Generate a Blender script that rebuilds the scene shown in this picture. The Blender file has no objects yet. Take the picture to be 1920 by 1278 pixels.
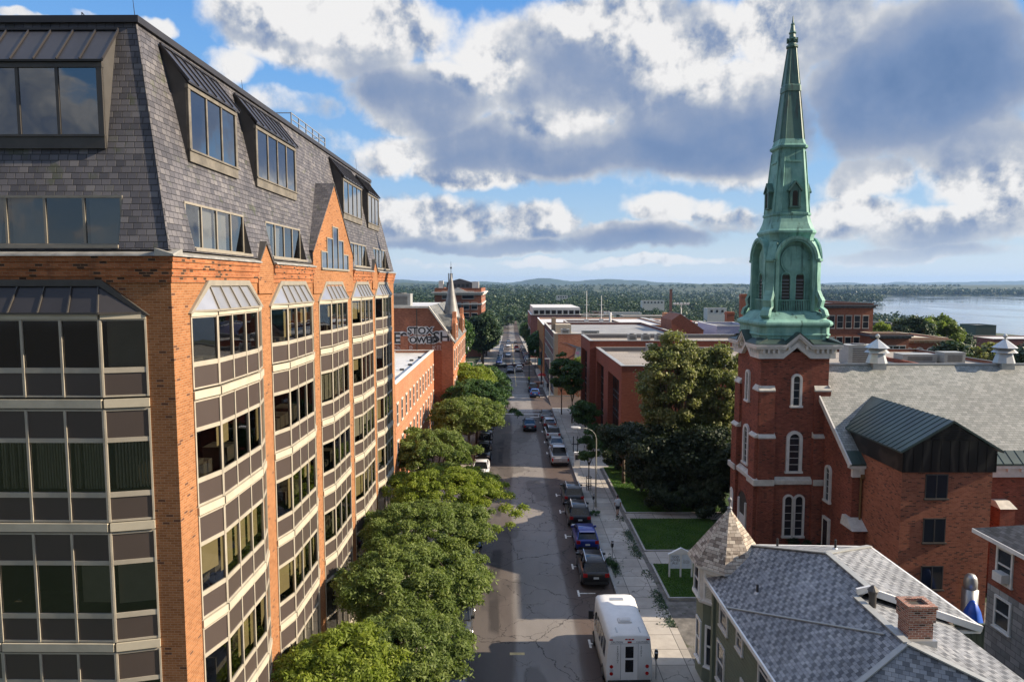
import bpy, math, random
import numpy as np
from math import sin, cos, pi, radians, sqrt, atan2, tan, hypot
from mathutils import Vector, Matrix
random.seed(11)
RNG = np.random.default_rng(5)
SC = bpy.context.scene
COL = SC.collection

# ------------------------------------------------------------------ helpers
def tag(o, label=None, cat=None, group=None, kind=None):
    if label: o['label'] = label
    if cat: o['category'] = cat
    if group: o['group'] = group
    if kind: o['kind'] = kind
    return o

def empty(name, loc=(0, 0, 0), rz=0.0, label=None, cat=None, group=None):
    o = bpy.data.objects.new(name, None)
    COL.objects.link(o)
    o.location = loc
    o.rotation_euler = (0, 0, rz)
    o.empty_display_size = 0.3
    return tag(o, label, cat, group)

def copy_tree(o, parent=None):
    c = o.copy()
    COL.objects.link(c)
    if parent is not None:
        c.parent = parent
    for ch in list(o.children):
        copy_tree(ch, c)
    return c

class MB:
    """collects faces, builds ONE mesh object with metre-scaled box UVs"""
    def __init__(s):
        s.v = []; s.f = []; s.mi = []; s.sm = []; s.cm = 0; s.smooth = False
    def add(s, vs, fs):
        b = len(s.v)
        s.v += [tuple(p) for p in vs]
        for f in fs:
            s.f.append(tuple(b + i for i in f)); s.mi.append(s.cm); s.sm.append(s.smooth)
        return s
    def mat(s, i): s.cm = i; return s
    def sh(s, b): s.smooth = b; return s
    def poly(s, *p): return s.add(p, [tuple(range(len(p)))])
    def box(s, x0, y0, z0, x1, y1, z1):
        if x0 > x1: x0, x1 = x1, x0
        if y0 > y1: y0, y1 = y1, y0
        if z0 > z1: z0, z1 = z1, z0
        v = [(x0, y0, z0), (x1, y0, z0), (x1, y1, z0), (x0, y1, z0), (x0, y0, z1), (x1, y0, z1), (x1, y1, z1), (x0, y1, z1)]
        return s.add(v, [(3, 2, 1, 0), (4, 5, 6, 7), (0, 1, 5, 4), (1, 2, 6, 5), (2, 3, 7, 6), (3, 0, 4, 7)])
    def hexa(s, v):
        return s.add(v, [(3, 2, 1, 0), (4, 5, 6, 7), (0, 1, 5, 4), (1, 2, 6, 5), (2, 3, 7, 6), (3, 0, 4, 7)])
    def bar(s, p, q, w, h, up=(0, 0, 1)):
        """rectangular bar from p to q, w across, h along up"""
        p = Vector(p); q = Vector(q); d = (q - p)
        if d.length < 1e-6: return s
        d.normalize(); u = Vector(up); a = d.cross(u)
        if a.length < 1e-4: a = d.cross(Vector((0, 1, 0)))
        a.normalize(); u = a.cross(d); a *= w / 2; u *= h / 2
        v = [p - a - u, p + a - u, q + a - u, q - a - u, p - a + u, p + a + u, q + a + u, q - a + u]
        return s.hexa(v)
    def prism(s, poly, ax, lo, hi):
        """extrude 2D poly: ax 'x': pts (y,z); 'y': pts (x,z); 'z': pts (x,y)"""
        def P(p, t):
            return (t, p[0], p[1]) if ax == 'x' else (p[0], t, p[1]) if ax == 'y' else (p[0], p[1], t)
        n = len(poly)
        area = sum(poly[i][0] * poly[(i + 1) % n][1] - poly[(i + 1) % n][0] * poly[i][1] for i in range(n))
        ccw = area > 0
        if ax == 'y': ccw = not ccw
        if not ccw: poly = poly[::-1]
        v = [P(p, lo) for p in poly] + [P(p, hi) for p in poly]
        f = [tuple(range(n))[::-1], tuple(range(n, 2 * n))] + [(i, (i + 1) % n, n + (i + 1) % n, n + i) for i in range(n)]
        return s.add(v, f)
    def loft(s, rings, caps=True, closed=True):
        n = len(rings[0]); v = [p for r in rings for p in r]; f = []
        for k in range(len(rings) - 1):
            for i in range(n if closed else n - 1):
                j = (i + 1) % n
                f.append((k * n + i, k * n + j, (k + 1) * n + j, (k + 1) * n + i))
        if caps:
            f.append(tuple(range(n))[::-1]); f.append(tuple(range((len(rings) - 1) * n, len(rings) * n)))
        return s.add(v, f)
    def cyl(s, p, q, r0, r1=None, n=10, caps=True):
        r1 = r0 if r1 is None else r1
        p = Vector(p); q = Vector(q); d = (q - p).normalized()
        a = d.cross(Vector((0, 0, 1)))
        if a.length < 1e-3: a = d.cross(Vector((0, 1, 0)))
        a.normalize(); b = d.cross(a)
        R = [[c + (a * cos(t) - b * sin(t)) * -r for t in [2 * pi * i / n for i in range(n)]] for c, r in ((p, r0), (q, r1))]
        return s.loft([[tuple(x) for x in r[::-1]] for r in R], caps)
    def tube(s, pts, r, n=6):
        for i in range(len(pts) - 1):
            ra = r[i] if isinstance(r, (list, tuple)) else r
            rb = r[i + 1] if isinstance(r, (list, tuple)) else r
            s.cyl(pts[i], pts[i + 1], ra, rb, n)
        return s
    def lathe(s, prof, n=12, c=(0, 0), ph=0.0, caps=True):
        R = [[(c[0] + r * cos(ph + 2 * pi * i / n), c[1] + r * sin(ph + 2 * pi * i / n), z) for i in range(n)] for r, z in prof]
        return s.loft(R, caps)
    def xf(s, M):
        s.v = [tuple(M @ Vector(p)) for p in s.v]; return s
    def mesh(s, name, mats):
        me = bpy.data.meshes.new(name)
        me.from_pydata(s.v, [], s.f)
        mats = mats if isinstance(mats, (list, tuple)) else [mats]
        for m in mats: me.materials.append(m)
        if len(mats) > 1: me.polygons.foreach_set('material_index', s.mi)
        me.polygons.foreach_set('use_smooth', s.sm)
        uv = me.uv_layers.new(name='UVMap').data
        V = me.vertices
        for p in me.polygons:
            n = p.normal
            if abs(n.z) > 0.985: t = Vector((1, 0, 0)); b = Vector((0, 1, 0))
            else:
                t = Vector((-n.y, n.x, 0)).normalized(); b = n.cross(t)
                if b.z < 0: b = -b
            for li in p.loop_indices:
                co = V[me.loops[li].vertex_index].co
                uv[li].uv = (co.dot(t), co.dot(b))
        me.update()
        return me
    def build(s, name, mats, parent=None, loc=None, rz=None, bevel=0.0):
        o = bpy.data.objects.new(name, s.mesh(name, mats))
        COL.objects.link(o)
        if parent is not None: o.parent = parent
        if loc is not None: o.location = loc
        if rz is not None: o.rotation_euler = (0, 0, rz)
        if bevel > 0:
            m = o.modifiers.new('bevel', 'BEVEL'); m.width = bevel; m.segments = 2; m.limit_method = 'ANGLE'
        return o

def array_mesh(name, V, F, mat, attrs=None, uv=None):
    me = bpy.data.meshes.new(name)
    V = np.asarray(V, np.float32); F = np.asarray(F, np.int32)
    me.vertices.add(len(V)); me.vertices.foreach_set('co', V.ravel())
    k = F.shape[1]
    me.loops.add(F.size); me.loops.foreach_set('vertex_index', F.ravel())
    me.polygons.add(len(F)); me.polygons.foreach_set('loop_start', np.arange(0, F.size, k, dtype=np.int32))
    me.polygons.foreach_set('loop_total', np.full(len(F), k, np.int32))
    if attrs:
        for an, av in attrs.items():
            a = me.attributes.new(an, 'FLOAT', 'POINT'); a.data.foreach_set('value', np.asarray(av, np.float32))
    me.materials.append(mat)
    me.update(calc_edges=True)
    return me

def text_mb(body, size, depth, mat, parent, loc, rot, name='lettering', offset=0.0, align='CENTER', spacing=1.0):
    cu = bpy.data.curves.new('txt', 'FONT'); cu.body = body; cu.size = size; cu.extrude = depth; cu.align_x = align
    cu.offset = offset; cu.resolution_u = 3; cu.space_line = spacing
    o = bpy.data.objects.new('txt', cu); COL.objects.link(o)
    dg = bpy.context.evaluated_depsgraph_get(); dg.update()
    me = bpy.data.meshes.new_from_object(o.evaluated_get(dg))
    bpy.data.objects.remove(o)
    me.materials.clear(); me.materials.append(mat)
    r = bpy.data.objects.new(name, me); COL.objects.link(r); r.parent = parent; r.location = loc; r.rotation_euler = rot
    return r

# ------------------------------------------------------------------ node helpers
class NT:
    def __init__(s, tree): s.t = tree; s.n = tree.nodes; s.l = tree.links
    def node(s, typ, **kw):
        n = s.n.new(typ)
        for k, v in kw.items(): setattr(n, k, v)
        return n
    def setin(s, sock, v):
        if hasattr(v, 'links') or isinstance(v, bpy.types.NodeSocket): s.l.new(v, sock)
        else: sock.default_value = v
    def math(s, op, a, b=None, c=None, clamp=False):
        n = s.node('ShaderNodeMath', operation=op, use_clamp=clamp)
        for i, x in enumerate((a, b, c)):
            if x is not None: s.setin(n.inputs[i], x)
        return n.outputs[0]
    def vm(s, op, a, b=None, scale=None):
        n = s.node('ShaderNodeVectorMath', operation=op)
        s.setin(n.inputs[0], a)
        if b is not None: s.setin(n.inputs[1], b)
        if scale is not None: s.setin(n.inputs['Scale'], scale)
        return n.outputs['Value'] if op in ('LENGTH', 'DOT_PRODUCT', 'DISTANCE') else n.outputs[0]
    def ss(s, x, a, b, lo=0.0, hi=1.0, interp='SMOOTHSTEP'):
        n = s.node('ShaderNodeMapRange', interpolation_type=interp)
        s.setin(n.inputs[0], x); s.setin(n.inputs[1], a); s.setin(n.inputs[2], b); s.setin(n.inputs[3], lo); s.setin(n.inputs[4], hi)
        return n.outputs[0]
    def mix(s, f, a, b, mode='MIX'):
        n = s.node('ShaderNodeMix', data_type='RGBA', blend_type=mode)
        s.setin(n.inputs[0], f); s.setin(n.inputs[6], a); s.setin(n.inputs[7], b)
        return n.outputs[2]
    def noise(s, vec, scale, detail=4, rough=0.55, out=0, dist=0.0):
        n = s.node('ShaderNodeTexNoise')
        s.setin(n.inputs['Vector'], vec); n.inputs['Scale'].default_value = scale; n.inputs['Detail'].default_value = detail
        n.inputs['Roughness'].default_value = rough; n.inputs['Distortion'].default_value = dist
        return n.outputs[out]
    def ramp(s, f, stops, interp='LINEAR'):
        n = s.node('ShaderNodeValToRGB'); r = n.color_ramp; r.interpolation = interp
        while len(r.elements) > 1: r.elements.remove(r.elements[-1])
        r.elements[0].position = stops[0][0]; r.elements[0].color = c4(stops[0][1])
        for p, c in stops[1:]:
            e = r.elements.new(p); e.color = c4(c)
        s.setin(n.inputs[0], f)
        return n.outputs[0]
    def bump(s, h, strength=0.5, dist=0.02):
        n = s.node('ShaderNodeBump'); n.inputs['Strength'].default_value = strength; n.inputs['Distance'].default_value = dist
        s.setin(n.inputs['Height'], h); return n.outputs[0]
    def comb(s, x, y, z=0.0):
        n = s.node('ShaderNodeCombineXYZ')
        for i, v in enumerate((x, y, z)): s.setin(n.inputs[i], v)
        return n.outputs[0]
    def sep(s, v):
        n = s.node('ShaderNodeSeparateXYZ'); s.setin(n.inputs[0], v); return n.outputs
    def white(s, v):
        n = s.node('ShaderNodeTexWhiteNoise', noise_dimensions='3D'); s.setin(n.inputs['Vector'], v); return n.outputs

def c4(c): return (c[0], c[1], c[2], 1.0)

M = {}
def newmat(name):
    m = bpy.data.materials.new(name); m.use_nodes = True
    t = NT(m.node_tree); bs = m.node_tree.nodes['Principled BSDF']
    M[name] = m
    return m, t, bs

def uvc(t): return t.node('ShaderNodeTexCoord').outputs['UV']
def objc(t): return t.node('ShaderNodeTexCoord').outputs['Object']
def posc(t): return t.node('ShaderNodeNewGeometry').outputs['Position']

def plain(name, col, rough=0.6, metal=0.0, var=0.12, scale=3.0, spec=None, coat=0.0):
    """flat coloured stuff with gentle mottling"""
    m, t, b = newmat(name)
    f = t.noise(objc(t), scale, 5, 0.6)
    k = t.ss(f, 0.3, 0.7, 1 - var, 1 + var, 'LINEAR')
    c = t.mix(1.0, c4(col), t.comb(k, k, k), 'MULTIPLY')
    t.l.new(c, b.inputs['Base Color'])
    b.inputs['Roughness'].default_value = rough; b.inputs['Metallic'].default_value = metal
    if spec is not None: b.inputs['Specular IOR Level'].default_value = spec
    if coat: b.inputs['Coat Weight'].default_value = coat; b.inputs['Coat Roughness'].default_value = 0.05
    return m

def tile(t, W, H, gap, jit=0.0, half=True):
    u, v, _ = t.sep(uvc(t))
    vr = t.math('DIVIDE', v, H); row = t.math('FLOOR', vr); fv = t.math('FRACT', vr)
    sh = t.math('MULTIPLY', t.math('FLOORED_MODULO', row, 2.0), 0.5 if half else 0.0)
    if jit:
        w = t.white(t.comb(row, 7.3, 0.0))[0]
        sh = t.math('ADD', sh, t.math('MULTIPLY', w, jit))
    ur = t.math('ADD', t.math('DIVIDE', u, W), sh); col = t.math('FLOOR', ur); fu = t.math('FRACT', ur)
    wn = t.white(t.comb(col, row, 0.5)); rnd = wn[0]; rnd2 = t.sep(wn[1])[1]
    du = t.math('MULTIPLY', t.math('MINIMUM', fu, t.math('SUBTRACT', 1.0, fu)), W)
    dv = t.math('MULTIPLY', t.math('MINIMUM', fv, t.math('SUBTRACT', 1.0, fv)), H)
    d = t.math('MINIMUM', du, dv)
    mort = t.ss(d, gap * 0.35, gap * 0.65, 1.0, 0.0)
    return dict(rnd=rnd, rnd2=rnd2, mort=mort, fv=fv, fu=fu, row=row, col=col)

def brick(name, stops, mortar, dark=None, darkfrac=0.04, W=0.215, H=0.075, gap=0.012, stain=0.25, stainscale=0.35, streak=0.0, soot=None):
    m, t, b = newmat(name)
    T = tile(t, W, H, gap)
    c = t.ramp(T['rnd'], stops)
    if dark:
        c = t.mix(t.math('GREATER_THAN', T['rnd2'], 1 - darkfrac), c, c4(dark))
    c = t.mix(T['mort'], c, c4(mortar))
    p = objc(t)
    n1 = t.noise(p, stainscale, 6, 0.62)
    k = t.ss(n1, 0.3, 0.72, 1 - stain, 1 + stain * 0.5, 'LINEAR')
    c = t.mix(1.0, c, t.comb(k, k, k), 'MULTIPLY')
    if streak:
        sp = t.vm('MULTIPLY', p, (1.6, 1.6, 0.12))
        n2 = t.ss(t.noise(sp, 1.0, 5, 0.6), 0.56, 0.75)
        c = t.mix(t.math('MULTIPLY', n2, streak), c, c4(soot or (0.05, 0.035, 0.03)))
    t.l.new(c, b.inputs['Base Color']); b.inputs['Roughness'].default_value = 0.85
    b.inputs['Specular IOR Level'].default_value = 0.25
    h = t.math('SUBTRACT', 1.0, T['mort'])
    h = t.math('ADD', h, t.math('MULTIPLY', T['rnd'], 0.25))
    t.l.new(t.bump(h, 0.5, 0.008), b.inputs['Normal'])
    return m

def shingle(name, stops, W, H, gap, jit=0.25, moss=None, mossamt=0.0, rough=0.75, var=0.2, varscale=0.5, lip=0.02, spec=0.35, dash=0.0):
    m, t, b = newmat(name)
    T = tile(t, W, H, gap, jit)
    c = t.ramp(T['rnd'], stops)
    if dash:
        ph = t.math('FLOORED_MODULO', t.math('ADD', T['col'], t.math('MULTIPLY', T['row'], 1.0)), 3.0)
        on = t.math('MULTIPLY', t.math('LESS_THAN', ph, 0.5), t.math('GREATER_THAN', T['rnd2'], 0.12))
        c = t.mix(t.math('MULTIPLY', on, dash), c, (0.05, 0.056, 0.066, 1))
    p = objc(t)
    k = t.ss(t.noise(p, varscale, 5, 0.6), 0.3, 0.7, 1 - var, 1 + var, 'LINEAR')
    c = t.mix(1.0, c, t.comb(k, k, k), 'MULTIPLY')
    c = t.mix(t.math('MULTIPLY', T['mort'], 0.75), c, (0.012, 0.012, 0.013, 1))
    if moss:
        q = t.noise(p, 1.1, 6, 0.65); q2 = t.math('GREATER_THAN', T['rnd2'], 0.4)
        f = t.math('MULTIPLY', t.ss(q, 0.56, 0.68), t.math('MULTIPLY', q2, mossamt))
        c = t.mix(f, c, c4(moss))
    t.l.new(c, b.inputs['Base Color']); b.inputs['Roughness'].default_value = rough
    b.inputs['Specular IOR Level'].default_value = spec
    h = t.math('ADD', t.math('SUBTRACT', 1.0, T['fv']), t.math('MULTIPLY', T['rnd2'], 0.5))
    h = t.math('SUBTRACT', h, T['mort'])
    t.l.new(t.bump(h, 0.7, lip), b.inputs['Normal'])
    return m

def glass(name, tint=(0.42, 0.45, 0.43), refl=0.10, rough=0.015, wav=0.0):
    m = bpy.data.materials.new(name); m.use_nodes = True; M[name] = m
    t = NT(m.node_tree); t.n.remove(t.n['Principled BSDF'])
    g = t.node('ShaderNodeBsdfGlossy'); g.inputs['Roughness'].default_value = rough; g.inputs['Color'].default_value = (0.95, 0.97, 1, 1)
    tr = t.node('ShaderNodeBsdfTransparent'); tr.inputs['Color'].default_value = c4(tint)
    lw = t.node('ShaderNodeFresnel'); lw.inputs['IOR'].default_value = 1.5
    f = t.math('ADD', t.math('MULTIPLY', lw.outputs[0], 1.0), refl - 0.04, clamp=True)
    if wav:
        nb = t.bump(t.noise(objc(t), 0.7, 2, 0.5), wav, 0.05)
        t.l.new(nb, g.inputs['Normal'])
    mx = t.node('ShaderNodeMixShader'); t.l.new(f, mx.inputs[0]); t.l.new(tr.outputs[0], mx.inputs[1]); t.l.new(g.outputs[0], mx.inputs[2])
    t.l.new(mx.outputs[0], t.n['Material Output'].inputs[0])
    return m

def leafmat(name, cols, trans=0.35, rough=0.55, attr=True):
    m = bpy.data.materials.new(name); m.use_nodes = True; M[name] = m
    t = NT(m.node_tree); b = t.n['Principled BSDF']
    a = t.node('ShaderNodeAttribute'); a.attribute_name = 'tone'
    c = t.ramp(a.outputs['Fac'], cols)
    t.l.new(c, b.inputs['Base Color']); b.inputs['Roughness'].default_value = rough; b.inputs['Specular IOR Level'].default_value = 0.3
    tl = t.node('ShaderNodeBsdfTranslucent'); t.l.new(t.mix(1.0, c, (1.25, 1.35, 0.7, 1), 'MULTIPLY'), tl.inputs[0])
    mx = t.node('ShaderNodeMixShader'); mx.inputs[0].default_value = trans
    t.l.new(b.outputs[0], mx.inputs[1]); t.l.new(tl.outputs[0], mx.inputs[2]); t.l.new(mx.outputs[0], t.n['Material Output'].inputs[0])
    return m

# ------------------------------------------------------------------ materials
brick('office_brick', [(0, (0.255, 0.10, 0.037)), (0.5, (0.31, 0.13, 0.05)), (1, (0.36, 0.155, 0.064))], (0.37, 0.245, 0.15), dark=(0.12, 0.05, 0.028), darkfrac=0.02, stain=0.12, stainscale=0.25, streak=0.18, soot=(0.2, 0.08, 0.04))
brick('corbel_brick', [(0, (0.28, 0.09, 0.035)), (0.6, (0.37, 0.13, 0.05)), (1, (0.42, 0.155, 0.065))], (0.36, 0.22, 0.13), dark=(0.07, 0.035, 0.022), darkfrac=0.10, stain=0.25, stainscale=0.9, streak=0.5)
brick('church_brick', [(0, (0.17, 0.045, 0.028)), (0.5, (0.23, 0.06, 0.036)), (1, (0.29, 0.085, 0.05))], (0.24, 0.13, 0.095), dark=(0.07, 0.03, 0.022), darkfrac=0.05, stain=0.35, stainscale=0.4, streak=0.5, soot=(0.10, 0.05, 0.04))
brick('annex_brick', [(0, (0.25, 0.075, 0.04)), (0.5, (0.33, 0.105, 0.055)), (1, (0.38, 0.13, 0.07))], (0.28, 0.17, 0.12), dark=(0.12, 0.045, 0.03), darkfrac=0.08, stain=0.2, stainscale=0.5, streak=0.2)
brick('modern_brick', [(0, (0.19, 0.055, 0.035)), (0.5, (0.225, 0.068, 0.042)), (1, (0.25, 0.08, 0.05))], (0.2, 0.085, 0.058), stain=0.12, stainscale=0.3)
brick('mural_brick', [(0, (0.42, 0.17, 0.10)), (0.5, (0.48, 0.2, 0.12)), (1, (0.55, 0.26, 0.16))], (0.45, 0.27, 0.19), stain=0.3, stainscale=0.25, W=0.3, H=0.1)
brick('plum_brick', [(0, (0.16, 0.06, 0.055)), (1, (0.26, 0.1, 0.085))], (0.3, 0.2, 0.18), stain=0.3, stainscale=0.3, W=0.3, H=0.1)
brick('warm_brick', [(0, (0.36, 0.13, 0.065)), (0.5, (0.43, 0.16, 0.08)), (1, (0.5, 0.2, 0.10))], (0.45, 0.3, 0.2), stain=0.15, stainscale=0.3, streak=0.12, soot=(0.2, 0.08, 0.05))
brick('old_brick', [(0, (0.21, 0.075, 0.045)), (0.5, (0.28, 0.10, 0.06)), (1, (0.33, 0.13, 0.08))], (0.3, 0.17, 0.12), stain=0.3, stainscale=0.25, streak=0.3)
brick('chimney_brick', [(0, (0.2, 0.07, 0.045)), (0.6, (0.32, 0.12, 0.075)), (1, (0.4, 0.2, 0.14))], (0.45, 0.38, 0.32), dark=(0.08, 0.04, 0.03), darkfrac=0.15, stain=0.3, stainscale=2.0, gap=0.02)
brick('stone_block', [(0, (0.18, 0.18, 0.18)), (1, (0.34, 0.33, 0.32))], (0.12, 0.12, 0.12), W=0.6, H=0.3, gap=0.03, stain=0.3, stainscale=1.2)
shingle('slate', [(0, (0.066, 0.065, 0.074)), (0.4, (0.094, 0.091, 0.102)), (0.8, (0.122, 0.117, 0.126)), (1, (0.155, 0.148, 0.152))], 0.27, 0.185, 0.02, 0.4, moss=(0.06, 0.075, 0.02), mossamt=0.5, rough=0.6, spec=0.35, lip=0.035)
shingle('nave_slate', [(0, (0.19, 0.20, 0.19)), (0.5, (0.24, 0.25, 0.235)), (1, (0.30, 0.305, 0.29))], 0.34, 0.2, 0.016, 0.0, rough=0.65, var=0.12, varscale=0.2)
shingle('grey_shingle', [(0, (0.20, 0.212, 0.23)), (0.5, (0.245, 0.257, 0.273)), (1, (0.32, 0.33, 0.34))], 0.2, 0.14, 0.008, 0.12, rough=0.9, var=0.22, varscale=0.45, lip=0.008, spec=0.2, dash=0.6)
shingle('turret_shingle', [(0, (0.16, 0.125, 0.10)), (0.14, (0.29, 0.24, 0.19)), (0.6, (0.43, 0.37, 0.3)), (1, (0.52, 0.46, 0.37))], 0.30, 0.17, 0.016, 0.3, moss=(0.10, 0.075, 0.055), mossamt=0.95, rough=0.85, var=0.2, varscale=0.9)
shingle('old_slate', [(0, (0.09, 0.095, 0.095)), (0.6, (0.15, 0.155, 0.15)), (1, (0.22, 0.22, 0.205))], 0.3, 0.22, 0.014, 0.2, rough=0.6)
shingle('dark_shingle', [(0, (0.03, 0.03, 0.03)), (1, (0.09, 0.09, 0.095))], 0.3, 0.16, 0.014, 0.3)
glass('office_glass', (0.46, 0.46, 0.42), 0.09, wav=0.08)
glass('attic_glass', (0.42, 0.44, 0.46), 0.16, wav=0.25)
glass('lead_glass', (0.06, 0.07, 0.08), 0.10)
glass('pane_glass', (0.2, 0.22, 0.24), 0.3)
plain('frame_alu', (0.38, 0.345, 0.28), 0.45, 0.0, 0.14, 2.0)
plain('band_alu', (0.46, 0.42, 0.33), 0.5, 0.0, 0.12, 1.4)
plain('spandrel', (0.07, 0.055, 0.05), 0.3, 0.0, 0.07, 0.5)
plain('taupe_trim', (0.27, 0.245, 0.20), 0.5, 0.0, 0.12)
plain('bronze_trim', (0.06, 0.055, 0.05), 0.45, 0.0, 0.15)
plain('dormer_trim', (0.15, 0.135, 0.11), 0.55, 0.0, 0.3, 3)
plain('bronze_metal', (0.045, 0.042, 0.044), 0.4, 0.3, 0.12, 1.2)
plain('hood_metal_sunlit', (0.52, 0.51, 0.50), 0.28, 0.75, 0.10, 1.2)  # pale copy of the hood metal, sunlit sheen put into its colour
plain('cheek', (0.06, 0.057, 0.055), 0.6)
plain('flashing', (0.33, 0.32, 0.29), 0.5, 0.3, 0.35, 2.5)
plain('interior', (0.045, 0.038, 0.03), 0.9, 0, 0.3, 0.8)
plain('slab', (0.12, 0.11, 0.095), 0.9)
plain('blind_tan', (0.62, 0.52, 0.30), 0.8, 0, 0.05)
plain('blind_white', (0.62, 0.60, 0.53), 0.8, 0, 0.05)
plain('black_metal', (0.02, 0.02, 0.022), 0.45)
plain('galv', (0.45, 0.46, 0.46), 0.4, 0.6, 0.1)
plain('white_paint', (0.72, 0.72, 0.70), 0.5, 0, 0.06, 2)
plain('weather_white', (0.60, 0.59, 0.56), 0.6, 0, 0.12, 2.5)
plain('stone_cap', (0.52, 0.50, 0.45), 0.75, 0, 0.18, 3)
plain('dull_green_wall', (0.135, 0.16, 0.115), 0.7, 0, 0.08)
plain('gutter_brown', (0.16, 0.085, 0.03), 0.5)
plain('roof_membrane', (0.55, 0.55, 0.54), 0.7, 0, 0.15, 0.6)
plain('dark_roof', (0.12, 0.12, 0.13), 0.8, 0, 0.2, 0.5)
plain('grey_roof', (0.27, 0.27, 0.265), 0.8, 0, 0.2, 0.4)
plain('hvac', (0.33, 0.34, 0.33), 0.5, 0.1, 0.1)
plain('hvac_dark', (0.10, 0.10, 0.10), 0.6)
plain('dark_glassy', (0.02, 0.024, 0.03), 0.08, 0, 0.1, 0.4)
plain('bark', (0.09, 0.07, 0.05), 0.9, 0, 0.35, 6)
plain('pale_bark', (0.19, 0.16, 0.12), 0.9, 0, 0.35, 5)
plain('orange_panel', (0.42, 0.16, 0.045), 0.6)
plain('charcoal_panel', (0.085, 0.088, 0.10), 0.6)
plain('tan_stucco', (0.36, 0.27, 0.19), 0.85, 0, 0.12, 0.6)
plain('cream', (0.5, 0.43, 0.32), 0.7)
plain('lilac_wall', (0.42, 0.44, 0.6), 0.7)
plain('dark_green_panel', (0.05, 0.085, 0.07), 0.6)
plain('cone_slate', (0.20, 0.20, 0.20), 0.5, 0.2, 0.2, 1.5)
plain('sign_green', (0.03, 0.42, 0.17), 0.4, 0, 0.04)
plain('paint_line', (0.62, 0.60, 0.55), 0.8, 0, 0.35, 4)
plain('yellow_line', (0.55, 0.42, 0.2), 0.8, 0, 0.3, 3)
plain('kerb_stone', (0.31, 0.30, 0.28), 0.85, 0, 0.2, 2)
plain('tyre', (0.018, 0.018, 0.018), 0.85)
plain('rim', (0.32, 0.33, 0.34), 0.3, 0.8)
plain('tail_red', (0.35, 0.012, 0.012), 0.25)
plain('lamp_clear', (0.6, 0.62, 0.64), 0.15, 0.2)
plain('plate_white', (0.55, 0.58, 0.58), 0.5)
plain('plastic_black', (0.02, 0.02, 0.021), 0.6)
plain('car_glass', (0.012, 0.014, 0.016), 0.05, 0, 0.1)
plain('tarp_blue', (0.01, 0.09, 0.5), 0.4, 0, 0.2, 3)
plain('red_cloth', (0.5, 0.03, 0.025), 0.7)
plain('hi_vis', (0.55, 0.75, 0.03), 0.6)
plain('teal_cloth', (0.03, 0.32, 0.33), 0.7)
plain('skin', (0.36, 0.2, 0.13), 0.6)
plain('hair', (0.025, 0.018, 0.014), 0.6)
plain('shirt_white', (0.62, 0.68, 0.75), 0.8)
plain('shorts_black', (0.025, 0.025, 0.03), 0.8)
plain('graffiti_white', (0.62, 0.60, 0.60), 0.8, 0, 0.15, 1.2)
plain('graffiti_black', (0.02, 0.02, 0.025), 0.7)
plain('graffiti_pale', (0.38, 0.27, 0.25), 0.8, 0, 0.25, 2)
plain('mural_blue', (0.30, 0.36, 0.42), 0.8, 0, 0.45, 0.6)
plain('mural_pale', (0.50, 0.54, 0.42), 0.8, 0, 0.3, 0.6)
plain('mural_grey', (0.16, 0.18, 0.22), 0.8, 0, 0.5, 0.8)
plain('mural_pink', (0.5, 0.3, 0.45), 0.8)
for nm, cl in dict(black=(0.012, 0.012, 0.014), charcoal=(0.045, 0.048, 0.052), blue=(0.012, 0.03, 0.22), navy=(0.02, 0.03, 0.06), white=(0.72, 0.73, 0.74), silver=(0.42, 0.43, 0.45), maroon=(0.10, 0.02, 0.02), red=(0.40, 0.02, 0.015), lightblue=(0.22, 0.34, 0.55), grey=(0.17, 0.18, 0.19), green=(0.03, 0.06, 0.045), midblue=(0.05, 0.13, 0.38)).items():
    plain('paint_' + nm, cl, 0.32, 0.25 if nm not in ('white',) else 0.0, 0.03, 1.0, coat=0.6)

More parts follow.
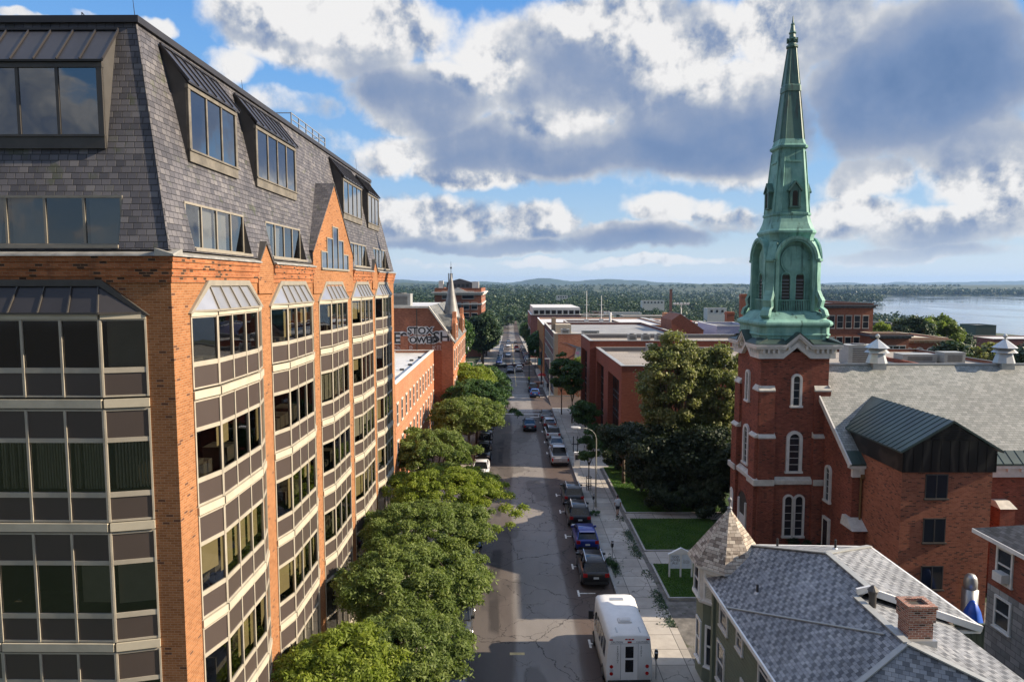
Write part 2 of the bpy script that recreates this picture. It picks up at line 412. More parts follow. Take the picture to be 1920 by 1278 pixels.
# copper with streaks
def copper():
    m, t, b = newmat('copper_green')
    p = objc(t)
    n1 = t.noise(p, 0.9, 6, 0.6); n2 = t.noise(t.vm('MULTIPLY', p, (3.0, 3.0, 0.25)), 1.0, 5, 0.6)
    c = t.ramp(n1, [(0.3, (0.10, 0.225, 0.19)), (0.5, (0.165, 0.345, 0.295)), (0.7, (0.24, 0.45, 0.385))])
    c = t.mix(t.ss(n2, 0.54, 0.70, 0.0, 0.8), c, (0.035, 0.085, 0.07, 1))
    c = t.mix(t.ss(n2, 0.44, 0.34, 0.0, 0.35), c, (0.28, 0.5, 0.40, 1))
    t.l.new(c, b.inputs['Base Color']); b.inputs['Roughness'].default_value = 0.62; b.inputs['Specular IOR Level'].default_value = 0.3
    m, t, b = newmat('copper_dark')
    p = objc(t)
    n1 = t.noise(p, 0.7, 6, 0.6); n2 = t.noise(t.vm('MULTIPLY', p, (2.5, 2.5, 0.3)), 1.0, 5, 0.6)
    c = t.ramp(n1, [(0.3, (0.05, 0.11, 0.09)), (0.55, (0.075, 0.165, 0.135)), (0.75, (0.105, 0.215, 0.175))])
    c = t.mix(t.ss(n2, 0.53, 0.68, 0, 0.75), c, (0.05, 0.055, 0.045, 1))
    t.l.new(c, b.inputs['Base Color']); b.inputs['Roughness'].default_value = 0.5
    m, t, b = newmat('copper_roof')
    p = objc(t)
    c = t.ramp(t.noise(p, 0.8, 5, 0.6), [(0.3, (0.03, 0.05, 0.047)), (0.6, (0.045, 0.075, 0.068)), (0.8, (0.085, 0.12, 0.10))])
    t.l.new(c, b.inputs['Base Color']); b.inputs['Roughness'].default_value = 0.4
    m, t, b = newmat('black_copper')
    p = objc(t)
    w = t.node('ShaderNodeTexWave'); w.inputs['Scale'].default_value = 0.35; w.inputs['Distortion'].default_value = 9.0; w.inputs['Detail'].default_value = 2.0
    t.l.new(p, w.inputs['Vector'])
    c = t.ramp(w.outputs['Fac'], [(0, (0.010, 0.009, 0.009)), (0.75, (0.016, 0.014, 0.013)), (1, (0.045, 0.038, 0.032))])
    t.l.new(c, b.inputs['Base Color']); b.inputs['Roughness'].default_value = 0.38; b.inputs['Metallic'].default_value = 0.3
copper()

def asphalt():
    m, t, b = newmat('asphalt')
    p = posc(t); x, y, z = t.sep(p)
    w = t.math('SUBTRACT', t.noise(t.vm('MULTIPLY', p, (1, 0.12, 1)), 0.5, 5, 0.6), 0.5)
    xw = t.math('ADD', x, t.math('MULTIPLY', w, 1.3))
    big = t.noise(t.vm('MULTIPLY', p, (1, 0.3, 1)), 0.35, 6, 0.6)
    c = t.ramp(big, [(0.3, (0.085, 0.070, 0.062)), (0.55, (0.115, 0.097, 0.086)), (0.75, (0.135, 0.116, 0.103))])
    worn = t.math('MULTIPLY', t.ss(xw, 0.1, 0.5), t.ss(xw, 3.9, 3.6))
    c = t.mix(t.math('MULTIPLY', worn, 0.85), c, t.ramp(big, [(0.3, (0.19, 0.174, 0.16)), (0.7, (0.26, 0.24, 0.22))]))
    wl = t.math('MULTIPLY', t.ss(xw, -2.3, -2.0), t.ss(xw, -0.5, -0.9))
    c = t.mix(t.math('MULTIPLY', wl, 0.35), c, (0.11, 0.10, 0.095, 1))
    rb = t.ss(xw, 3.7, 4.3)
    c = t.mix(t.math('MULTIPLY', rb, 0.6), c, (0.085, 0.055, 0.042, 1))
    pt = t.ss(t.noise(t.vm('MULTIPLY', p, (1, 0.4, 1)), 0.22, 3, 0.5), 0.55, 0.58)
    c = t.mix(t.math('MULTIPLY', pt, 0.4), c, (0.05, 0.043, 0.04, 1))
    stripe = t.math('MULTIPLY', t.ss(t.math('ABSOLUTE', t.math('ADD', xw, 0.95)), 0.42, 0.2), t.ss(t.noise(p, 0.16, 3, 0.6), 0.45, 0.56))
    c = t.mix(t.math('MULTIPLY', stripe, 0.75), c, (0.030, 0.026, 0.025, 1))
    fine = t.noise(p, 40.0, 2, 0.5); k = t.ss(fine, 0.3, 0.7, 0.82, 1.18, 'LINEAR'); c = t.mix(1.0, c, t.comb(k, k, k), 'MULTIPLY')
    wp = t.vm('ADD', p, t.vm('SCALE', t.noise(p, 0.9, 4, 0.6, out=1), scale=1.6))
    def crack(sc, wd, rnd):
        v = t.node('ShaderNodeTexVoronoi', feature='DISTANCE_TO_EDGE', voronoi_dimensions='2D'); v.inputs['Scale'].default_value = sc; v.inputs['Randomness'].default_value = rnd
        t.l.new(wp, v.inputs['Vector']); return t.ss(v.outputs[0], wd * 0.4, wd, 1.0, 0.0)
    msk = t.ss(t.noise(p, 0.25, 3, 0.6), 0.42, 0.55)
    cr = t.math('MAXIMUM', crack(0.16, 0.008, 1.0), t.math('MULTIPLY', crack(0.5, 0.016, 1.0), msk))
    c = t.mix(t.math('MULTIPLY', cr, 0.75), c, (0.02, 0.018, 0.017, 1))
    t.l.new(c, b.inputs['Base Color']); b.inputs['Roughness'].default_value = 0.82; b.inputs['Specular IOR Level'].default_value = 0.3
    t.l.new(t.bump(t.math('SUBTRACT', fine, cr), 0.3, 0.006), b.inputs['Normal'])
    m, t, b = newmat('concrete_walk')
    T = tile(t, 1.55, 1.55, 0.035, 0.0, False)
    p = posc(t)
    k = t.ss(T['rnd'], 0, 1, 0.8, 1.12, 'LINEAR')
    c = t.ramp(t.noise(p, 0.8, 6, 0.65), [(0.3, (0.29, 0.265, 0.23)), (0.55, (0.38, 0.35, 0.305)), (0.8, (0.46, 0.425, 0.375))])
    c = t.mix(1.0, c, t.comb(k, k, k), 'MULTIPLY')
    c = t.mix(T['mort'], c, (0.06, 0.053, 0.045, 1))
    wp = t.vm('ADD', p, t.vm('SCALE', t.noise(p, 1.4, 3, 0.6, out=1), scale=0.9))
    v = t.node('ShaderNodeTexVoronoi', feature='DISTANCE_TO_EDGE', voronoi_dimensions='2D'); v.inputs['Scale'].default_value = 0.42; t.l.new(wp, v.inputs['Vector'])
    cr = t.math('MULTIPLY', t.ss(v.outputs[0], 0.005, 0.014, 1, 0), t.ss(t.noise(p, 0.4, 2, 0.5), 0.5, 0.56))
    c = t.mix(t.math('MULTIPLY', cr, 0.7), c, (0.05, 0.045, 0.04, 1))
    t.l.new(c, b.inputs['Base Color']); b.inputs['Roughness'].default_value = 0.85
    m, t, b = newmat('old_tarmac')
    p = posc(t); n = t.noise(p, 1.6, 7, 0.7)
    c = t.ramp(n, [(0.3, (0.07, 0.066, 0.06)), (0.55, (0.15, 0.14, 0.125)), (0.75, (0.24, 0.225, 0.2))])
    c = t.mix(t.ss(t.noise(p, 0.9, 6, 0.7), 0.56, 0.66, 0, 0.8), c, (0.045, 0.055, 0.022, 1))
    t.l.new(c, b.inputs['Base Color']); b.inputs['Roughness'].default_value = 0.95
    m, t, b = newmat('gravel_roof')
    p = objc(t); n = t.noise(p, 7.0, 3, 0.7)
    c = t.ramp(n, [(0.3, (0.17, 0.14, 0.12)), (0.5, (0.30, 0.265, 0.225)), (0.7, (0.44, 0.40, 0.35))])
    k = t.ss(t.noise(t.vm('MULTIPLY', p, (0.3, 1.6, 1)), 0.5, 4, 0.6), 0.35, 0.65, 0.8, 1.1); c = t.mix(1, c, t.comb(k, k, k), 'MULTIPLY')
    t.l.new(c, b.inputs['Base Color']); b.inputs['Roughness'].default_value = 0.95
    m, t, b = newmat('lawn_soil')
    p = posc(t); c = t.ramp(t.noise(p, 1.2, 6, 0.65), [(0.3, (0.022, 0.05, 0.010)), (0.6, (0.035, 0.078, 0.015)), (0.8, (0.05, 0.09, 0.022))])
    t.l.new(c, b.inputs['Base Color']); b.inputs['Roughness'].default_value = 1.0
    m, t, b = newmat('earth')
    p = posc(t); c = t.ramp(t.noise(p, 0.02, 8, 0.65), [(0.3, (0.022, 0.04, 0.016)), (0.5, (0.035, 0.055, 0.022)), (0.7, (0.055, 0.07, 0.035))])
    t.l.new(c, b.inputs['Base Color']); b.inputs['Roughness'].default_value = 1.0
    m, t, b = newmat('lake_water')
    p = posc(t); b.inputs['Base Color'].default_value = (0.18, 0.23, 0.27, 1); b.inputs['Roughness'].default_value = 0.22
    n = t.noise(t.vm('MULTIPLY', p, (0.010, 0.0035, 1)), 1.0, 5, 0.6)
    t.l.new(t.ss(n, 0.4, 0.62, 0.04, 0.16), b.inputs['Roughness'])
    t.l.new(t.bump(t.noise(t.vm('MULTIPLY', p, (0.08, 0.05, 1)), 1.0, 3, 0.6), 0.08, 0.5), b.inputs['Normal'])
    m, t, b = newmat('hill_wood')
    p = posc(t); c = t.ramp(t.noise(p, 0.012, 8, 0.7), [(0.35, (0.02, 0.04, 0.02)), (0.6, (0.04, 0.07, 0.03)), (0.8, (0.07, 0.10, 0.045))])
    t.l.new(c, b.inputs['Base Color']); b.inputs['Roughness'].default_value = 1.0
asphalt()
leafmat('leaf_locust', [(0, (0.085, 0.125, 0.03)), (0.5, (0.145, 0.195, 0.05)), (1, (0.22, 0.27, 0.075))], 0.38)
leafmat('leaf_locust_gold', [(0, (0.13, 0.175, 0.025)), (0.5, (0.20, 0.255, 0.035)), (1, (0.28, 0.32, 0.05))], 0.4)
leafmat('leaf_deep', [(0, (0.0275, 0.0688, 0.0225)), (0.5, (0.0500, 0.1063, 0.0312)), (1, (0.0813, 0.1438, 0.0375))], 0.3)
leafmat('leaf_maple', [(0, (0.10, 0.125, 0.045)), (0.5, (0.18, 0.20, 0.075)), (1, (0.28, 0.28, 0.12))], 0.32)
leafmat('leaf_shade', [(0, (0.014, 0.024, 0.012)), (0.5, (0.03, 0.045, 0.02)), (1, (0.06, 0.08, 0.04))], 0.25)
leafmat('leaf_wood', [(0, (0.016, 0.038, 0.022)), (0.4, (0.032, 0.062, 0.03)), (0.8, (0.06, 0.10, 0.042)), (1, (0.11, 0.15, 0.06))], 0.15)
leafmat('grass_blade', [(0, (0.0455, 0.1105, 0.0130)), (0.6, (0.0715, 0.1625, 0.0208)), (1, (0.1170, 0.1950, 0.0390))], 0.3)
# ------------------------------------------------------------------ camera, sun, sky
CAM_H = 20.0; PITCH = 4.823; YAW = 0.2686
cd = bpy.data.cameras.new('camera'); cam = bpy.data.objects.new('camera', cd); COL.objects.link(cam)
cam.location = (0, 0, CAM_H); cam.rotation_euler = (radians(90 - PITCH), 0, radians(-YAW))
cd.lens = 24.0; cd.sensor_width = 36.0; cd.clip_start = 0.1; cd.clip_end = 60000
SC.camera = cam
SUN_AZ = radians(-2.2); SUN_EL = radians(26.0)
sd = Vector((cos(SUN_EL) * cos(SUN_AZ), cos(SUN_EL) * sin(SUN_AZ), sin(SUN_EL)))
sl = bpy.data.lights.new('sun', 'SUN'); so = bpy.data.objects.new('sun', sl); COL.objects.link(so)
sl.energy = 5.0; sl.angle = radians(0.5); sl.color = (1.0, 0.84, 0.64)
so.rotation_euler = (-sd).to_track_quat('-Z', 'Y').to_euler(); so.location = (60, -6, 60)
SC.view_settings.view_transform = 'Standard'; SC.view_settings.look = 'None'; SC.view_settings.gamma = 1.0
SC.view_settings.exposure = 0.9
SC.cycles.use_denoising = True
SC.cycles.max_bounces = 8; SC.cycles.transparent_max_bounces = 12; SC.cycles.diffuse_bounces = 3; SC.cycles.glossy_bounces = 3
SC.cycles.transmission_bounces = 4; SC.cycles.volume_bounces = 0
SC.cycles.caustics_reflective = False; SC.cycles.caustics_refractive = False
SC.cycles.sample_clamp_indirect = 6.0

def px_dir(x, y):
    a, p = radians(YAW), radians(PITCH)
    f = Vector((sin(a) * cos(p), cos(a) * cos(p), -sin(p))); r = Vector((cos(a), -sin(a), 0)); u = r.cross(f)
    d = f + r * ((x - 960) / 1280) - u * ((y - 639) / 1280)
    return d.normalized()

def sky():
    w = bpy.data.worlds.new('World'); SC.world = w; w.use_nodes = True
    t = NT(w.node_tree); bg = t.n['Background']; bg.inputs['Strength'].default_value = 0.1
    st = t.node('ShaderNodeTexSky', sky_type='NISHITA'); st.sun_disc = False
    st.sun_elevation = SUN_EL; st.sun_rotation = pi / 2 - SUN_AZ; st.altitude = 50; st.air_density = 1.0; st.dust_density = 0.6; st.ozone_density = 2.5
    d = t.node('ShaderNodeTexCoord').outputs['Generated']
    x, y, z = t.sep(d)
    A = t.math('ARCTAN2', x, y); E = t.math('ARCSINE', z)
    # one frame for the cloud field: azimuth, elevation (cylinder, so nothing tears behind the viewer)
    cyl = t.comb(t.math('SINE', A), t.math('COSINE', A), E)
    wob = t.vm('SUBTRACT', t.noise(cyl, 5.5, 5, 0.6, out=1), (0.5, 0.5, 0.5))
    wx, wy, wz = t.sep(wob)
    P = t.comb(t.math('ADD', A, t.math('MULTIPLY', wx, 0.12)), t.math('ADD', E, t.math('MULTIPLY', wz, 0.075)))
    def field(blobs, comb):
        acc = None
        for (bx, by, rx, ry, wt) in blobs:
            v = px_dir(bx, by); a0 = atan2(v.x, v.y); e0 = math.asin(v.z)
            v2 = px_dir(bx + rx, by); v3 = px_dir(bx, by - ry)
            ra = abs(atan2(v2.x, v2.y) - a0); re = abs(math.asin(v3.z) - e0)
            q = t.vm('MULTIPLY', t.vm('SUBTRACT', P, (a0, e0, 0)), (1 / ra, 1 / re, 0))
            f = t.ss(t.vm('LENGTH', q), 0.35, 1.3, wt, 0.0)
            acc = f if acc is None else t.math(comb, acc, f)
        return acc
    cover = field([
        (640, 50, 270, 120, 1.0), (800, 180, 170, 110, .98), (1100, 120, 330, 170, 1.0), (1000, 270, 330, 90, 1.0), (1330, 230, 300, 150, 1.0),
        (1720, 150, 330, 230, 1.0), (1500, 60, 180, 140, .95), (880, 320, 150, 50, .95), (1250, 60, 200, 120, .95), (1850, 300, 160, 110, .9), (1640, 330, 120, 60, .8),
        (450, 120, 90, 45, .56), (560, 200, 130, 45, .58), (620, 265, 100, 40, .5), (280, 50, 50, 26, .62), (140, 25, 40, 20, .5), (40, 28, 90, 12, .46), (710, 290, 80, 60, .72),
        (800, 420, 200, 60, .95), (1010, 420, 130, 55, .85), (900, 455, 300, 28, .9), (1270, 390, 110, 38, .82), (1350, 410, 120, 40, .8), (1180, 440, 260, 36, .85),
        (1600, 400, 130, 60, .85), (1740, 430, 170, 60, .88), (1880, 400, 120, 70, .85), (1700, 480, 260, 26, .75),
        (1020, 490, 130, 16, .72), (1180, 492, 180, 15, .72), (1400, 492, 150, 14, .66), (760, 495, 60, 10, .55), (840, 500, 160, 10, .5)], 'MAXIMUM')
    bright = field([
        (690, 25, 170, 60, .95), (560, 10, 170, 60, .65), (860, 90, 60, 60, .85), (900, 130, 70, 70, .45), (1130, 30, 110, 60, .7), (1300, 110, 130, 90, .3), (1420, 60, 90, 90, .4), (1180, 90, 90, 60, .2),
        (1000, 210, 140, 40, .35), (880, 345, 110, 26, .55), (1300, 345, 260, 26, .3), (900, 300, 60, 40, .3), (700, 240, 70, 50, .45), (740, 310, 50, 50, .5),
        (760, 400, 120, 40, .65), (870, 420, 100, 44, .55), (1010, 405, 90, 40, .65), (1270, 375, 100, 34, .75), (1360, 385, 90, 30, .75), (1560, 390, 70, 40, .75), (1700, 380, 140, 46, .65), (1860, 370, 90, 60, .6),
        (1020, 486, 130, 14, .7), (1180, 490, 190, 14, .6), (550, 150, 150, 60, .45), (480, 120, 90, 40, .4), (280, 50, 60, 30, .4),
        (760, 190, 260, 70, -.45), (650, 150, 160, 34, -.35), (1050, 150, 120, 70, -.3), (1120, 300, 330, 50, -.5), (1330, 270, 200, 80, -.4), (860, 275, 140, 50, -.5), (1700, 190, 330, 120, -.62), (1830, 60, 240, 170, -.75), (1500, 260, 160, 80, -.25),
        (900, 462, 280, 20, -.75), (1250, 450, 260, 26, -.8), (1700, 470, 240, 22, -.35), (760, 470, 140, 16, -.4)], 'ADD')
    n = t.noise(cyl, 9.0, 9, 0.58); n2 = t.noise(t.vm('ADD', cyl, (0.012, -0.004, 0.020)), 9.0, 9, 0.58)
    n3 = t.noise(t.vm('MULTIPLY', cyl, (1, 1, 2.2)), 3.0, 6, 0.55)
    # away from the view noise alone places the clouds; brightness there is set below
    out = t.ss(t.math('ABSOLUTE', A), 0.68, 0.95); back = t.ss(t.math('ABSOLUTE', A), 1.2, 2.2)
    far = t.ss(n3, 0.35, 0.62, 0.1, 1.0)
    up = t.ss(E, 0.42, 0.62)
    out = t.math('MAXIMUM', out, up)
    cov = t.math('ADD', t.math('MULTIPLY', cover, t.math('SUBTRACT', 1.0, out)), t.math('MULTIPLY', far, out))
    dens = t.math('ADD', cov, t.math('MULTIPLY', t.math('SUBTRACT', n, 0.5), 1.5))
    alpha = t.ss(dens, 0.32, 0.70)
    relief = t.math('MULTIPLY', t.math('MULTIPLY', t.math('SUBTRACT', n, n2), 5.0), t.ss(bright, -0.25, 0.45, 0.16, 1.0))
    edge = t.ss(dens, 1.05, 0.5, 0.0, 0.28)
    V = t.math('ADD', t.math('ADD', 0.56, t.math('MULTIPLY', bright, 0.42)), t.math('ADD', relief, edge))
    V = t.math('ADD', V, t.math('MULTIPLY', t.math('SUBTRACT', n3, 0.5), 0.30))
    cc = t.ramp(V, [(0.0, (0.13, 0.22, 0.41)), (0.22, (0.19, 0.28, 0.47)), (0.45, (0.29, 0.36, 0.51)), (0.68, (0.53, 0.565, 0.63)), (0.88, (0.82, 0.81, 0.81)), (1.0, (0.92, 0.905, 0.89))])
    cc = t.vm('SCALE', cc, scale=5.3)
    blue = t.ramp(t.math('MULTIPLY', E, 2.0), [(0.0, (0.66, 0.77, 0.87)), (0.10, (0.54, 0.70, 0.86)), (0.30, (0.33, 0.57, 0.88)), (0.55, (0.20, 0.47, 0.90)), (0.85, (0.11, 0.36, 0.86)), (1.0, (0.08, 0.28, 0.72))])
    ns = t.vm('MULTIPLY', st.outputs[0], (0.62, 0.7, 0.78))
    base = t.mix(0.85, ns, t.vm('SCALE', blue, scale=5.2))
    hz = t.ss(E, 0.085, 0.0, 0.0, 0.55)
    col = t.mix(t.math('MULTIPLY', alpha, 0.97), base, cc)
    col = t.mix(hz, col, (3.9, 4.4, 4.9, 1))
    dim = t.math('MULTIPLY', t.math('ADD', t.ss(out, 0.0, 1.0, 1.0, 0.95), t.math('MULTIPLY', up, 0.8)), t.ss(back, 0.0, 1.0, 1.0, 0.55)); col = t.mix(1.0, col, t.comb(dim, dim, dim), 'MULTIPLY')  # unseen sky brightened overhead and dimmed behind to shape the fill light
    gnd = t.ss(z, -0.01, -0.06)
    col = t.mix(gnd, col, (0.6, 0.56, 0.5, 1))
    t.l.new(col, bg.inputs['Color'])
    w.cycles.sampling_method = 'MANUAL'; w.cycles.sample_map_resolution = 1024
sky()

# ------------------------------------------------------------------ terrain
def zs(Y):
    if Y <= 110: return 0.0
    if Y <= 440: return -0.042 * (Y - 110)
    return -13.86 - 0.0012 * (min(Y, 1800) - 440)
def shore(Y):
    if Y < 1100: return 567.0
    if Y < 2100: return 567 + 0.57 * (Y - 1100)
    if Y < 2200: return 1137 - 1.6 * (Y - 2100)
    if Y < 3000: return 977.0
    return 977 + (Y - 3000) * 30
def hmap(X, Y):
    h = zs(Y)
    lat = 0.04 * max(0.0, X - 30)
    if Y > 3200: lat *= max(0.0, 1 - (Y - 3200) / 800)
    h = max(h - lat, -35.0)
    if Y > 2600: h += 16 * min(1, (Y - 2600) / 2200)
    s = shore(Y)
    if X > s - 20: h = h + (-48 - h) * min(1.0, (X - s + 20) / 60)
    return h
def terrain():
    ys = [-80, -20, 0, 20, 40, 60, 80, 100, 110] + [110 + 30 * i for i in range(1, 12)] + [480, 540, 620, 720, 840, 980, 1100, 1250, 1400, 1600, 1800, 2000, 2100, 2150, 2200, 2400, 2700, 3000, 3040, 3200, 3500, 4000, 5000, 7000, 10000, 15000]
    xs = [-9000, -4000, -2000, -1200, -700, -400, -250, -150, -90, -60, -40, -25, -10, 0, 10, 25, 30, 45, 60, 90, 130, 180, 240, 320, 400, 480, 540, 560, 580, 620, 700, 800, 900, 960, 980, 1010, 1060, 1110, 1140, 1180, 1300, 1600, 2000, 3000, 5000, 9000]
    V = [(x, y, hmap(x, y) - 0.08) for y in ys for x in xs]; n = len(xs)
    F = [(j * n + i, j * n + i + 1, (j + 1) * n + i + 1, (j + 1) * n + i) for j in range(len(ys) - 1) for i in range(n - 1)]
    b = MB(); b.sh(True); b.add(V, F)
    tag(b.build('ground', M['earth']), kind='structure')
    b = MB(); b.poly((250, 250, -36), (9000, 250, -36), (9000, 15000, -36), (250, 15000, -36))
    tag(b.build('lake_water', M['lake_water']), kind='structure')
terrain()

def ridge(name, Yd, pts, zb, depth, rough, seed):
    """a wooded ridge or mountain range: solid hill with its own width, depth and height"""
    rnd = np.random.default_rng(seed); n = 160
    px = np.linspace(pts[0][0], pts[-1][0], n)
    yy = np.interp(px, [p[0] for p in pts], [p[1] for p in pts])
    k = np.ones(7) / 7; yy = np.convolve(np.pad(yy, 3, 'edge'), k, 'valid')
    rows = []
    prof = [(-1.0, 0.0), (-0.6, 0.35), (-0.3, 0.72), (0.0, 1.0), (0.35, 0.7), (0.8, 0.2), (1.0, 0.0)]
    for dy, hh in prof:
        Y = Yd + dy * depth
        r = []
        for i in range(n):
            X = (px[i] - 954) / 1280 * Yd
            zt = 20 + (531 - yy[i]) / 1280 * Yd
            w = 0.0 if hh == 0 else (rnd.random() - 0.5) * rough
            r.append((X, Y, zb + max(0.0, zt - zb) * hh + w * (0.25 + hh)))
        rows.append(r)
    b = MB(); b.sh(True); b.loft(rows, caps=False, closed=False)
    b.f = [f[::-1] for f in b.f]
    return tag(b.build(name, M['hill_wood']), kind='structure')
ridge('hills', 9500, [(560, 528), (700, 526), (750, 523), (790, 527), (870, 529), (900, 527), (960, 531), (985, 525), (1005, 521.5), (1040, 521.5), (1058, 527), (1075, 528), (1100, 525), (1140, 522.5), (1160, 523.5), (1180, 526), (1200, 524.5), (1225, 529), (1270, 530), (1330, 533), (1450, 536)], -30, 900, 5, 1)
ridge('hills', 4700, [(300, 528), (700, 529), (780, 531), (850, 533), (950, 535), (1050, 536), (1150, 536), (1240, 534), (1300, 533), (1345, 530.5), (1400, 533), (1480, 538), (1600, 541), (1640, 545)], -20, 600, 5, 2)
ridge('mountains', 13500, [(1480, 536), (1555, 530), (1590, 529), (1640, 533), (1690, 527), (1720, 531), (1760, 528.5), (1800, 529), (1850, 527), (1880, 527.5), (1925, 526), (2100, 529), (2400, 528)], -40, 900, 6, 3)
ridge('hills', 5600, [(1480, 540), (1560, 536), (1590, 533.5), (1615, 537), (1650, 541), (1700, 543), (1800, 546), (2300, 548)], -40, 500, 4, 4)

# ------------------------------------------------------------------ air
def haze():
    b = MB(); b.box(-10000, -300, -60, 10000, 16500, 160)
    m = bpy.data.materials.new('air'); m.use_nodes = True; t = NT(m.node_tree)
    t.n.remove(t.n['Principled BSDF'])
    v = t.node('ShaderNodeVolumePrincipled'); v.inputs['Color'].default_value = (0.36, 0.60, 1.0, 1); v.inputs['Density'].default_value = 0.000045
    v.inputs['Anisotropy'].default_value = 0.15
    t.l.new(v.outputs[0], t.n['Material Output'].inputs['Volume'])
    o = b.build('haze', m); tag(o, kind='stuff')
haze()

# ------------------------------------------------------------------ roads and pavements
def strip(x0, x1, y0, y1, dz, b, xs=None):
    """sheet that follows the street's fall"""
    ys = sorted(set([y0, y1] + [y for y in (110, 140, 170, 200, 230, 260, 290, 320, 350, 380, 410, 440) if y0 < y < y1]))
    for i in range(len(ys) - 1):
        a, c = ys[i], ys[i + 1]
        b.poly((x0, a, zs(a) + dz), (x1, a, zs(a) + dz), (x1, c, zs(c) + dz), (x0, c, zs(c) + dz))
XL, XR = -3.9, 6.9
def roads():
    b = MB(); strip(XL - .02, XR + .02, -60, 620, 0.0, b)
    road = tag(b.build('road', M['asphalt']), kind='structure')
    b = MB()
    b.box(-90, 108.2, -.6, XL - .02, 119.8, 0.0); b.box(XR + .02, 108.2, -.6, 45, 119.8, 0.0)
    tag(b.build('cross_street', M['asphalt']), kind='structure')
    b = MB()
    for x0, x1 in ((-90, XL - .02), (XR + .02, 60)): b.poly((x0, 184, zs(184) + .0), (x1, 184, zs(184) + .0), (x1, 195, zs(195) + .0), (x0, 195, zs(195) + .0))
    tag(b.build('cross_street', M['asphalt']), kind='structure')
    # pavements: slabs with a real kerb step
    K = 0.14
    def walk(nm, x0, x1, y0, y1, kerbx, mat='concrete_walk'):
        b = MB(); strip(x0, x1, y0, y1, K, b); tag(b.build(nm, M[mat]), kind='structure')
    walk('pavement', XR + .16, 9.75, -60, 72, 1); walk('pavement', XR + .16, 10.9, 72.0, 107.8, 1)
    walk('pavement', XR + .16, 8.2, 120.2, 183, 1); walk('pavement', XR + .16, 9.5, 196, 440, 1)
    walk('pavement', -9.7, XL - .16, -60, 107.8, 0); walk('pavement', -12.0, XL - 4.4, 120.2, 183, 0); walk('pavement', -9.5, XL - .16, 196, 440, 0)
    def kerb(x0, x1, y0, y1):
        b = MB(); ys = sorted(set([y0, y1] + [y for y in (110, 140, 170, 200, 230, 260, 290, 320, 350, 380, 410, 440) if y0 < y < y1]))
        for a, c in zip(ys[:-1], ys[1:]):
            b.hexa([(x0, a, zs(a) - .3), (x1, a, zs(a) - .3), (x1, c, zs(c) - .3), (x0, c, zs(c) - .3), (x0, a, zs(a) + K + .012), (x1, a, zs(a) + K + .012), (x1, c, zs(c) + K + .012), (x0, c, zs(c) + K + .012)])
        tag(b.build('kerb', M['kerb_stone']), kind='structure')
    for y0, y1 in ((-60, 107.8), (120.2, 183), (196, 440)):
        kerb(XR, XR + .16, y0, y1); kerb(XL - .16, XL, y0, y1) if y0 != 120.2 else kerb(XL - 4.56, XL - 4.4, y0, y1)
    b = MB(); b.box(XR + .16, 107.8, -.3, 12, 107.96, K + .012); b.box(XR + .16, 120.04, -.3, 12, 120.2, K + .012)
    b.box(-12, 107.8, -.3, XL - .16, 107.96, K + .012); b.box(-12, 120.04, -.3, XL - .16, 120.2, K + .012)
    tag(b.build('kerb', M['kerb_stone']), kind='structure')
    b = MB(); strip(XL - 4.4, XL - .02, 120.2, 183, -0.004, b)
    tag(b.build('parking_bay_road', M['asphalt']), kind='structure')
    # old tarmac verge and building plots
    b = MB(); b.poly((9.75, -60, .11), (13.5, -60, .11), (13.5, 41.3, .11), (9.75, 41.3, .11)); b.poly((13.5, -60, .06), (60, -60, .06), (60, 41.3, -.1), (13.5, 41.3, .06))
    b.poly((9.75, 41.3, .11), (10.05, 41.3, .11), (10.05, 72, .11), (9.75, 72, .11))
    tag(b.build('verge_ground', M['old_tarmac']), kind='structure')
    b = MB(); b.poly((10.9, 72, .10), (12.2, 72, .10), (12.2, 107.8, .1), (10.9, 107.8, .1))
    tag(b.build('planting_bed_ground', M['lawn_soil']), kind='structure')
    # markings
    def mark(nm, b, mat='paint_line'):
        return b.build(nm, M[mat], road)
    D = 0.004
    def sheet(b, x0, y0, x1, y1):
        strip(x0, x1, y0, y1, D, b)
    for y in (30.5, 36.5, 42.7, 46.9, 52.7, 58.6, 63.3, 79.4, 85.0, 91.2, 97.3, 102.3):
        b = MB(); sheet(b, 4.45, y - .45, 4.58, y + .45); sheet(b, 4.582, y - .06, 5.6, y + .06); mark('parking_mark', b)
    for y in (30.0, 35.6, 41.4, 47.4, 53.6, 59.8, 65.9, 72, 78, 84, 90, 96):
        b = MB(); sheet(b, -2.2, y - .4, -2.07, y + .4); sheet(b, -2.9, y - .06, -2.202, y + .06); mark('parking_mark', b)
    b = MB(); sheet(b, -3.6, 103.6, 6.6, 103.95); sheet(b, 3.2, 101.0, 6.6, 101.35); mark('crossing_line', b)
    b = MB(); sheet(b, -3.2, 106.3, 6.6, 106.6); mark('crossing_line', b)
    b = MB(); sheet(b, -3.6, 122.0, 6.4, 122.3); sheet(b, -3.6, 125.0, 6.4, 125.3); mark('crossing_line', b)
    b = MB(); sheet(b, 1.4, 150.0, 4.4, 150.6); sheet(b, 4.2, 146, 4.4, 150.0); mark('crossing_line', b)
    b = MB(); sheet(b, 1.45, 196, 1.6, 330); sheet(b, 1.7, 196, 1.85, 330); mark('centre_line', b, 'yellow_line')
    b = MB(); sheet(b, 1.45, 140, 1.6, 183); mark('centre_line', b, 'yellow_line')
    b = MB(); sheet(b, 1.9, 178.0, 6.2, 178.6); mark('stop_line', b)
    b = MB(); sheet(b, 0.05, 35.35, .85, 35.6); mark('road_patch', b, 'yellow_line')
    # manhole
    b = MB(); b.cyl((1.35, 60.6, -.05), (1.35, 60.6, .005), .36, n=20); mark('manhole_cover', b, 'black_metal')
roads()

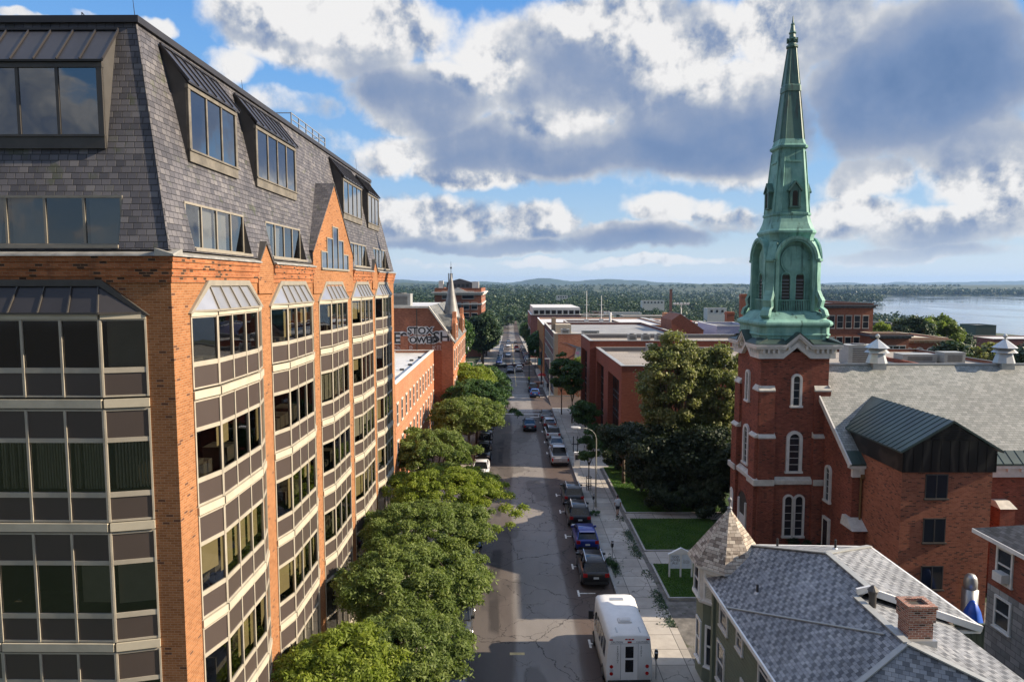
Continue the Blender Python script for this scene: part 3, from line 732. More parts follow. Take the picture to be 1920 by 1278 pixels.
def lawns():
    for nm, (x0, y0, x1, y1) in {'a': (10.05, 41.5, 15.4, 46.9), 'b': (10.05, 49.2, 17.0, 56.2), 'c': (10.05, 57.6, 18.5, 72.4)}.items():
        b = MB(); b.box(x0 + .14, y0 + .14, -.2, x1, y1, .2)
        tag(b.build('lawn', M['lawn_soil']), kind='structure')
        k = MB(); k.box(x0, y0, -.2, x0 + .14, y1, .25); k.box(x0 + .14, y0, -.2, x1, y0 + .14, .25)
        tag(k.build('kerb', M['kerb_stone']), kind='structure')
        n = int((x1 - x0) * (y1 - y0) * 420)
        X = RNG.uniform(x0 + .2, x1 - .03, n); Y = RNG.uniform(y0 + .2, y1 - .03, n); a = RNG.uniform(0, 6.28, n); h = RNG.uniform(.04, .10, n); w = RNG.uniform(.012, .03, n)
        lean = RNG.uniform(-.07, .07, (n, 2)); dx, dy = np.cos(a) * w, np.sin(a) * w
        z0 = np.full(n, .2)
        V = np.stack([np.stack([X - dx, Y - dy, z0], 1), np.stack([X + dx, Y + dy, z0], 1), np.stack([X + lean[:, 0], Y + lean[:, 1], z0 + h], 1)], 1).reshape(-1, 3)
        patch = .5 + .28 * np.sin(X * 1.9 + 1.2 * np.sin(Y * 1.3)) * np.cos(Y * 1.7)
        tone = np.repeat(np.clip(patch + RNG.normal(0, .2, n), 0, 1), 3)
        me = array_mesh('grass', V, np.arange(3 * n).reshape(-1, 3), M['grass_blade'], {'tone': tone})
        o = bpy.data.objects.new('grass', me); COL.objects.link(o); tag(o, kind='stuff')
    b = MB(); b.box(10.05, 46.9, -.2, 17.3, 49.2, .16)
    tag(b.build('church_path', M['concrete_walk']), kind='structure')
    b = MB(); b.box(10.05, 56.2, -.2, 18.5, 57.6, .15)
    tag(b.build('church_path', M['concrete_walk']), kind='structure')
    b = MB(); b.box(12.0, 72.4, -.2, 60, 73.2, .1); b.box(17.0, 41.5, -.2, 22.5, 72.4, .12)
    tag(b.build('church_yard_ground', M['lawn_soil']), kind='structure')
lawns()
def verge_weeds():
    n = 4200; X = 9.75 - np.abs(RNG.normal(0, .33, n)); Y = RNG.uniform(38, 57, n)
    keep = (np.sin(Y * 1.7) + np.sin(Y * .61 + 2) + RNG.normal(0, .6, n)) > .2; X, Y = X[keep], Y[keep]; n = len(X)
    X = np.concatenate([X, 7.2 + np.abs(RNG.normal(0, .25, 900))]); Y = np.concatenate([Y, RNG.normal(46.6, .7, 900)]); n = len(X)
    a = RNG.uniform(0, 6.28, n); w = RNG.uniform(.03, .09, n); h = RNG.uniform(.02, .07, n); dx, dy = np.cos(a) * w, np.sin(a) * w; z0 = np.full(n, .145)
    V = np.stack([np.stack([X - dx, Y - dy, z0], 1), np.stack([X + dx, Y + dy, z0 + .01], 1), np.stack([X + dy, Y - dx, z0 + h], 1)], 1).reshape(-1, 3)
    me = array_mesh('grass', V, np.arange(3 * n).reshape(-1, 3), M['leaf_wood'], {'tone': np.repeat(RNG.random(n), 3)})
    o = bpy.data.objects.new('grass', me); COL.objects.link(o); tag(o, kind='stuff')
verge_weeds()
# ------------------------------------------------------------------ big brick office block on the left
def office():
    root = empty('office_building', (-9.595, 19.5, 0), -radians(0.716), 'large orange brick office block with slate mansard roof and tall bay windows', 'office building')
    LEN, WID, PIT = 34.9, 14.35, 6.65
    rot_r = pi / 2
    # ---- walls
    b = MB()
    for i in range(6):
        u0 = 1.05 + PIT * (i - 1) + 5.65 if i else 0.0
        u1 = 1.05 + PIT * i if i < 5 else LEN
        b.box(-.4, u0, 0, 0, u1, 19.1)
    b.box(-.4, 0, 19.1, 0, LEN, 20.75)
    for a, c in ((-.75, 0), (-7.4, -6.4), (-WID, -13.05)):
        if c == 0: b.box(a, 0, 0, -.401, .4, 19.1)
        else: b.box(a, 0, 0, c, .4, 19.1)
    b.box(-WID, 0, 19.1, -.401, .4, 20.75)
    b.box(-WID, LEN - .4, 0, -.401, LEN, 20.75); b.box(-WID, .401, 0, -WID + .4, LEN - .401, 20.75)
    b.build('wall', M['office_brick'], root)
    # ---- corbelled cornice
    b = MB()
    for (a, c) in ((-.17, 6.44), (8.02, 13.45), (21.35, 26.86), (28.44, LEN + .17)):
        for k, (z0, z1, o) in enumerate(((20.02, 20.2, .04), (20.2, 20.42, .085), (20.42, 20.62, .13), (20.62, 20.76, .17))):
            lo = a + .17 - o if a < 0 else a
            b.box(.0, lo, z0, o, c if c < LEN else LEN + o, z1)
    for k, (z0, z1, o) in enumerate(((20.02, 20.2, .04), (20.2, 20.42, .085), (20.42, 20.62, .13), (20.62, 20.76, .17))):
        b.box(-WID, -o, z0, 0, 0, z1)
    b.build('cornice', M['corbel_brick'], root)
    b = MB()
    for (a, c) in ((-.26, 6.44), (8.02, 13.45), (21.35, 26.86), (28.44, LEN + .26)):
        b.hexa([(-.3, a, 20.764), (.24, a, 20.764), (.24, c, 20.764), (-.3, c, 20.764), (-.3, a, 20.98), (.22, a, 20.82), (.22, c, 20.82), (-.3, c, 20.98)])
    b.hexa([(-WID, -.25, 20.766), (.238, -.25, 20.766), (.238, .3, 20.766), (-WID, .3, 20.766), (-WID, -.23, 20.825), (.22, -.23, 20.825), (.22, .3, 20.985), (-WID, .3, 20.985)])
    b.build('gutter_ledge', M['flashing'], root)
    # ---- gables
    b = MB()
    for c in (7.23, 27.65):
        b.prism([(c - .79, 19.6), (c + .79, 19.6), (c + .79, 20.72), (c, 21.52), (c - .79, 20.72)], 'x', -.3, .075)
    b.prism([(13.45, 19.5), (21.35, 19.5), (21.35, 21.62), (17.45, 25.2), (13.45, 21.62)], 'x', -.3, .06)
    b.build('gable', M['office_brick'], root)
    b = MB()
    for c in (7.23, 27.65):
        for sgn in (-1, 1):
            b.prism([(c, 21.53), (c, 21.63), (c + sgn * .86, 20.74), (c + sgn * .86, 20.64)], 'x', -.55, .13)
    b.build('coping', M['bronze_trim'], root)
    b = MB()
    for sgn in (-1, 1):
        e = 17.45 + sgn * 4.05
        zt, ze = 25.3, 21.58
        v = [(.10, 17.45, zt), (-1.25, 17.45, zt), (-.3, e, ze), (.10, e, ze)]
        w = [(p[0], p[1], p[2] - .1) for p in v]
        b.hexa(w + v if sgn > 0 else w[::-1] + v[::-1])
        b.prism([(e, ze - .1), (e, ze), (17.45 + sgn * 3.99, 20.9), (17.45 + sgn * 3.91, 20.9)], 'x', -.4, .05)
    b.build('gable_roof', M['slate'], root)
    # stepped gable window
    b = MB(); g = MB()
    xs = [14.75, 15.83, 16.91, 17.99, 19.07, 20.15]; tops = [21.62, 22.36, 23.0, 22.36, 21.62]; z0 = 20.78
    for k in range(5):
        u0, u1, zt = xs[k], xs[k + 1], tops[k]
        g.poly((.075, u0, z0), (.075, u1, z0), (.075, u1, zt), (.075, u0, zt))
        b.box(.06, u0 - .035, z0, .11, u0 + .035, max(zt, tops[k - 1] if k else zt)); b.box(.06, u0 + .036, zt - .06, .109, u1 - .036, zt)
    b.box(.06, xs[5] - .035, z0, .11, xs[5] + .035, tops[4]); b.box(.06, xs[0] - .06, z0 - .1, .15, xs[5] + .06, z0 - .001)
    w = b.build('gable_window', M['taupe_trim'], root); g.build('glass', M['attic_glass_sky'], w)
    # ---- bay window units
    SEG = [((0, 0), (1.16, -.3), 1), ((1.16, -.3), (4.49, -.3), 3), ((4.49, -.3), (5.65, 0), 1)]
    def sbox(b, s, f0, f1, d0, d1, z0, z1):
        (ax, ay), (bx, by), _ = SEG[s]; L = hypot(bx - ax, by - ay); dx, dy = (bx - ax) / L, (by - ay) / L; nx, ny = dy, -dx
        P = lambda f, d: (ax + dx * f + nx * d, ay + dy * f + ny * d)
        q = [P(f0, d1), P(f1, d1), P(f1, d0), P(f0, d0)]
        b.hexa([(x, y, z0) for x, y in q] + [(x, y, z1) for x, y in q])
    def slen(s): (ax, ay), (bx, by), _ = SEG[s]; return hypot(bx - ax, by - ay)
    def rail(b, z0, z1, d0=-.05, d1=.02):
        for s in range(3): sbox(b, s, 0.03 if s else 0, slen(s) - (.03 if s < 2 else 0), d0, d1, z0, z1)
    def mull(b, z0, z1, w=.035):
        for s in range(3):
            L = slen(s); n = SEG[s][2]
            for k in range(n + 1):
                c = L * k / n; ww = w if 0 < k < n else w * 1.4
                sbox(b, s, max(0, c - ww), min(L, c + ww), -.06, .035, z0, z1)
    def panel(b, s, k, z0, z1, d, inset=.03):
        L = slen(s); n = SEG[s][2]
        (ax, ay), (bx, by), _ = SEG[s]; dx, dy = (bx - ax) / L, (by - ay) / L; nx, ny = dy, -dx
        f0, f1 = L * k / n + inset, L * (k + 1) / n - inset
        P = lambda f: (ax + dx * f + nx * d, ay + dy * f + ny * d)
        p, q = P(f0), P(f1)
        b.poly((p[0], p[1], z0), (q[0], q[1], z0), (q[0], q[1], z1), (p[0], p[1], z1))
    def allpan(b, z0, z1, d, inset=.03):
        for s in range(3):
            for k in range(SEG[s][2]): panel(b, s, k, z0, z1, d, inset)
    def make_unit(kind):
        f = MB(); g = MB(); sp = MB()
        if kind == 'top':
            f.mat(1); rail(f, -.15, 0, -.05, .06); f.mat(0); rail(f, -.20, -.151); rail(f, -1.68, -1.53); rail(f, -2.37, -2.32); mull(f, -2.37, -.16)
            allpan(g, -1.54, -.19, -.015); allpan(sp, -2.33, -1.67, -.005); glz = (-1.53, -.20)
        elif kind == 'typ':
            f.mat(1); rail(f, -.24, 0, -.05, .07); f.mat(0); rail(f, -.34, -.29); rail(f, -1.25, -1.12); rail(f, -2.85, -2.70); rail(f, -3.57, -3.51); rail(f, -.285, -.245, -.1, -.03); mull(f, -3.57, -.29)
            allpan(g, -2.71, -1.24, -.015); allpan(sp, -1.13, -.33, -.005); sp2 = MB(); allpan(sp2, -3.52, -2.84, -.005); glz = (-2.70, -1.25)
        else:
            f.mat(1); rail(f, -.24, 0, -.05, .07); f.mat(0); rail(f, -.34, -.29); rail(f, -1.25, -1.12); rail(f, -3.2, -3.1); rail(f, -5.4, -5.2); mull(f, -5.9, -.29)
            allpan(g, -5.2, -1.24, -.015); allpan(sp, -1.13, -.33, -.005); sp2 = MB(); allpan(sp2, -5.9, -5.39, -.005); glz = (-5.2, -1.25)
        return f.mesh('window', [M['frame_alu'], M['band_alu']]), g.mesh('glass', M['office_glass']), sp.mesh('spandrel_panel', M['spandrel']), glz, (sp2.mesh('spandrel_panel', M['spandrel']) if kind != 'top' else None)
    protos = {k: make_unit(k) for k in ('top', 'typ', 'low')}
    rnd = random.Random(4)
    def blinds(kind, seed, front):
        r = random.Random(seed); z0, z1 = protos[kind][3]; H = z1 - z0
        tan_ = MB(); style = front or r.choice(['mixed', 'mixed', 'roller', 'vert', 'none', 'roller'])
        for s in range(3):
            for k in range(SEG[s][2]):
                c = r.random(); L = slen(s) / SEG[s][2]
                if style == 'right' and not (s == 2 or (s == 1 and k == 2)): continue
                if style == 'right': c = .5; h = H * (.86 if s == 2 else .83); panel(tan_, s, k, z1 - h, z1 + .05, -.2, .10); continue
                if style == 'curtain':
                    if s == 2: panel(tan_, s, k, z0, z1, -.2, .12)
                    continue
                if style == 'none' and c < .8: continue
                if style == 'roller' and c < .85:
                    h = H * r.choice([.55, .7, .82, .86, .9]); panel(tan_, s, k, z1 - h, z1 + .05, -.2, .10)
                elif style == 'vert':
                    a = L * k
                    for q in range(12):
                        if r.random() < .1: continue
                        f0 = a + .08 + q * (L - .14) / 12
                        sbox(tan_, s, f0, f0 + .045, -.30, -.21, z0 + .05, z1)
                elif style == 'mixed' and c < .42:
                    h = H * r.choice([.25, .5, .9, 1.0])
                    if r.random() < .5: panel(tan_, s, k, z1 - h, z1 + .05, -.2, .10)
                    else:
                        a = L * k; ww = L * r.choice([.25, .4]); side = r.choice([0, 1])
                        f0 = a + .08 if side == 0 else a + L - ww - .08
                        sbox(tan_, s, f0, f0 + ww, -.24, -.2, z0 + .02, z1)
        if not tan_.v: return None
        return tan_.mesh('blind', M['blind_white' if style in ('vert', 'curtain') else r.choice(['blind_tan', 'blind_tan', 'blind_white'])])
    def put_unit(kind, loc, rz, seed, front):
        fm, gm, sm, _, sm2 = protos[kind]
        w = bpy.data.objects.new('window', fm); COL.objects.link(w); w.parent = root; w.location = loc; w.rotation_euler = (0, 0, rz)
        for nm, me in (('glass', gm), ('spandrel_panel', sm), ('spandrel_panel', sm2), ('blind', blinds(kind, seed, front or None))):
            if me is None: continue
            o = bpy.data.objects.new(nm, me); COL.objects.link(o); o.parent = w
    ZB = [16.72, 13.12, 9.52, 5.92]
    def hood(dark):
        b = MB(); zl, zt = 19.16, 19.98
        b.mat(0)
        o = [(-.12, zl - .06), (1.2, zt + .12), (4.45, zt + .12), (5.77, zl - .06)]; i = [(.04, zl - .06), (1.26, zt - .06), (4.39, zt - .06), (5.61, zl - .06)]
        for k in range(3):
            q = [o[k], o[k + 1], i[k + 1], i[k]]
            b.prism(q[::-1], 'y', -.09, .0)
        T0, T1 = (1.3, -.02, zt - .05), (4.35, -.02, zt - .05)
        E0, E1 = (1.13, -.40, zl), (4.52, -.40, zl); S0, S1 = (.02, -.04, zl), (5.63, -.04, zl)
        b.mat(1); b.poly(E0, E1, T1, T0); b.poly(S0, E0, T0); b.poly(E1, S1, T1)
        b.mat(0)
        for k in range(5):
            f = k / 4
            p = Vector(E0).lerp(Vector(E1), f) + Vector((0, -.015, .01)); q = Vector(T0).lerp(Vector(T1), f) + Vector((0, -.02, 0))
            b.bar(p, q, .035, .05, up=(0, -1, .4))
        b.bar(S0, E0, .05, .06); b.bar(E0, E1, .05, .06); b.bar(E1, S1, .05, .06)
        return b.mesh('bay_hood', [M['bronze_trim'] if dark else M['taupe_trim'], M['bronze_metal'] if dark else M['hood_metal_sunlit']])  # same hoods: street side coloured as sunlit, front coloured as in shade
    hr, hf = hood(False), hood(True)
    sd_ = 100
    for i in range(5):
        u0 = 1.05 + PIT * i
        for kind, z in [('top', 19.15)] + [('typ', z) for z in ZB[:3]] + [('low', ZB[3])]:
            sd_ += 1; put_unit(kind, (0, u0, z), rot_r, sd_, False)
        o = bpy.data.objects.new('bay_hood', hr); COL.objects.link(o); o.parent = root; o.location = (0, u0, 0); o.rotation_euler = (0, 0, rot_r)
    for i in range(2):
        x0 = -6.4 - PIT * i
        for kind, z in [('top', 19.15)] + [('typ', z) for z in ZB[:3]] + [('low', ZB[3])]:
            sd_ += 1; put_unit(kind, (x0, 0, z), 0, sd_ + 40, {19.15: 'curtain', 16.72: 'vert', 13.12: 'right', 9.52: 'none'}.get(z) if i == 0 else None)
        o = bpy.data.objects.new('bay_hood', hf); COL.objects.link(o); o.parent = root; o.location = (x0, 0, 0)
    # ---- inside: core, floors, partitions
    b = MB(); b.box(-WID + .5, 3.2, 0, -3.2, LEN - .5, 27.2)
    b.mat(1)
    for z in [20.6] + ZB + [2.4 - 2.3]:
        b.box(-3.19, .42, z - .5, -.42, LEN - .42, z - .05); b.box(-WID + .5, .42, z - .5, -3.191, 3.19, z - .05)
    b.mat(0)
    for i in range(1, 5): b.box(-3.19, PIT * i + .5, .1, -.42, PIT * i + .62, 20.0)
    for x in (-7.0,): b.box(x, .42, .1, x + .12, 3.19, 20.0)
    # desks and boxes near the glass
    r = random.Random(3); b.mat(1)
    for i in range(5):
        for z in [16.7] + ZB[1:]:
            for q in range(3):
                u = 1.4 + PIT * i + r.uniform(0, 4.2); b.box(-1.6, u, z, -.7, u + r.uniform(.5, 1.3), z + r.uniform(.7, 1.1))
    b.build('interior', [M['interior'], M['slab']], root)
    # ---- mansard
    ZF, ZT, s = 20.95, 27.65, .212; E = s * (ZT - ZF)
    def slope(length, holes, mir=False):
        """facade-local sheet: X along, outward -Y"""
        b = MB(); us = sorted(set([E, length - E] + [h for q in holes for h in q[:2]])); zz = sorted(set([ZF, ZT] + [h for q in holes for h in q[2:]]))
        Y = lambda z: s * (z - ZF)
        for i in range(len(us) - 1):
            for k in range(len(zz) - 1):
                cu, cz = (us[i] + us[i + 1]) / 2, (zz[k] + zz[k + 1]) / 2
                if any(q[0] < cu < q[1] and q[2] < cz < q[3] for q in holes): continue
                b.poly((us[i], Y(zz[k]), zz[k]), (us[i + 1], Y(zz[k]), zz[k]), (us[i + 1], Y(zz[k + 1]), zz[k + 1]), (us[i], Y(zz[k + 1]), zz[k + 1]))
        b.poly((0, 0, ZF), (E, 0, ZF), (E, E, ZT)); b.poly((length - E, 0, ZF), (length, 0, ZF), (length - E, E, ZT))
        return b
    lw_r = [(1.6, 6.1, 21.08, 22.5), (8.3, 12.7, 21.08, 22.5), (22.2, 26.6, 21.08, 22.5), (28.8, 33.3, 21.08, 22.5)]
    up_r = [(2.6, 6.35), (8.2, 13.1), (21.8, 26.7), (28.55, 32.3)]
    hol = lw_r + [(a + .1, c - .1, 24.2, 26.9) for a, c in up_r]
    b = slope(LEN, hol); b.xf(Matrix.Rotation(pi / 2, 4, 'Z'))
    lw_f = [(WID - 5.95, WID - 1.45, 21.08, 22.5), (WID - 12.6, WID - 8.1, 21.08, 22.5)]
    up_f = [(WID - 5.75, WID - 2.0), (WID - 12.4, WID - 8.65)]
    b2 = slope(WID, lw_f + [(a + .1, c - .1, 24.2, 26.9) for a, c in up_f]); b2.xf(Matrix.Translation((-WID, 0, 0)))
    b.add(b2.v, b2.f)
    b3 = slope(LEN, []); b3.xf(Matrix.Translation((-WID, LEN, 0)) @ Matrix.Rotation(-pi / 2, 4, 'Z')); b.add(b3.v, b3.f)
    b4 = slope(WID, []); b4.xf(Matrix.Translation((0, LEN, 0)) @ Matrix.Rotation(pi, 4, 'Z')); b.add(b4.v, b4.f)
    b.build('mansard_roof', M['slate'], root)
    b = MB(); b.box(-WID + E - .1, E - .1, ZT, -E + .1, LEN - E + .1, ZT + .2); b.box(-WID + E + .1, E + .1, ZT + .2, -E - .1, LEN - E - .1, ZT + .202)
    b.build('roof_cap', M['bronze_metal'], root)
    # corner flashings of the mansard
    b = MB(); b.bar((.0, .0, ZF), (-E, E, ZT), .05, .05, up=(1, -1, 0)); b.bar((.0, LEN, ZF), (-E, LEN - E, ZT), .05, .05, up=(1, 1, 0))
    b.build('hip_flashing', M['slate'], root)
    def low_window(w, npan, loc, rz, seed):
        f = MB(); g = MB(); bl = MB(); yg = .335; z0, z1 = 21.08, 22.5
        f.mat(1); f.poly((w, .03, z0), (w, yg, z0), (w, s * (z1 - ZF), z1)); f.poly((0, yg, z0), (0, .03, z0), (0, s * (z1 - ZF), z1))
        f.mat(0); f.box(0, -.02, z0 - .09, w, yg, z0); f.box(0, yg - .03, z0, w, yg + .02, z0 + .06); f.box(0, yg - .04, z1 - .07, w, yg + .04, z1)
        for k in range(npan + 1):
            c = min(max(w * k / npan, .04), w - .04); f.box(c - .035, yg - .035, z0 + .06, c + .035, yg + .025, z1 - .07)
            if k < npan:
                a, e = w * k / npan, w * (k + 1) / npan
                g.poly((a, yg, z0), (e, yg, z0), (e, yg, z1), (a, yg, z1))
        r = random.Random(seed)
        for k in range(npan):
            if r.random() < .8:
                a, e = w * k / npan, w * (k + 1) / npan; bl.poly((a + .08, yg + .12, z0), (e - r.choice([.1, .3]), yg + .12, z0), (e - .1, yg + .12, z1), (a + .08, yg + .12, z1))
        o = f.build('window', [M['taupe_trim'], M['cheek']], root, loc, rz); g.build('glass', M['attic_glass'], o)
        if bl.v: bl.build('blind', M['blind_white'], o)
    for i, q in enumerate(lw_r): low_window(q[1] - q[0], 4, (0, q[0], 0), rot_r, 20 + i)
    for i, q in enumerate(lw_f): low_window(q[1] - q[0], 4, (-WID + q[0], 0, 0), 0, 30 + i)
    def dormer(w, npan, loc, rz):
        b = MB(); f = MB(); g = MB(); yf = .56; zb, zg0, zg1, zh, zt = 23.86, 24.25, 26.12, 26.32, 27.42
        Y = lambda z: s * (z - ZF)
        b.mat(1)
        for x in (0, w):
            q = [(x, yf, zb), (x, Y(zb) + .02, zb), (x, Y(zt), zt), (x, Y(zt) - .02, zt), (x, yf, zh)]
            b.poly(*(q if x == 0 else q[::-1]))
        b.mat(0)
        e0, e1, t0, t1 = (-.1, yf - .12, zh), (w + .1, yf - .12, zh), (-.1, Y(zt) - .06, zt), (w + .1, Y(zt) - .06, zt)
        dn = lambda p: (p[0], p[1] + .01, p[2] - .06)
        b.hexa([dn(e0), dn(e1), dn(t1), dn(t0), e0, e1, t1, t0])
        n = int(w / .62)
        for k in range(n + 1):
            p = Vector(e0).lerp(Vector(e1), k / n); q = Vector(t0).lerp(Vector(t1), k / n); up = Vector((0, -1, .75)).normalized() * .02
            b.bar(p + up, q + up, .03, .05, up=(0, -1, .75))
        b.bar(Vector(t0) + Vector((0, -.02, .02)), Vector(t1) + Vector((0, -.02, .02)), .08, .06)
        o = b.build('dormer', [M['bronze_metal'], M['cheek']], root, loc, rz)
        f.box(0, yf - .03, zb, w, yf + .06, zg0 - .002); f.box(-.02, yf - .05, zg1, w + .02, yf + .06, zh - .06)
        f.box(0, yf - .035, zg0, .16, yf + .05, zg1); f.box(w - .16, yf - .035, zg0, w, yf + .05, zg1)
        for k in range(1, npan):
            c = .16 + (w - .32) * k / npan; f.box(c - .045, yf - .03, zg0, c + .045, yf + .04, zg1)
        f.box(-.03, yf - .075, zg0 - .06, w + .03, yf - .031, zg0)
        f.build('frame', M['dormer_trim'] if rz else M['bronze_trim'], o)  # front dormers get darker trim, the shade of that face in the colour
        g.poly((.15, yf + .0, zg0), (w - .15, yf + .0, zg0), (w - .15, yf + .0, zg1), (.15, yf + .0, zg1))
        g.build('glass', M['attic_glass_sky'], o)
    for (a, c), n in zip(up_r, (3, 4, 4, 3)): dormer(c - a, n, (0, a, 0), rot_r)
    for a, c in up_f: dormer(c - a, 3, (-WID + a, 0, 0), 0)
    # ---- roof bits
    b = MB()
    for u in np.linspace(16.7, 22.9, 6): b.box(-1.9, u - .03, ZT + .2, -1.84, u + .03, ZT + 1.15)
    for z in (.55, .8, 1.1): b.box(-1.89, 16.7, ZT + z, -1.85, 22.9, ZT + z + .04)
    b.box(-3.4, 16.68, ZT + 1.1, -1.9, 16.72, ZT + 1.14); b.box(-3.4, 22.88, ZT + 1.1, -1.9, 22.92, ZT + 1.14)
    b.build('roof_railing', M['galv'], root)
    for (x, y, h) in ((-1.55, 1.6, .62), (-1.5, 9.5, .5), (-1.5, 29.5, .9)):
        m = MB(); m.cyl((x, y, ZT + .2), (x - .05, y, ZT + .2 + h), .012, .006, 6); m.cyl((x, y, ZT + .18), (x, y, ZT + .26), .05, .05, 8); m.build('lightning_rod', M['black_metal'], root)
    m = MB(); m.tube([(-3.2, 1.7, ZT + .2), (-3.2, 1.7, ZT + .42), (-3.0, 1.7, ZT + .2)], .015); m.build('bracket', M['black_metal'], root)
glass('attic_glass_sky', (0.12, 0.14, 0.17), 0.30, wav=0.15)
office()
# ------------------------------------------------------------------ church
def arch_pts(w, h, n=10, z0=0.0):
    """outline of a round-headed opening centred on x=0"""
    r = w / 2; sp = z0 + h - r
    return [(-r, z0)] + [(-r * cos(pi * i / n), sp + r * sin(pi * i / n)) for i in range(n + 1)] + [(r, z0)]
def arch_ring(b, w, h, t, d, z0=0.0, n=10, cx=0.0, sill=True):
    o = arch_pts(w, h, n, z0); i = arch_pts(w - 2 * t, h - t, n, z0)
    m = len(o)
    v = [(cx + x, -d, z) for x, z in o] + [(cx + x, -d, z) for x, z in i] + [(cx + x, 0, z) for x, z in o] + [(cx + x, 0.0, z) for x, z in i]
    f = []
    for k in range(m - 1):
        f += [(k, m + k, m + k + 1, k + 1), (k, k + 1, 2 * m + k + 1, 2 * m + k), (m + k, 3 * m + k, 3 * m + k + 1, m + k + 1)]
    b.add(v, [q[::-1] for q in f])
    if sill: b.box(cx - w / 2 - .06, -d - .06, z0 - .14, cx + w / 2 + .06, 0, z0)
def arched_window(parent, loc, rz, w, h, t=.16, d=.14, double=False, bars=4, name='window'):
    b = MB(); g = MB()
    if double:
        for c in (-w / 4, w / 4): arch_ring(b, w / 2 + .04, h, t * .8, d, cx=c, sill=False); g.poly(*[(c + x, -.02, z) for x, z in arch_pts(w / 2 - .1, h - .1)][::-1])
        b.box(-w / 2 - .06, -d - .06, -.14, w / 2 + .06, 0, 0)
        for k in range(1, bars + 1):
            z = h * k / (bars + 1.5)
            for c in (-w / 4, w / 4): b.box(c - w / 4 + t * .8, -.04, z - .012, c + w / 4 - t * .8, -.02, z + .012)
    else:
        arch_ring(b, w, h, t, d); g.poly(*[(x, -.02, z) for x, z in arch_pts(w - .1, h - .1)][::-1])
        for k in range(1, bars + 1):
            z = h * k / (bars + 1.2); b.box(-w / 2 + t, -.04, z - .014, w / 2 - t, -.02, z + .014)
    o = b.build(name, M['weather_white'], parent, loc, rz); g.build('glass', M['dark_glassy'], o)
    return o

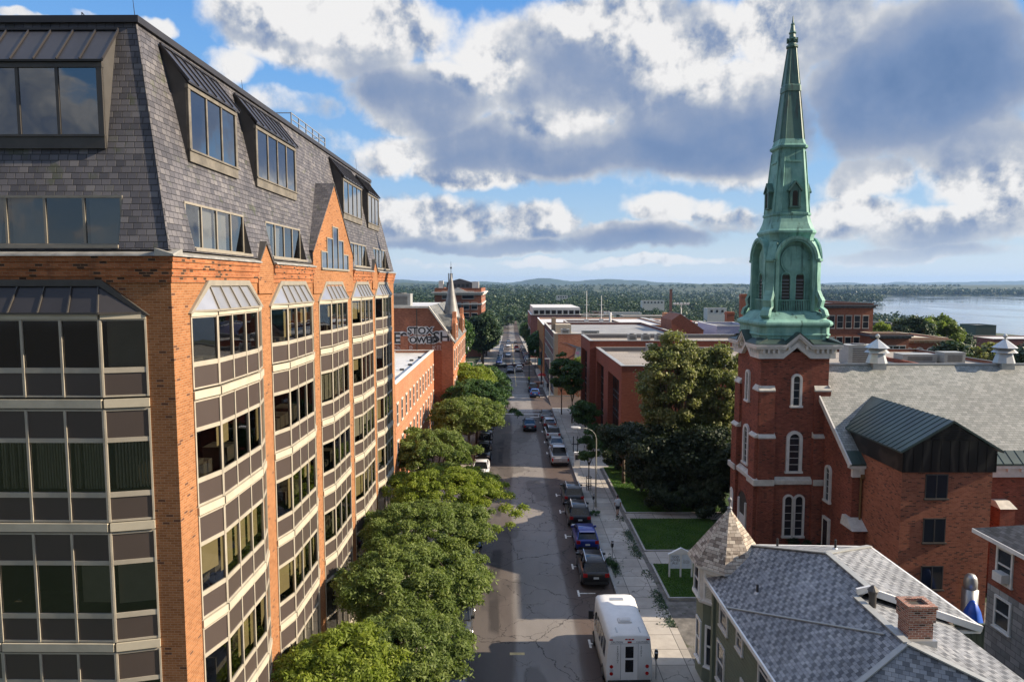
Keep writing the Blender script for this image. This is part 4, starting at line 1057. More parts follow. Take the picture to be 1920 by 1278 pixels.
def church():
    root = empty('church', (20.06, 49.8, 0), 0, 'red brick church with tall green copper spire and long grey slate roof', 'church')
    CX, CY = 20.06, 49.8
    H = 2.39
    # tower shaft
    b = MB(); b.box(-H, -H, .0, H, H, 15.2); b.box(-H - .12, -H - .12, 0, H + .12, H + .12, 5.9)
    def butt(sx, sy, ax):
        for (z1, pr, wd) in ((9.15, .34, 1.05), (12.45, .16, 1.0)):
            z0 = 0 if pr > .2 else 9.2
            if ax == 'y':
                x0 = sx * (H + .0) - sx * wd; b.box(min(x0, sx * (H + .10)), sy * H, z0, max(x0, sx * (H + .10)), sy * (H + pr), z1)
            else:
                y0 = sy * H - sy * wd; b.box(sx * H, min(y0, sy * (H + .10)), z0, sx * (H + pr), max(y0, sy * (H + .10)), z1)
    for sx, sy in ((-1, -1), (1, -1), (-1, 1), (1, 1)): butt(sx, sy, 'y'); butt(sx, sy, 'x')
    b.build('tower', M['church_brick'], root)
    b = MB()
    for sx, sy in ((-1, -1), (1, -1), (-1, 1), (1, 1)):
        for (z1, pr, wd, hh) in ((9.15, .34, 1.05, .42), (12.45, .16, 1.0, .42)):
            a = sx * (H - wd); c = sx * (H + .14); lo, hi = min(a, c), max(a, c); y0, y1 = sy * (H - .02), sy * (H + pr + .05)
            b.hexa([(lo, min(y0, y1), z1), (hi, min(y0, y1), z1), (hi, max(y0, y1), z1), (lo, max(y0, y1), z1)] + [(lo, y, z) for y, z in [(min(y0, y1), z1 + (.10 if sy < 0 else hh))]] + [(hi, min(y0, y1), z1 + (.10 if sy < 0 else hh)), (hi, max(y0, y1), z1 + (hh if sy < 0 else .10)), (lo, max(y0, y1), z1 + (hh if sy < 0 else .10))])
            a = sy * (H - wd); c = sy * (H + .14); lo, hi = min(a, c), max(a, c); x0, x1 = sx * (H - .02), sx * (H + pr + .05); xl, xh = min(x0, x1), max(x0, x1)
            zl, zh_ = (z1 + .1, z1 + hh) if sx < 0 else (z1 + hh, z1 + .1)
            b.hexa([(xl, lo, z1 + .002), (xh, lo, z1 + .002), (xh, hi, z1 + .002), (xl, hi, z1 + .002), (xl, lo, zl), (xh, lo, zh_), (xh, hi, zh_), (xl, hi, zl)])
    b.build('buttress_cap', M['stone_cap'], root)
    b = MB(); r0, r1 = H + .14, H + .3
    b.lathe([(r0 * 1.4142, 5.78), (r1 * 1.4142, 5.86), (r1 * 1.4142, 6.12), ((H + .01) * 1.4142, 6.34)], 4, (0, 0), pi / 4)
    for sx, sy in ((-1, -1), (1, -1), (-1, 1), (1, 1)):
        x0, x1 = sx * (H - 1.0), sx * (H + .46); y0, y1 = sy * (H - 1.0), sy * (H + .46)
        b.box(x0, sy * H, 5.80, x1, y1, 6.2); b.box(sx * H, y0, 5.802, x1, sy * H, 6.202)
    b.build('belt_course', M['stone_cap'], root)
    for rz, dx, dy in ((0, 0, -1), (-pi / 2, -1, 0)):
        P = lambda e: (dx * (H + e), dy * (H + e), 0)
        a = P(.0); arched_window(root, (a[0] + (.12 if dy else 0), a[1], 11.45), rz, .78, 2.25, .17, bars=3)
        arched_window(root, (a[0] + (.1 if dy else 0), a[1], 6.75), rz, 1.14, 2.9, .22, bars=5)
        c = P(.12)
        if dy: arched_window(root, (c[0] + .15, c[1], 2.1), rz, 1.5, 3.0, .17, double=True)
    # west door: flat dark sheet, the shade of an arched recess painted in
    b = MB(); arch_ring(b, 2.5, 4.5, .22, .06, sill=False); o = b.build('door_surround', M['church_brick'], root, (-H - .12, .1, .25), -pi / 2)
    b = MB(); b.poly(*[(x, -.015, z) for x, z in arch_pts(2.1, 4.25)][::-1]); b.build('door_recess_shade', M['interior'], o)
    b = MB(); b.box(.62, -.12, 0, .86, -.02, 3.6); b.box(-.86, -.12, 0, -.62, -.02, 3.6); b.box(-.6, -.06, 0, .6, -.02, 2.5); b.build('door', M['weather_white'], o)
    b = MB(); b.poly(*[(x, -.03, z) for x, z in arch_pts(.8, 1.7)][::-1]); b.xf(Matrix.Translation((-1.95, -.36, 2.6))); arch = b.build('wall_plaque', M['white_paint'], root, (-H, 0, 0), -pi / 2)
    # ---- white bracketed cornice with a gable on every face
    def vband(hw, zb, zt, rise, gw, y0, y1, b):
        low = [(-hw, zb), (-gw, zb), (0, zb + rise), (gw, zb), (hw, zb)]; up = [(x, z + (zt - zb)) for x, z in low]
        for k in range(4):
            b.prism([low[k], low[k + 1], up[k + 1], up[k]], 'y', -y1, -y0)
    cw = MB(); cc = MB()
    for q in range(4):
        R = Matrix.Rotation(q * pi / 2, 4, 'Z'); b = MB(); e = .002 * (q % 2)
        vband(H + .30 + e, 14.78, 15.16, .78, .95, H - .1, H + .28 + e, b)
        vband(H + .34 + e, 15.16, 15.46, .78, .95, H - .1, H + .2 + e, b)
        vband(H + .56 + e, 15.46, 15.62, .78, .92, H - .1, H + .54 + e, b); vband(H + .64 + e, 15.62, 15.78, .78, .9, H - .1, H + .62 + e, b)
        for x in (-2.4, -2.05, -1.7, -1.35, 1.35, 1.7, 2.05, 2.4):
            b.box(x - .07, -H - .46, 15.17, x + .07, -H - .19, 15.455)
        for x in (-.62, .62): b.box(x - .07, -H - .46, 15.4, x + .07, -H - .19, 15.72)
        b.xf(R); cw.add(b.v, b.f)
        c = MB()
        for sg in (-1, 1):
            c.hexa([(sg * .9, -H - .64, 15.785), (sg * (H + .66), -H - .64, 15.785), (sg * (H + .3), -H + .3, 16.05), (sg * .9, -H + .3, 16.3), (sg * .9, -H - .64, 15.83), (sg * (H + .66), -H - .64, 15.83), (sg * (H + .3), -H + .3, 16.2), (sg * .9, -H + .3, 16.35)] if sg > 0 else
                   [(sg * (H + .66), -H - .64, 15.785), (sg * .9, -H - .64, 15.785), (sg * .9, -H + .3, 16.3), (sg * (H + .3), -H + .3, 16.05), (sg * (H + .66), -H - .64, 15.83), (sg * .9, -H - .64, 15.83), (sg * .9, -H + .3, 16.35), (sg * (H + .3), -H + .3, 16.2)])
            c.prism([(0, 16.56), (0, 16.64), (sg * .98, 15.83), (sg * .98, 15.78)], 'y', -H - .66, -H + .4)
        c.xf(R); cc.add(c.v, c.f)
    cw.build('cornice', M['weather_white'], root); cc.build('cornice_roof', M['copper_roof'], root)
    # ---- copper belfry and spire
    def ring(hw, ch, z): return [(-hw + ch, -hw, z), (hw - ch, -hw, z), (hw, -hw + ch, z), (hw, hw - ch, z), (hw - ch, hw, z), (-hw + ch, hw, z), (-hw, hw - ch, z), (-hw, -hw + ch, z)]
    b = MB()
    b.loft([ring(*q) for q in [(2.46, .4, 15.9), (2.46, .4, 16.3), (2.52, .4, 16.36), (2.52, .4, 16.44), (2.46, .4, 16.5), (2.46, .4, 16.95), (2.58, .4, 17.02), (2.64, .4, 17.14), (2.62, .4, 17.28), (2.52, .4, 17.38), (2.32, .4, 17.5), (2.0, .36, 17.95), (1.8, .34, 18.05)]])
    b.build('belfry_base', M['copper_green'], root)
    b = MB()
    # corner piers with scroll feet
    for q in range(4):
        R = Matrix.Rotation(q * pi / 2, 4, 'Z'); c = MB()
        P = lambda a, z: [(-a, -a + .42, z), (-a + .42, -a, z), (-a + .64, -a + .12, z), (-a + .12, -a + .64, z)]
        prof = [(2.34, 17.6), (2.44, 17.75), (2.34, 18.15), (2.14, 18.35), (2.18, 18.6), (2.22, 18.8), (2.1, 19.1), (1.98, 19.5), (1.94, 20.2), (1.94, 21.5), (2.04, 21.55), (2.04, 21.7), (1.94, 21.74), (1.72, 22.6), (1.6, 22.95)]
        c.loft([P(a, z) for a, z in prof]); c.xf(R); b.add(c.v, c.f)
    b.build('corner_pier', M['copper_green'], root)
    # arched faces
    fr = MB(); pn = MB(); lv = MB(); dk = MB()
    for q in range(4):
        R = Matrix.Rotation(q * pi / 2, 4, 'Z'); T = R @ Matrix.Translation((0, -1.42, 0)) @ Matrix.Diagonal((.93, .82, 1, 1))
        c = MB(); arch_ring(c, 3.02, 5.15, .26, .66, z0=18.05, n=18, sill=False); arch_ring(c, 3.14, 5.23, .12, .74, z0=21.68 - .05, n=18, sill=False) if False else None
        n = 18
        o = [(1.62 * -cos(pi * i / n), 21.66 + 1.62 * sin(pi * i / n)) for i in range(n + 1)]; i_ = [(1.42 * -cos(pi * i / n), 21.66 + 1.42 * sin(pi * i / n)) for i in range(n + 1)]
        for k in range(n): c.prism([o[k], o[k + 1], i_[k + 1], i_[k]], 'y', -.76, -.60)
        c.prism([(-1.62, 21.66)] + o + [(1.62, 21.66)], 'y', -.01, 1.2)
        c.xf(T); fr.add(c.v, c.f)
        c = MB(); c.box(-1.3, -.06, 18.05, -.86, .0, 21.6); c.box(.86, -.06, 18.05, 1.3, 0, 21.6); c.box(-.2, -.10, 18.05, .2, 0, 20.9); c.prism(arch_pts(2.5, 1.8, 12, 20.6), 'y', -.045, .0)
        dsc = [(1.0 * cos(2 * pi * i / 24), 21.62 + 1.0 * sin(2 * pi * i / 24)) for i in range(24)]; c.prism(dsc, 'y', -.16, -.045)
        ds2 = [(.86 * cos(2 * pi * i / 24), 21.62 + .86 * sin(2 * pi * i / 24)) for i in range(24)]; c.prism(ds2, 'y', -.20, -.161)
        for sx in (-.53, .53): arch_ring(c, .82, 2.72, .09, .17, z0=18.1, cx=sx, sill=False)
        c.box(-1.3, -.2, 19.95, -.9, -.061, 20.08); c.box(.9, -.2, 19.95, 1.3, -.061, 20.08); c.box(-.18, -.2, 19.95, .18, -.101, 20.08)
        c.box(-1.25, -.34, 18.78, 1.25, -.25, 18.86)
        for k in range(19): c.box(-1.17 + k * .13 - .028, -.32, 18.05, -1.17 + k * .13 + .028, -.27, 18.78)
        c.xf(T); pn.add(c.v, c.f)
        c = MB()
        for sx in (-.53, .53): c.poly(*[(sx + x, -.004, z) for x, z in arch_pts(.66, 2.62, 10, 18.1)][::-1])
        c.xf(T); dk.add(c.v, c.f)
        c = MB()
        for sx in (-.53, .53):
            for k in range(8):
                z = 18.5 + k * .235; c.hexa([(sx - .31, -.13, z), (sx + .31, -.13, z), (sx + .31, -.01, z + .12), (sx - .31, -.01, z + .12), (sx - .31, -.13, z + .025), (sx + .31, -.13, z + .025), (sx + .31, -.01, z + .145), (sx - .31, -.01, z + .145)])
        c.xf(T); lv.add(c.v, c.f)
    core = MB(); core.box(-1.41, -1.41, 17.9, 1.41, 1.41, 23.0); core.build('belfry_core', M['copper_dark'], root)
    fr.build('belfry_arch', M['copper_green'], root); pn.build('belfry_panel', M['copper_green'], root); dk.build('belfry_opening', M['interior'], root); lv.build('louvre', M['hvac_dark'], root)
    b = MB()
    b.loft([ring(*q) for q in [(1.52, .45, 22.7), (1.55, .45, 23.2), (1.6, .46, 23.42), (1.68, .48, 23.55), (1.68, .48, 23.68), (1.56, .46, 23.82), (1.40, .44, 24.3), (1.31, .40, 24.75), (1.37, .40, 24.8), (1.37, .40, 24.95), (1.27, .38, 25.0), (.93, .28, 29.3), (.94, .28, 29.42), (1.06, .31, 29.52), (1.08, .31, 29.66), (.95, .28, 29.8), (.86, .26, 30.15)]])
    b.build('spire_shaft', M['copper_green'], root)
    b = MB()
    b.loft([ring(*q) for q in [(.86, .26, 30.15), (.54, .16, 33.45), (.6, .18, 33.5), (.58, .18, 33.9), (.51, .15, 34.0), (.25, .075, 36.5)]])
    # ribs on the edges
    for sx, sy in ((-1, -1), (1, -1), (1, 1), (-1, 1)):
        for (h0, c0, z0, h1, c1, z1) in ((.86, .26, 30.15, .54, .16, 33.45), (.51, .15, 34.0, .25, .075, 36.5)):
            for k in (0, 1):
                p = (sx * (h0 - (c0 if k else 0)), sy * (h0 - (0 if k else c0)), z0); q = (sx * (h1 - (c1 if k else 0)), sy * (h1 - (0 if k else c1)), z1); b.bar(p, q, .07, .07)
    b.build('spire', M['copper_dark'], root)
    b = MB()
    for sx, sy in ((-1, -1), (1, -1), (1, 1), (-1, 1)):
        for k in (0, 1):
            h0, c0, z0, h1, c1, z1 = 1.27, .38, 25.0, .93, .28, 29.3
            b.bar((sx * (h0 - (c0 if k else 0)), sy * (h0 - (0 if k else c0)), z0), (sx * (h1 - (c1 if k else 0)), sy * (h1 - (0 if k else c1)), z1), .1, .1)
    for q in range(4):
        c = MB(); c.box(-.5, -1.06, 28.5, .5, -.95, 28.62); c.xf(Matrix.Rotation(q * pi / 2, 4, 'Z')); b.add(c.v, c.f)
    b.build('spire_rib', M['copper_green'], root)
    b = MB(); b.lathe([(.27, 36.5), (.42, 36.58), (.43, 36.68), (.3, 36.8), (.25, 37.0), (.37, 37.08), (.39, 37.16), (.24, 37.26), (.2, 37.5), (.27, 37.58), (.2, 37.7), (.13, 38.1), (.15, 38.2), (.07, 38.3), (.03, 38.75)], 8)
    for a in range(8):
        t = a * pi / 4; b.box(.34 * cos(t) - .05, .34 * sin(t) - .05, 36.95, .34 * cos(t) + .05, .34 * sin(t) + .05, 37.22)
    b.build('finial', M['copper_dark'], root)
    for q in range(4):
        l = MB(); l.prism([(-.34, 25.35), (.34, 25.35), (.34, 26.55), (0, 27.0), (-.34, 26.55)], 'y', -.30, .5)
        for sg in (-1, 1): l.prism([(0, 27.02), (0, 27.16), (sg * .52, 26.5), (sg * .46, 26.4)], 'y', -.42, .5)
        l.box(-.42, -.36, 25.28, .42, .3, 25.36); l.box(-.36, -.38, 25.36, -.22, -.3, 26.5); l.box(.22, -.38, 25.36, .36, -.3, 26.5)
        o = l.build('lucarne', M['copper_dark'], root, (1.12 * sin(q * pi / 2), -1.12 * cos(q * pi / 2), 0), q * pi / 2)
        l = MB(); l.poly(*[(x, -.31, z) for x, z in arch_pts(.36, 1.05, 8, 25.42)][::-1]); l.build('opening', M['interior'], o)
    # ---- nave
    x0, x1 = 2.0, 37.0; yn = -6.75; ys_ = 6.75; ze, zr = 8.75, 13.95; ov = .45
    b = MB(); b.prism([(yn, -1.5), (ys_, -1.5), (ys_, ze), (0, ze + 6.75 * .722 - .05), (yn, ze)], 'x', x0 + .1, x1)
    for X in (11.15, 17.5, 23.5, 29.5): b.box(X, yn - .9, -1.5, X + .95, yn, 5.75)
    b.prism([(2.0, -1), (3.9, -1), (3.9, 4.3), (2.0, 4.3)], 'y', yn - .7, yn + .6)
    b.build('nave_wall', M['church_brick'], root)
    b = MB()
    sl_ = (zr - ze) / (6.75 + .0)
    for sg in (-1, 1):
        e = sg * (6.75 + ov); zz = ze - ov * sl_; e2 = sg * (6.75 - .4); z2 = ze + .4 * sl_
        v = [(x0 - .25, e2, z2), (x1 + .3, e2, z2), (x1 + .3, 0, zr), (x0 - .25, 0, zr)]
        w = [(p[0], p[1], p[2] + .12) for p in v]
        b.hexa(v + w if sg < 0 else v[::-1] + w[::-1])
    b.build('nave_roof', M['nave_slate'], root)
    b = MB()
    for sg in (-1, 1):
        e = sg * (6.75 + ov); zz = ze - ov * sl_; e2 = sg * (6.75 - .4); z2 = ze + .4 * sl_
        v = [(x0 - .25, e, zz), (x1 + .3, e, zz), (x1 + .3, e2, z2), (x0 - .25, e2, z2)]; w = [(p[0], p[1], p[2] + .125) for p in v]
        b.hexa(v + w if sg < 0 else v[::-1] + w[::-1])
        for k in range(58):
            X = x0 - .2 + k * .61; b.bar((X, e, zz + .14), (X, e2, z2 + .14), .03, .04, up=(0, sg * .58, .81))
    b.build('copper_eave', M['copper_roof'], root)
    b = MB()
    for sg in (-1, 1):
        e = sg * (6.75 + ov - .03); zz = ze - ov * sl_
        b.box(x0 - .25, min(e, sg * 6.76), zz - .2, x1 + .3, max(e, sg * 6.76), zz - .002); b.box(x0 + .0, min(sg * 7.0, sg * 6.751), zz - .8, x1 + .2, max(sg * 7.0, sg * 6.751), zz - .202)
        for k in range(40):
            X = x0 + .5 + k * .86; b.box(X - .09, min(sg * 7.14, sg * 7.002), zz - .42, X + .09, max(sg * 7.14, sg * 7.002), zz - .203)
        for X in (x0 - .3, ):
            b.bar((X + .03, e, zz - .02), (X + .03, 0, zr - .02), .10, .34, up=(0, sg * -.58, .81))
    b.build('eave_cornice', M['weather_white'], root)
    b = MB(); b.bar((x0, 0, zr + .12), (x1, 0, zr + .12), .25, .12); b.build('ridge_cap', M['hvac'], root)
    # west wall openings
    arched_window(root, (x0 + .1, -3.6, 5.0), -pi / 2, .85, 2.5, .16, bars=4)
    b = MB(); b.box(-.5, -.14, 0, .5, 0, 2.6); o = b.build('window', M['weather_white'], root, (x0 + .1, -3.6, 1.2), -pi / 2); g = MB(); g.poly((-.32, -.145, .18), (.32, -.145, .18), (.32, -.145, 2.42), (-.32, -.145, 2.42)); g.build('glass', M['dark_glassy'], o)
    b = MB()
    def cap(xa, xb, ya, yb, z, h):
        b.hexa([(xa, ya, z), (xb, ya, z), (xb, yb, z), (xa, yb, z), (xa + .1, ya + (yb - ya) * .6, z + h), (xb - .1, ya + (yb - ya) * .6, z + h), (xb - .1, yb, z + h), (xa + .1, yb, z + h)])
    cap(1.75, 4.05, yn - .95, yn + .65, 4.3, .6)
    for X in (11.15, 17.5, 23.5, 29.5): cap(X - .08, X + 1.03, yn - 1.0, yn, 5.75, .35)
    b.box(10.9, yn - 1.05, 1.2, 12.2, yn - .9, 1.75)
    b.build('buttress_cap', M['stone_cap'], root)
    b = MB(); b.tube([(2.62, yn - .12, 7.6), (2.62, yn - .12, -.5)], .07, 8); b.box(2.5, yn - .3, 7.5, 2.76, yn - .02, 7.8); b.build('downpipe', M['gutter_brown'], root)
    # ---- roof ventilators
    for X in (7.0, 16.4):
        b = MB()
        b.box(-.48, -.48, 13.4, .48, .48, 14.18)
        b.lathe([(.72, 14.18), (.5, 14.95), (.86, 14.95), (.56, 15.22), (.5, 15.30), (.84, 15.30), (.06, 15.92), (.06, 16.0), (.15, 16.07), (.15, 16.18), (.04, 16.3)], 8, ph=pi / 8)
        b.build('roof_ventilator', M['galv'], root, (X, 0, 0))
    # ---- side wing
    ax0, ax1, ay = 2.75, 8.02, -11.1
    b = MB(); b.box(ax0, ay, -3, ax1, yn + .3, 9.2); b.build('wing_wall', M['annex_brick'], root)
    mx = (ax0 + ax1) / 2 + .05; zt, zee = 12.05, 10.35
    b = MB(); b.prism([(ax0 - .08, 9.12), (ax1 + .12, 9.12), (ax1 + .12, zee), (mx, zt), (ax0 - .08, zee)], 'y', ay - .12, -4.2)
    for k in range(11):
        X = ax0 + .02 + k * .53; zz = zee + (zt - zee) * (1 - abs(X - mx) / (mx - ax0)); b.box(X - .015, ay - .15, 9.14, X + .015, ay - .121, max(9.3, zz - .1))
    b.build('wing_gable', M['black_copper'], root)
    b = MB()
    for sg in (-1, 1):
        xe = mx + sg * (mx - ax0 + .28); ze2 = zee - .08
        v = [(mx, ay - .3, zt), (mx, -2.0, zt), (xe, -3.5, ze2), (xe, ay - .3, ze2)]; w = [(p[0], p[1], p[2] + .1) for p in v]
        b.hexa(v + w if sg < 0 else v[::-1] + w[::-1])
        for k in range(15):
            Y = ay - .25 + k * .5; p = (mx, Y, zt + .11); q = (xe, Y, ze2 + .11)
            if Y < -4.2: b.bar(p, q, .03, .05)
    b.build('wing_roof', M['copper_roof'], root)
    b = MB(); v = [(mx - 1.45, ay - .16, 10.95), (mx + 1.45, ay - .16, 10.95), (mx, ay - .16, 11.82)]
    b.prism([(mx - 1.45, 10.95), (mx + 1.45, 10.95), (mx, 11.82)], 'y', ay - .14, ay - .122)
    for k in range(7):
        z = 10.98 + k * .115; hw = 1.4 * (1 - (z - 10.95) / .87); b.box(mx - hw, ay - .2, z, mx + hw, ay - .141, z + .04)
    b.build('louvre', M['black_copper'], root)
    for z0, z1 in ((7.55, 8.98), (4.92, 6.36), (2.08, 3.5)):
        b = MB(); cx = 4.78; w = .66
        b.box(cx - w, ay - .03, z0, cx - w + .06, ay, z1); b.box(cx + w - .06, ay - .03, z0, cx + w, ay, z1); b.box(cx - .03, ay - .04, z0, cx + .03, ay, z1); b.box(cx - w, ay - .03, z1 - .06, cx + w, ay - .001, z1)
        b.box(cx - w - .06, ay - .12, z0 - .08, cx + w + .06, ay, z0)
        o = b.build('window', M['bronze_trim'], root); g = MB(); g.poly((cx - w, ay - .012, z0), (cx + w, ay - .012, z0), (cx + w, ay - .012, z1), (cx - w, ay - .012, z1)); g.build('glass', M['dark_glassy'], o)
church()
# ------------------------------------------------------------------ turreted house in the near right corner
def sash(parent, loc, rz, w, h, frame='white_paint', t=.11, mid=True, shade=False, name='window', glz='dark_glassy'):
    b = MB(); b.box(-w / 2 - t, -.07, -t, -w / 2, 0, h + t); b.box(w / 2, -.07, -t, w / 2 + t, 0, h + t); b.box(-w / 2, -.07, h, w / 2, 0, h + t); b.box(-w / 2 - t - .05, -.12, -t - .07, w / 2 + t + .05, 0, -t)
    b.box(-w / 2, -.06, -t, w / 2, 0, 0)
    if mid: b.box(-w / 2, -.05, h * .48, w / 2, 0, h * .52 + .02)
    o = b.build(name, M[frame], parent, loc, rz)
    g = MB(); g.poly((-w / 2, -.015, 0), (w / 2, -.015, 0), (w / 2, -.015, h), (-w / 2, -.015, h)); g.build('glass', M[glz], o)
    if shade:
        s = MB()
        for k in range(16): s.box(-w / 2, -.03, h * k / 16, w / 2, -.02, h * (k + .8) / 16)
        s.build('blind', M['blind_white'], o)
    return o

def slab(b, pts, th=.12):
    """roof plane with thickness, pts counter-clockwise from above"""
    n = len(pts); lo = [(p[0], p[1], p[2] - th) for p in pts]
    b.add(list(pts) + lo, [tuple(range(n)), tuple(range(2 * n - 1, n - 1, -1))] + [(i, n + i, n + (i + 1) % n, (i + 1) % n) for i in range(n)])

def house():
    root = empty('turreted_house', (13.5, 25, 0), 0, 'grey green clapboard house with grey shingle roof, brick chimney and conical corner turret', 'house')
    O = Matrix.Translation((-13.5, -25, 0))
    def mk(b, nm, m, parent=root): b.xf(O); return b.build(nm, m, parent)
    b = MB()
    b.box(10.05, 14, -.3, 17.4, 32.3, 5.45); b.box(10.75, 14, 5.45, 17.0, 32.0, 6.0)
    b.prism([(10.3, 5.9), (16.7, 5.9), (16.7, 6.6), (13.4, 7.3), (11.6, 6.5)], 'y', 21.9, 30.5)
    for k in range(26): b.box(10.035, 14, .1 + k * .21, 10.05, 32.3, .12 + k * .21)
    mk(b, 'wall', M['dull_green_wall'])
    W = lambda X: 5.62 + .679 * (X - 9.75)
    b = MB()
    slab(b, [(9.7, 25.2, W(9.7)), (13.8, 25.2, W(13.8)), (13.8, 28.6, W(13.8)), (11.9, 32.8, W(11.9)), (9.7, 32.8, W(9.7))][::1])
    slab(b, [(13.8, 28.6, W(13.8)), (18.0, 33.0, 6.93), (11.9, 32.8, W(11.9))])
    slab(b, [(13.8, 25.2, W(13.8)), (18.0, 25.05, 6.95), (18.0, 33.0, 6.93), (13.8, 28.6, W(13.8))])
    mk(b, 'roof', M['grey_shingle'])
    b = MB(); zr = W(13.3)
    slab(b, [(9.7, 21.1, W(9.7)), (13.3, 21.8, zr), (13.3, 25.198, zr), (9.7, 25.198, W(9.7))])
    slab(b, [(13.3, 21.8, zr), (17.0, 18.5, 7.0), (16.9, 25.6, 7.0), (13.3, 25.6, zr)])
    slab(b, [(13.3, 21.8, zr), (9.7, 21.1, W(9.7)), (9.7, 15.0, 2.6), (17.0, 15.0, 4.2), (17.0, 18.5, 7.0)])
    mk(b, 'lower_roof', M['grey_shingle'])
    b = MB()
    b.bar((13.8, 25.2, W(13.8) + .03), (13.8, 28.6, W(13.8) + .03), .26, .05); b.bar((13.8, 28.6, W(13.8) + .03), (11.9, 32.8, W(11.9) + .03), .24, .05); b.bar((13.8, 28.6, W(13.8) + .03), (18, 33, 6.96), .24, .05)
    b.bar((13.3, 21.8, zr + .03), (13.3, 25.2, zr + .03), .26, .05); b.bar((13.3, 21.8, zr + .03), (9.7, 21.1, W(9.7) + .03), .2, .05); b.bar((13.3, 21.8, zr + .03), (17, 18.5, 7.03), .24, .05)
    b.bar((9.72, 29.3, W(9.72) + .02), (13.05, 22.7, W(13.05) + .02), .12, .04)
    mk(b, 'ridge_cap', M['hvac'])
    b = MB()
    b.bar((13.3, 25.14, W(13.8) - .10), (13.82, 25.14, W(13.8) + .02), .10, .24); b.bar((13.8, 25.12, W(13.8) - .08), (18.05, 24.98, 6.86), .12, .26); b.box(17.0, 25.0, 6.66, 18.05, 25.4, 6.74)
    b.bar((18.05, 25.0, 6.84), (18.05, 33.05, 6.82), .1, .2); b.bar((9.66, 21.2, W(9.7) - .08), (9.66, 32.6, W(9.7) - .08), .08, .18); b.bar((11.9, 32.86, 7.0), (18.0, 33.05, 6.82), .08, .2)
    mk(b, 'fascia', M['white_paint'])
    # chimney
    b = MB(); cx, cy = 14.0, 22.55
    b.box(cx - .42, cy - .32, 7.2, cx + .42, cy + .32, 9.02); b.box(cx - .47, cy - .37, 8.55, cx + .47, cy + .37, 9.0)
    b.box(cx - .5, cy - .4, 9.0, cx - .3, cy + .4, 9.12); b.box(cx + .3, cy - .4, 9.0, cx + .5, cy + .4, 9.12); b.box(cx - .3, cy - .4, 9.0, cx + .3, cy - .22, 9.12); b.box(cx - .3, cy + .22, 9.0, cx + .3, cy + .4, 9.12)
    ch = mk(b, 'chimney', M['chimney_brick'])
    b = MB(); b.box(cx - .3, cy - .22, 9.021, cx + .3, cy + .22, 9.03); mk(b, 'flue', M['interior'], ch)
    b = MB(); b.box(cx - .56, cy - .46, 7.55, cx + .5, cy - .321, 7.95); b.box(cx - .56, cy - .32, 7.6, cx - .421, cy + .4, 8.02); mk(b, 'flashing', M['galv'], ch)
    b = MB(); b.cyl((13.62, 24.6, 7.7), (13.62, 24.6, 8.5), .13, n=14); b.lathe([(.16, 8.46), (.16, 8.54), (.2, 8.58), (.05, 8.76)], 12, (13.62, 24.6)); mk(b, 'roof_vent', M['bronze_trim'])
    for x, y, z, h in ((15.3, 31.0, 7.55, .5), (12.9, 31.8, 7.3, .5), (10.95, 29.0, 6.35, .45)):
        b = MB(); b.cyl((x, y, z), (x, y, z + h), .055, n=8); mk(b, 'vent_pipe', M['black_metal'])
        b = MB(); b.lathe([(.16, z + .02), (.06, z + .12)], 8, (x, y)); mk(b, 'vent_collar', M['galv'])
    # turret
    tx, ty = 11.05, 33.3
    b = MB(); b.lathe([(1.5, -.3), (1.5, 4.1)], 8, (tx, ty), pi / 8); b.lathe([(1.5, 4.1), (1.66, 4.3)], 8, (tx, ty), pi / 8, caps=False); mk(b, 'turret_wall', M['dull_green_wall'])
    b = MB(); b.lathe([(1.66, 4.3), (1.66, 6.1)], 8, (tx, ty), pi / 8); b.lathe([(1.74, 4.26), (1.74, 4.42)], 8, (tx, ty), pi / 8); b.lathe([(1.72, 5.92), (1.8, 6.12)], 8, (tx, ty), pi / 8); mk(b, 'turret_bay', M['weather_white'])
    ap = 1.66 * cos(pi / 8)
    for k, sh in ((4, False), (5, True), (6, False), (3, False)):
        a = k * pi / 4; nx, ny = cos(a), sin(a)
        sash(root, (tx + nx * ap - 13.5, ty + ny * ap - 25, 4.55), a + pi / 2, .72, 1.28, shade=sh)
    for k in (4, 5):
        a = k * pi / 4; ap2 = 1.5 * cos(pi / 8); sash(root, (tx + cos(a) * ap2 - 13.5, ty + sin(a) * ap2 - 25, 1.1), a + pi / 2, .6, 1.9)
    b = MB(); b.lathe([(1.72, 6.02), (2.0, 6.1), (2.0, 6.2)], 8, (tx, ty), pi / 8); b.mat(1)
    b.lathe([(2.02, 6.2), (.06, 8.75)], 8, (tx, ty), pi / 8); mk(b, 'turret_roof', [M['weather_white'], M['turret_shingle']])
    b = MB(); b.lathe([(.16, 8.6), (.10, 8.75), (.13, 8.82), (.05, 8.9), (.045, 9.1), (.11, 9.18), (.11, 9.28), (.03, 9.36), (.015, 9.75)], 10, (tx, ty)); mk(b, 'finial', M['cone_slate'])
    for k in range(8):
        pass
    # street front windows
    for y, z, w, h in ((30.6, 4.0, .95, 1.45), (28.4, 4.2, .6, .85), (25.6, 3.9, .95, 1.5), (30.9, 1.2, .9, 1.75), (27.6, 1.2, .9, 1.75), (24.5, 1.2, .9, 1.75)):
        sash(root, (10.05 - 13.5, y - 25, z), -pi / 2, w, h, 'weather_white')
    b = MB(); b.box(10.06 - .14, 31.9, -.3, 10.06 + .02, 32.2, 5.5); mk(b, 'corner_board', M['dull_green_wall'])
house()

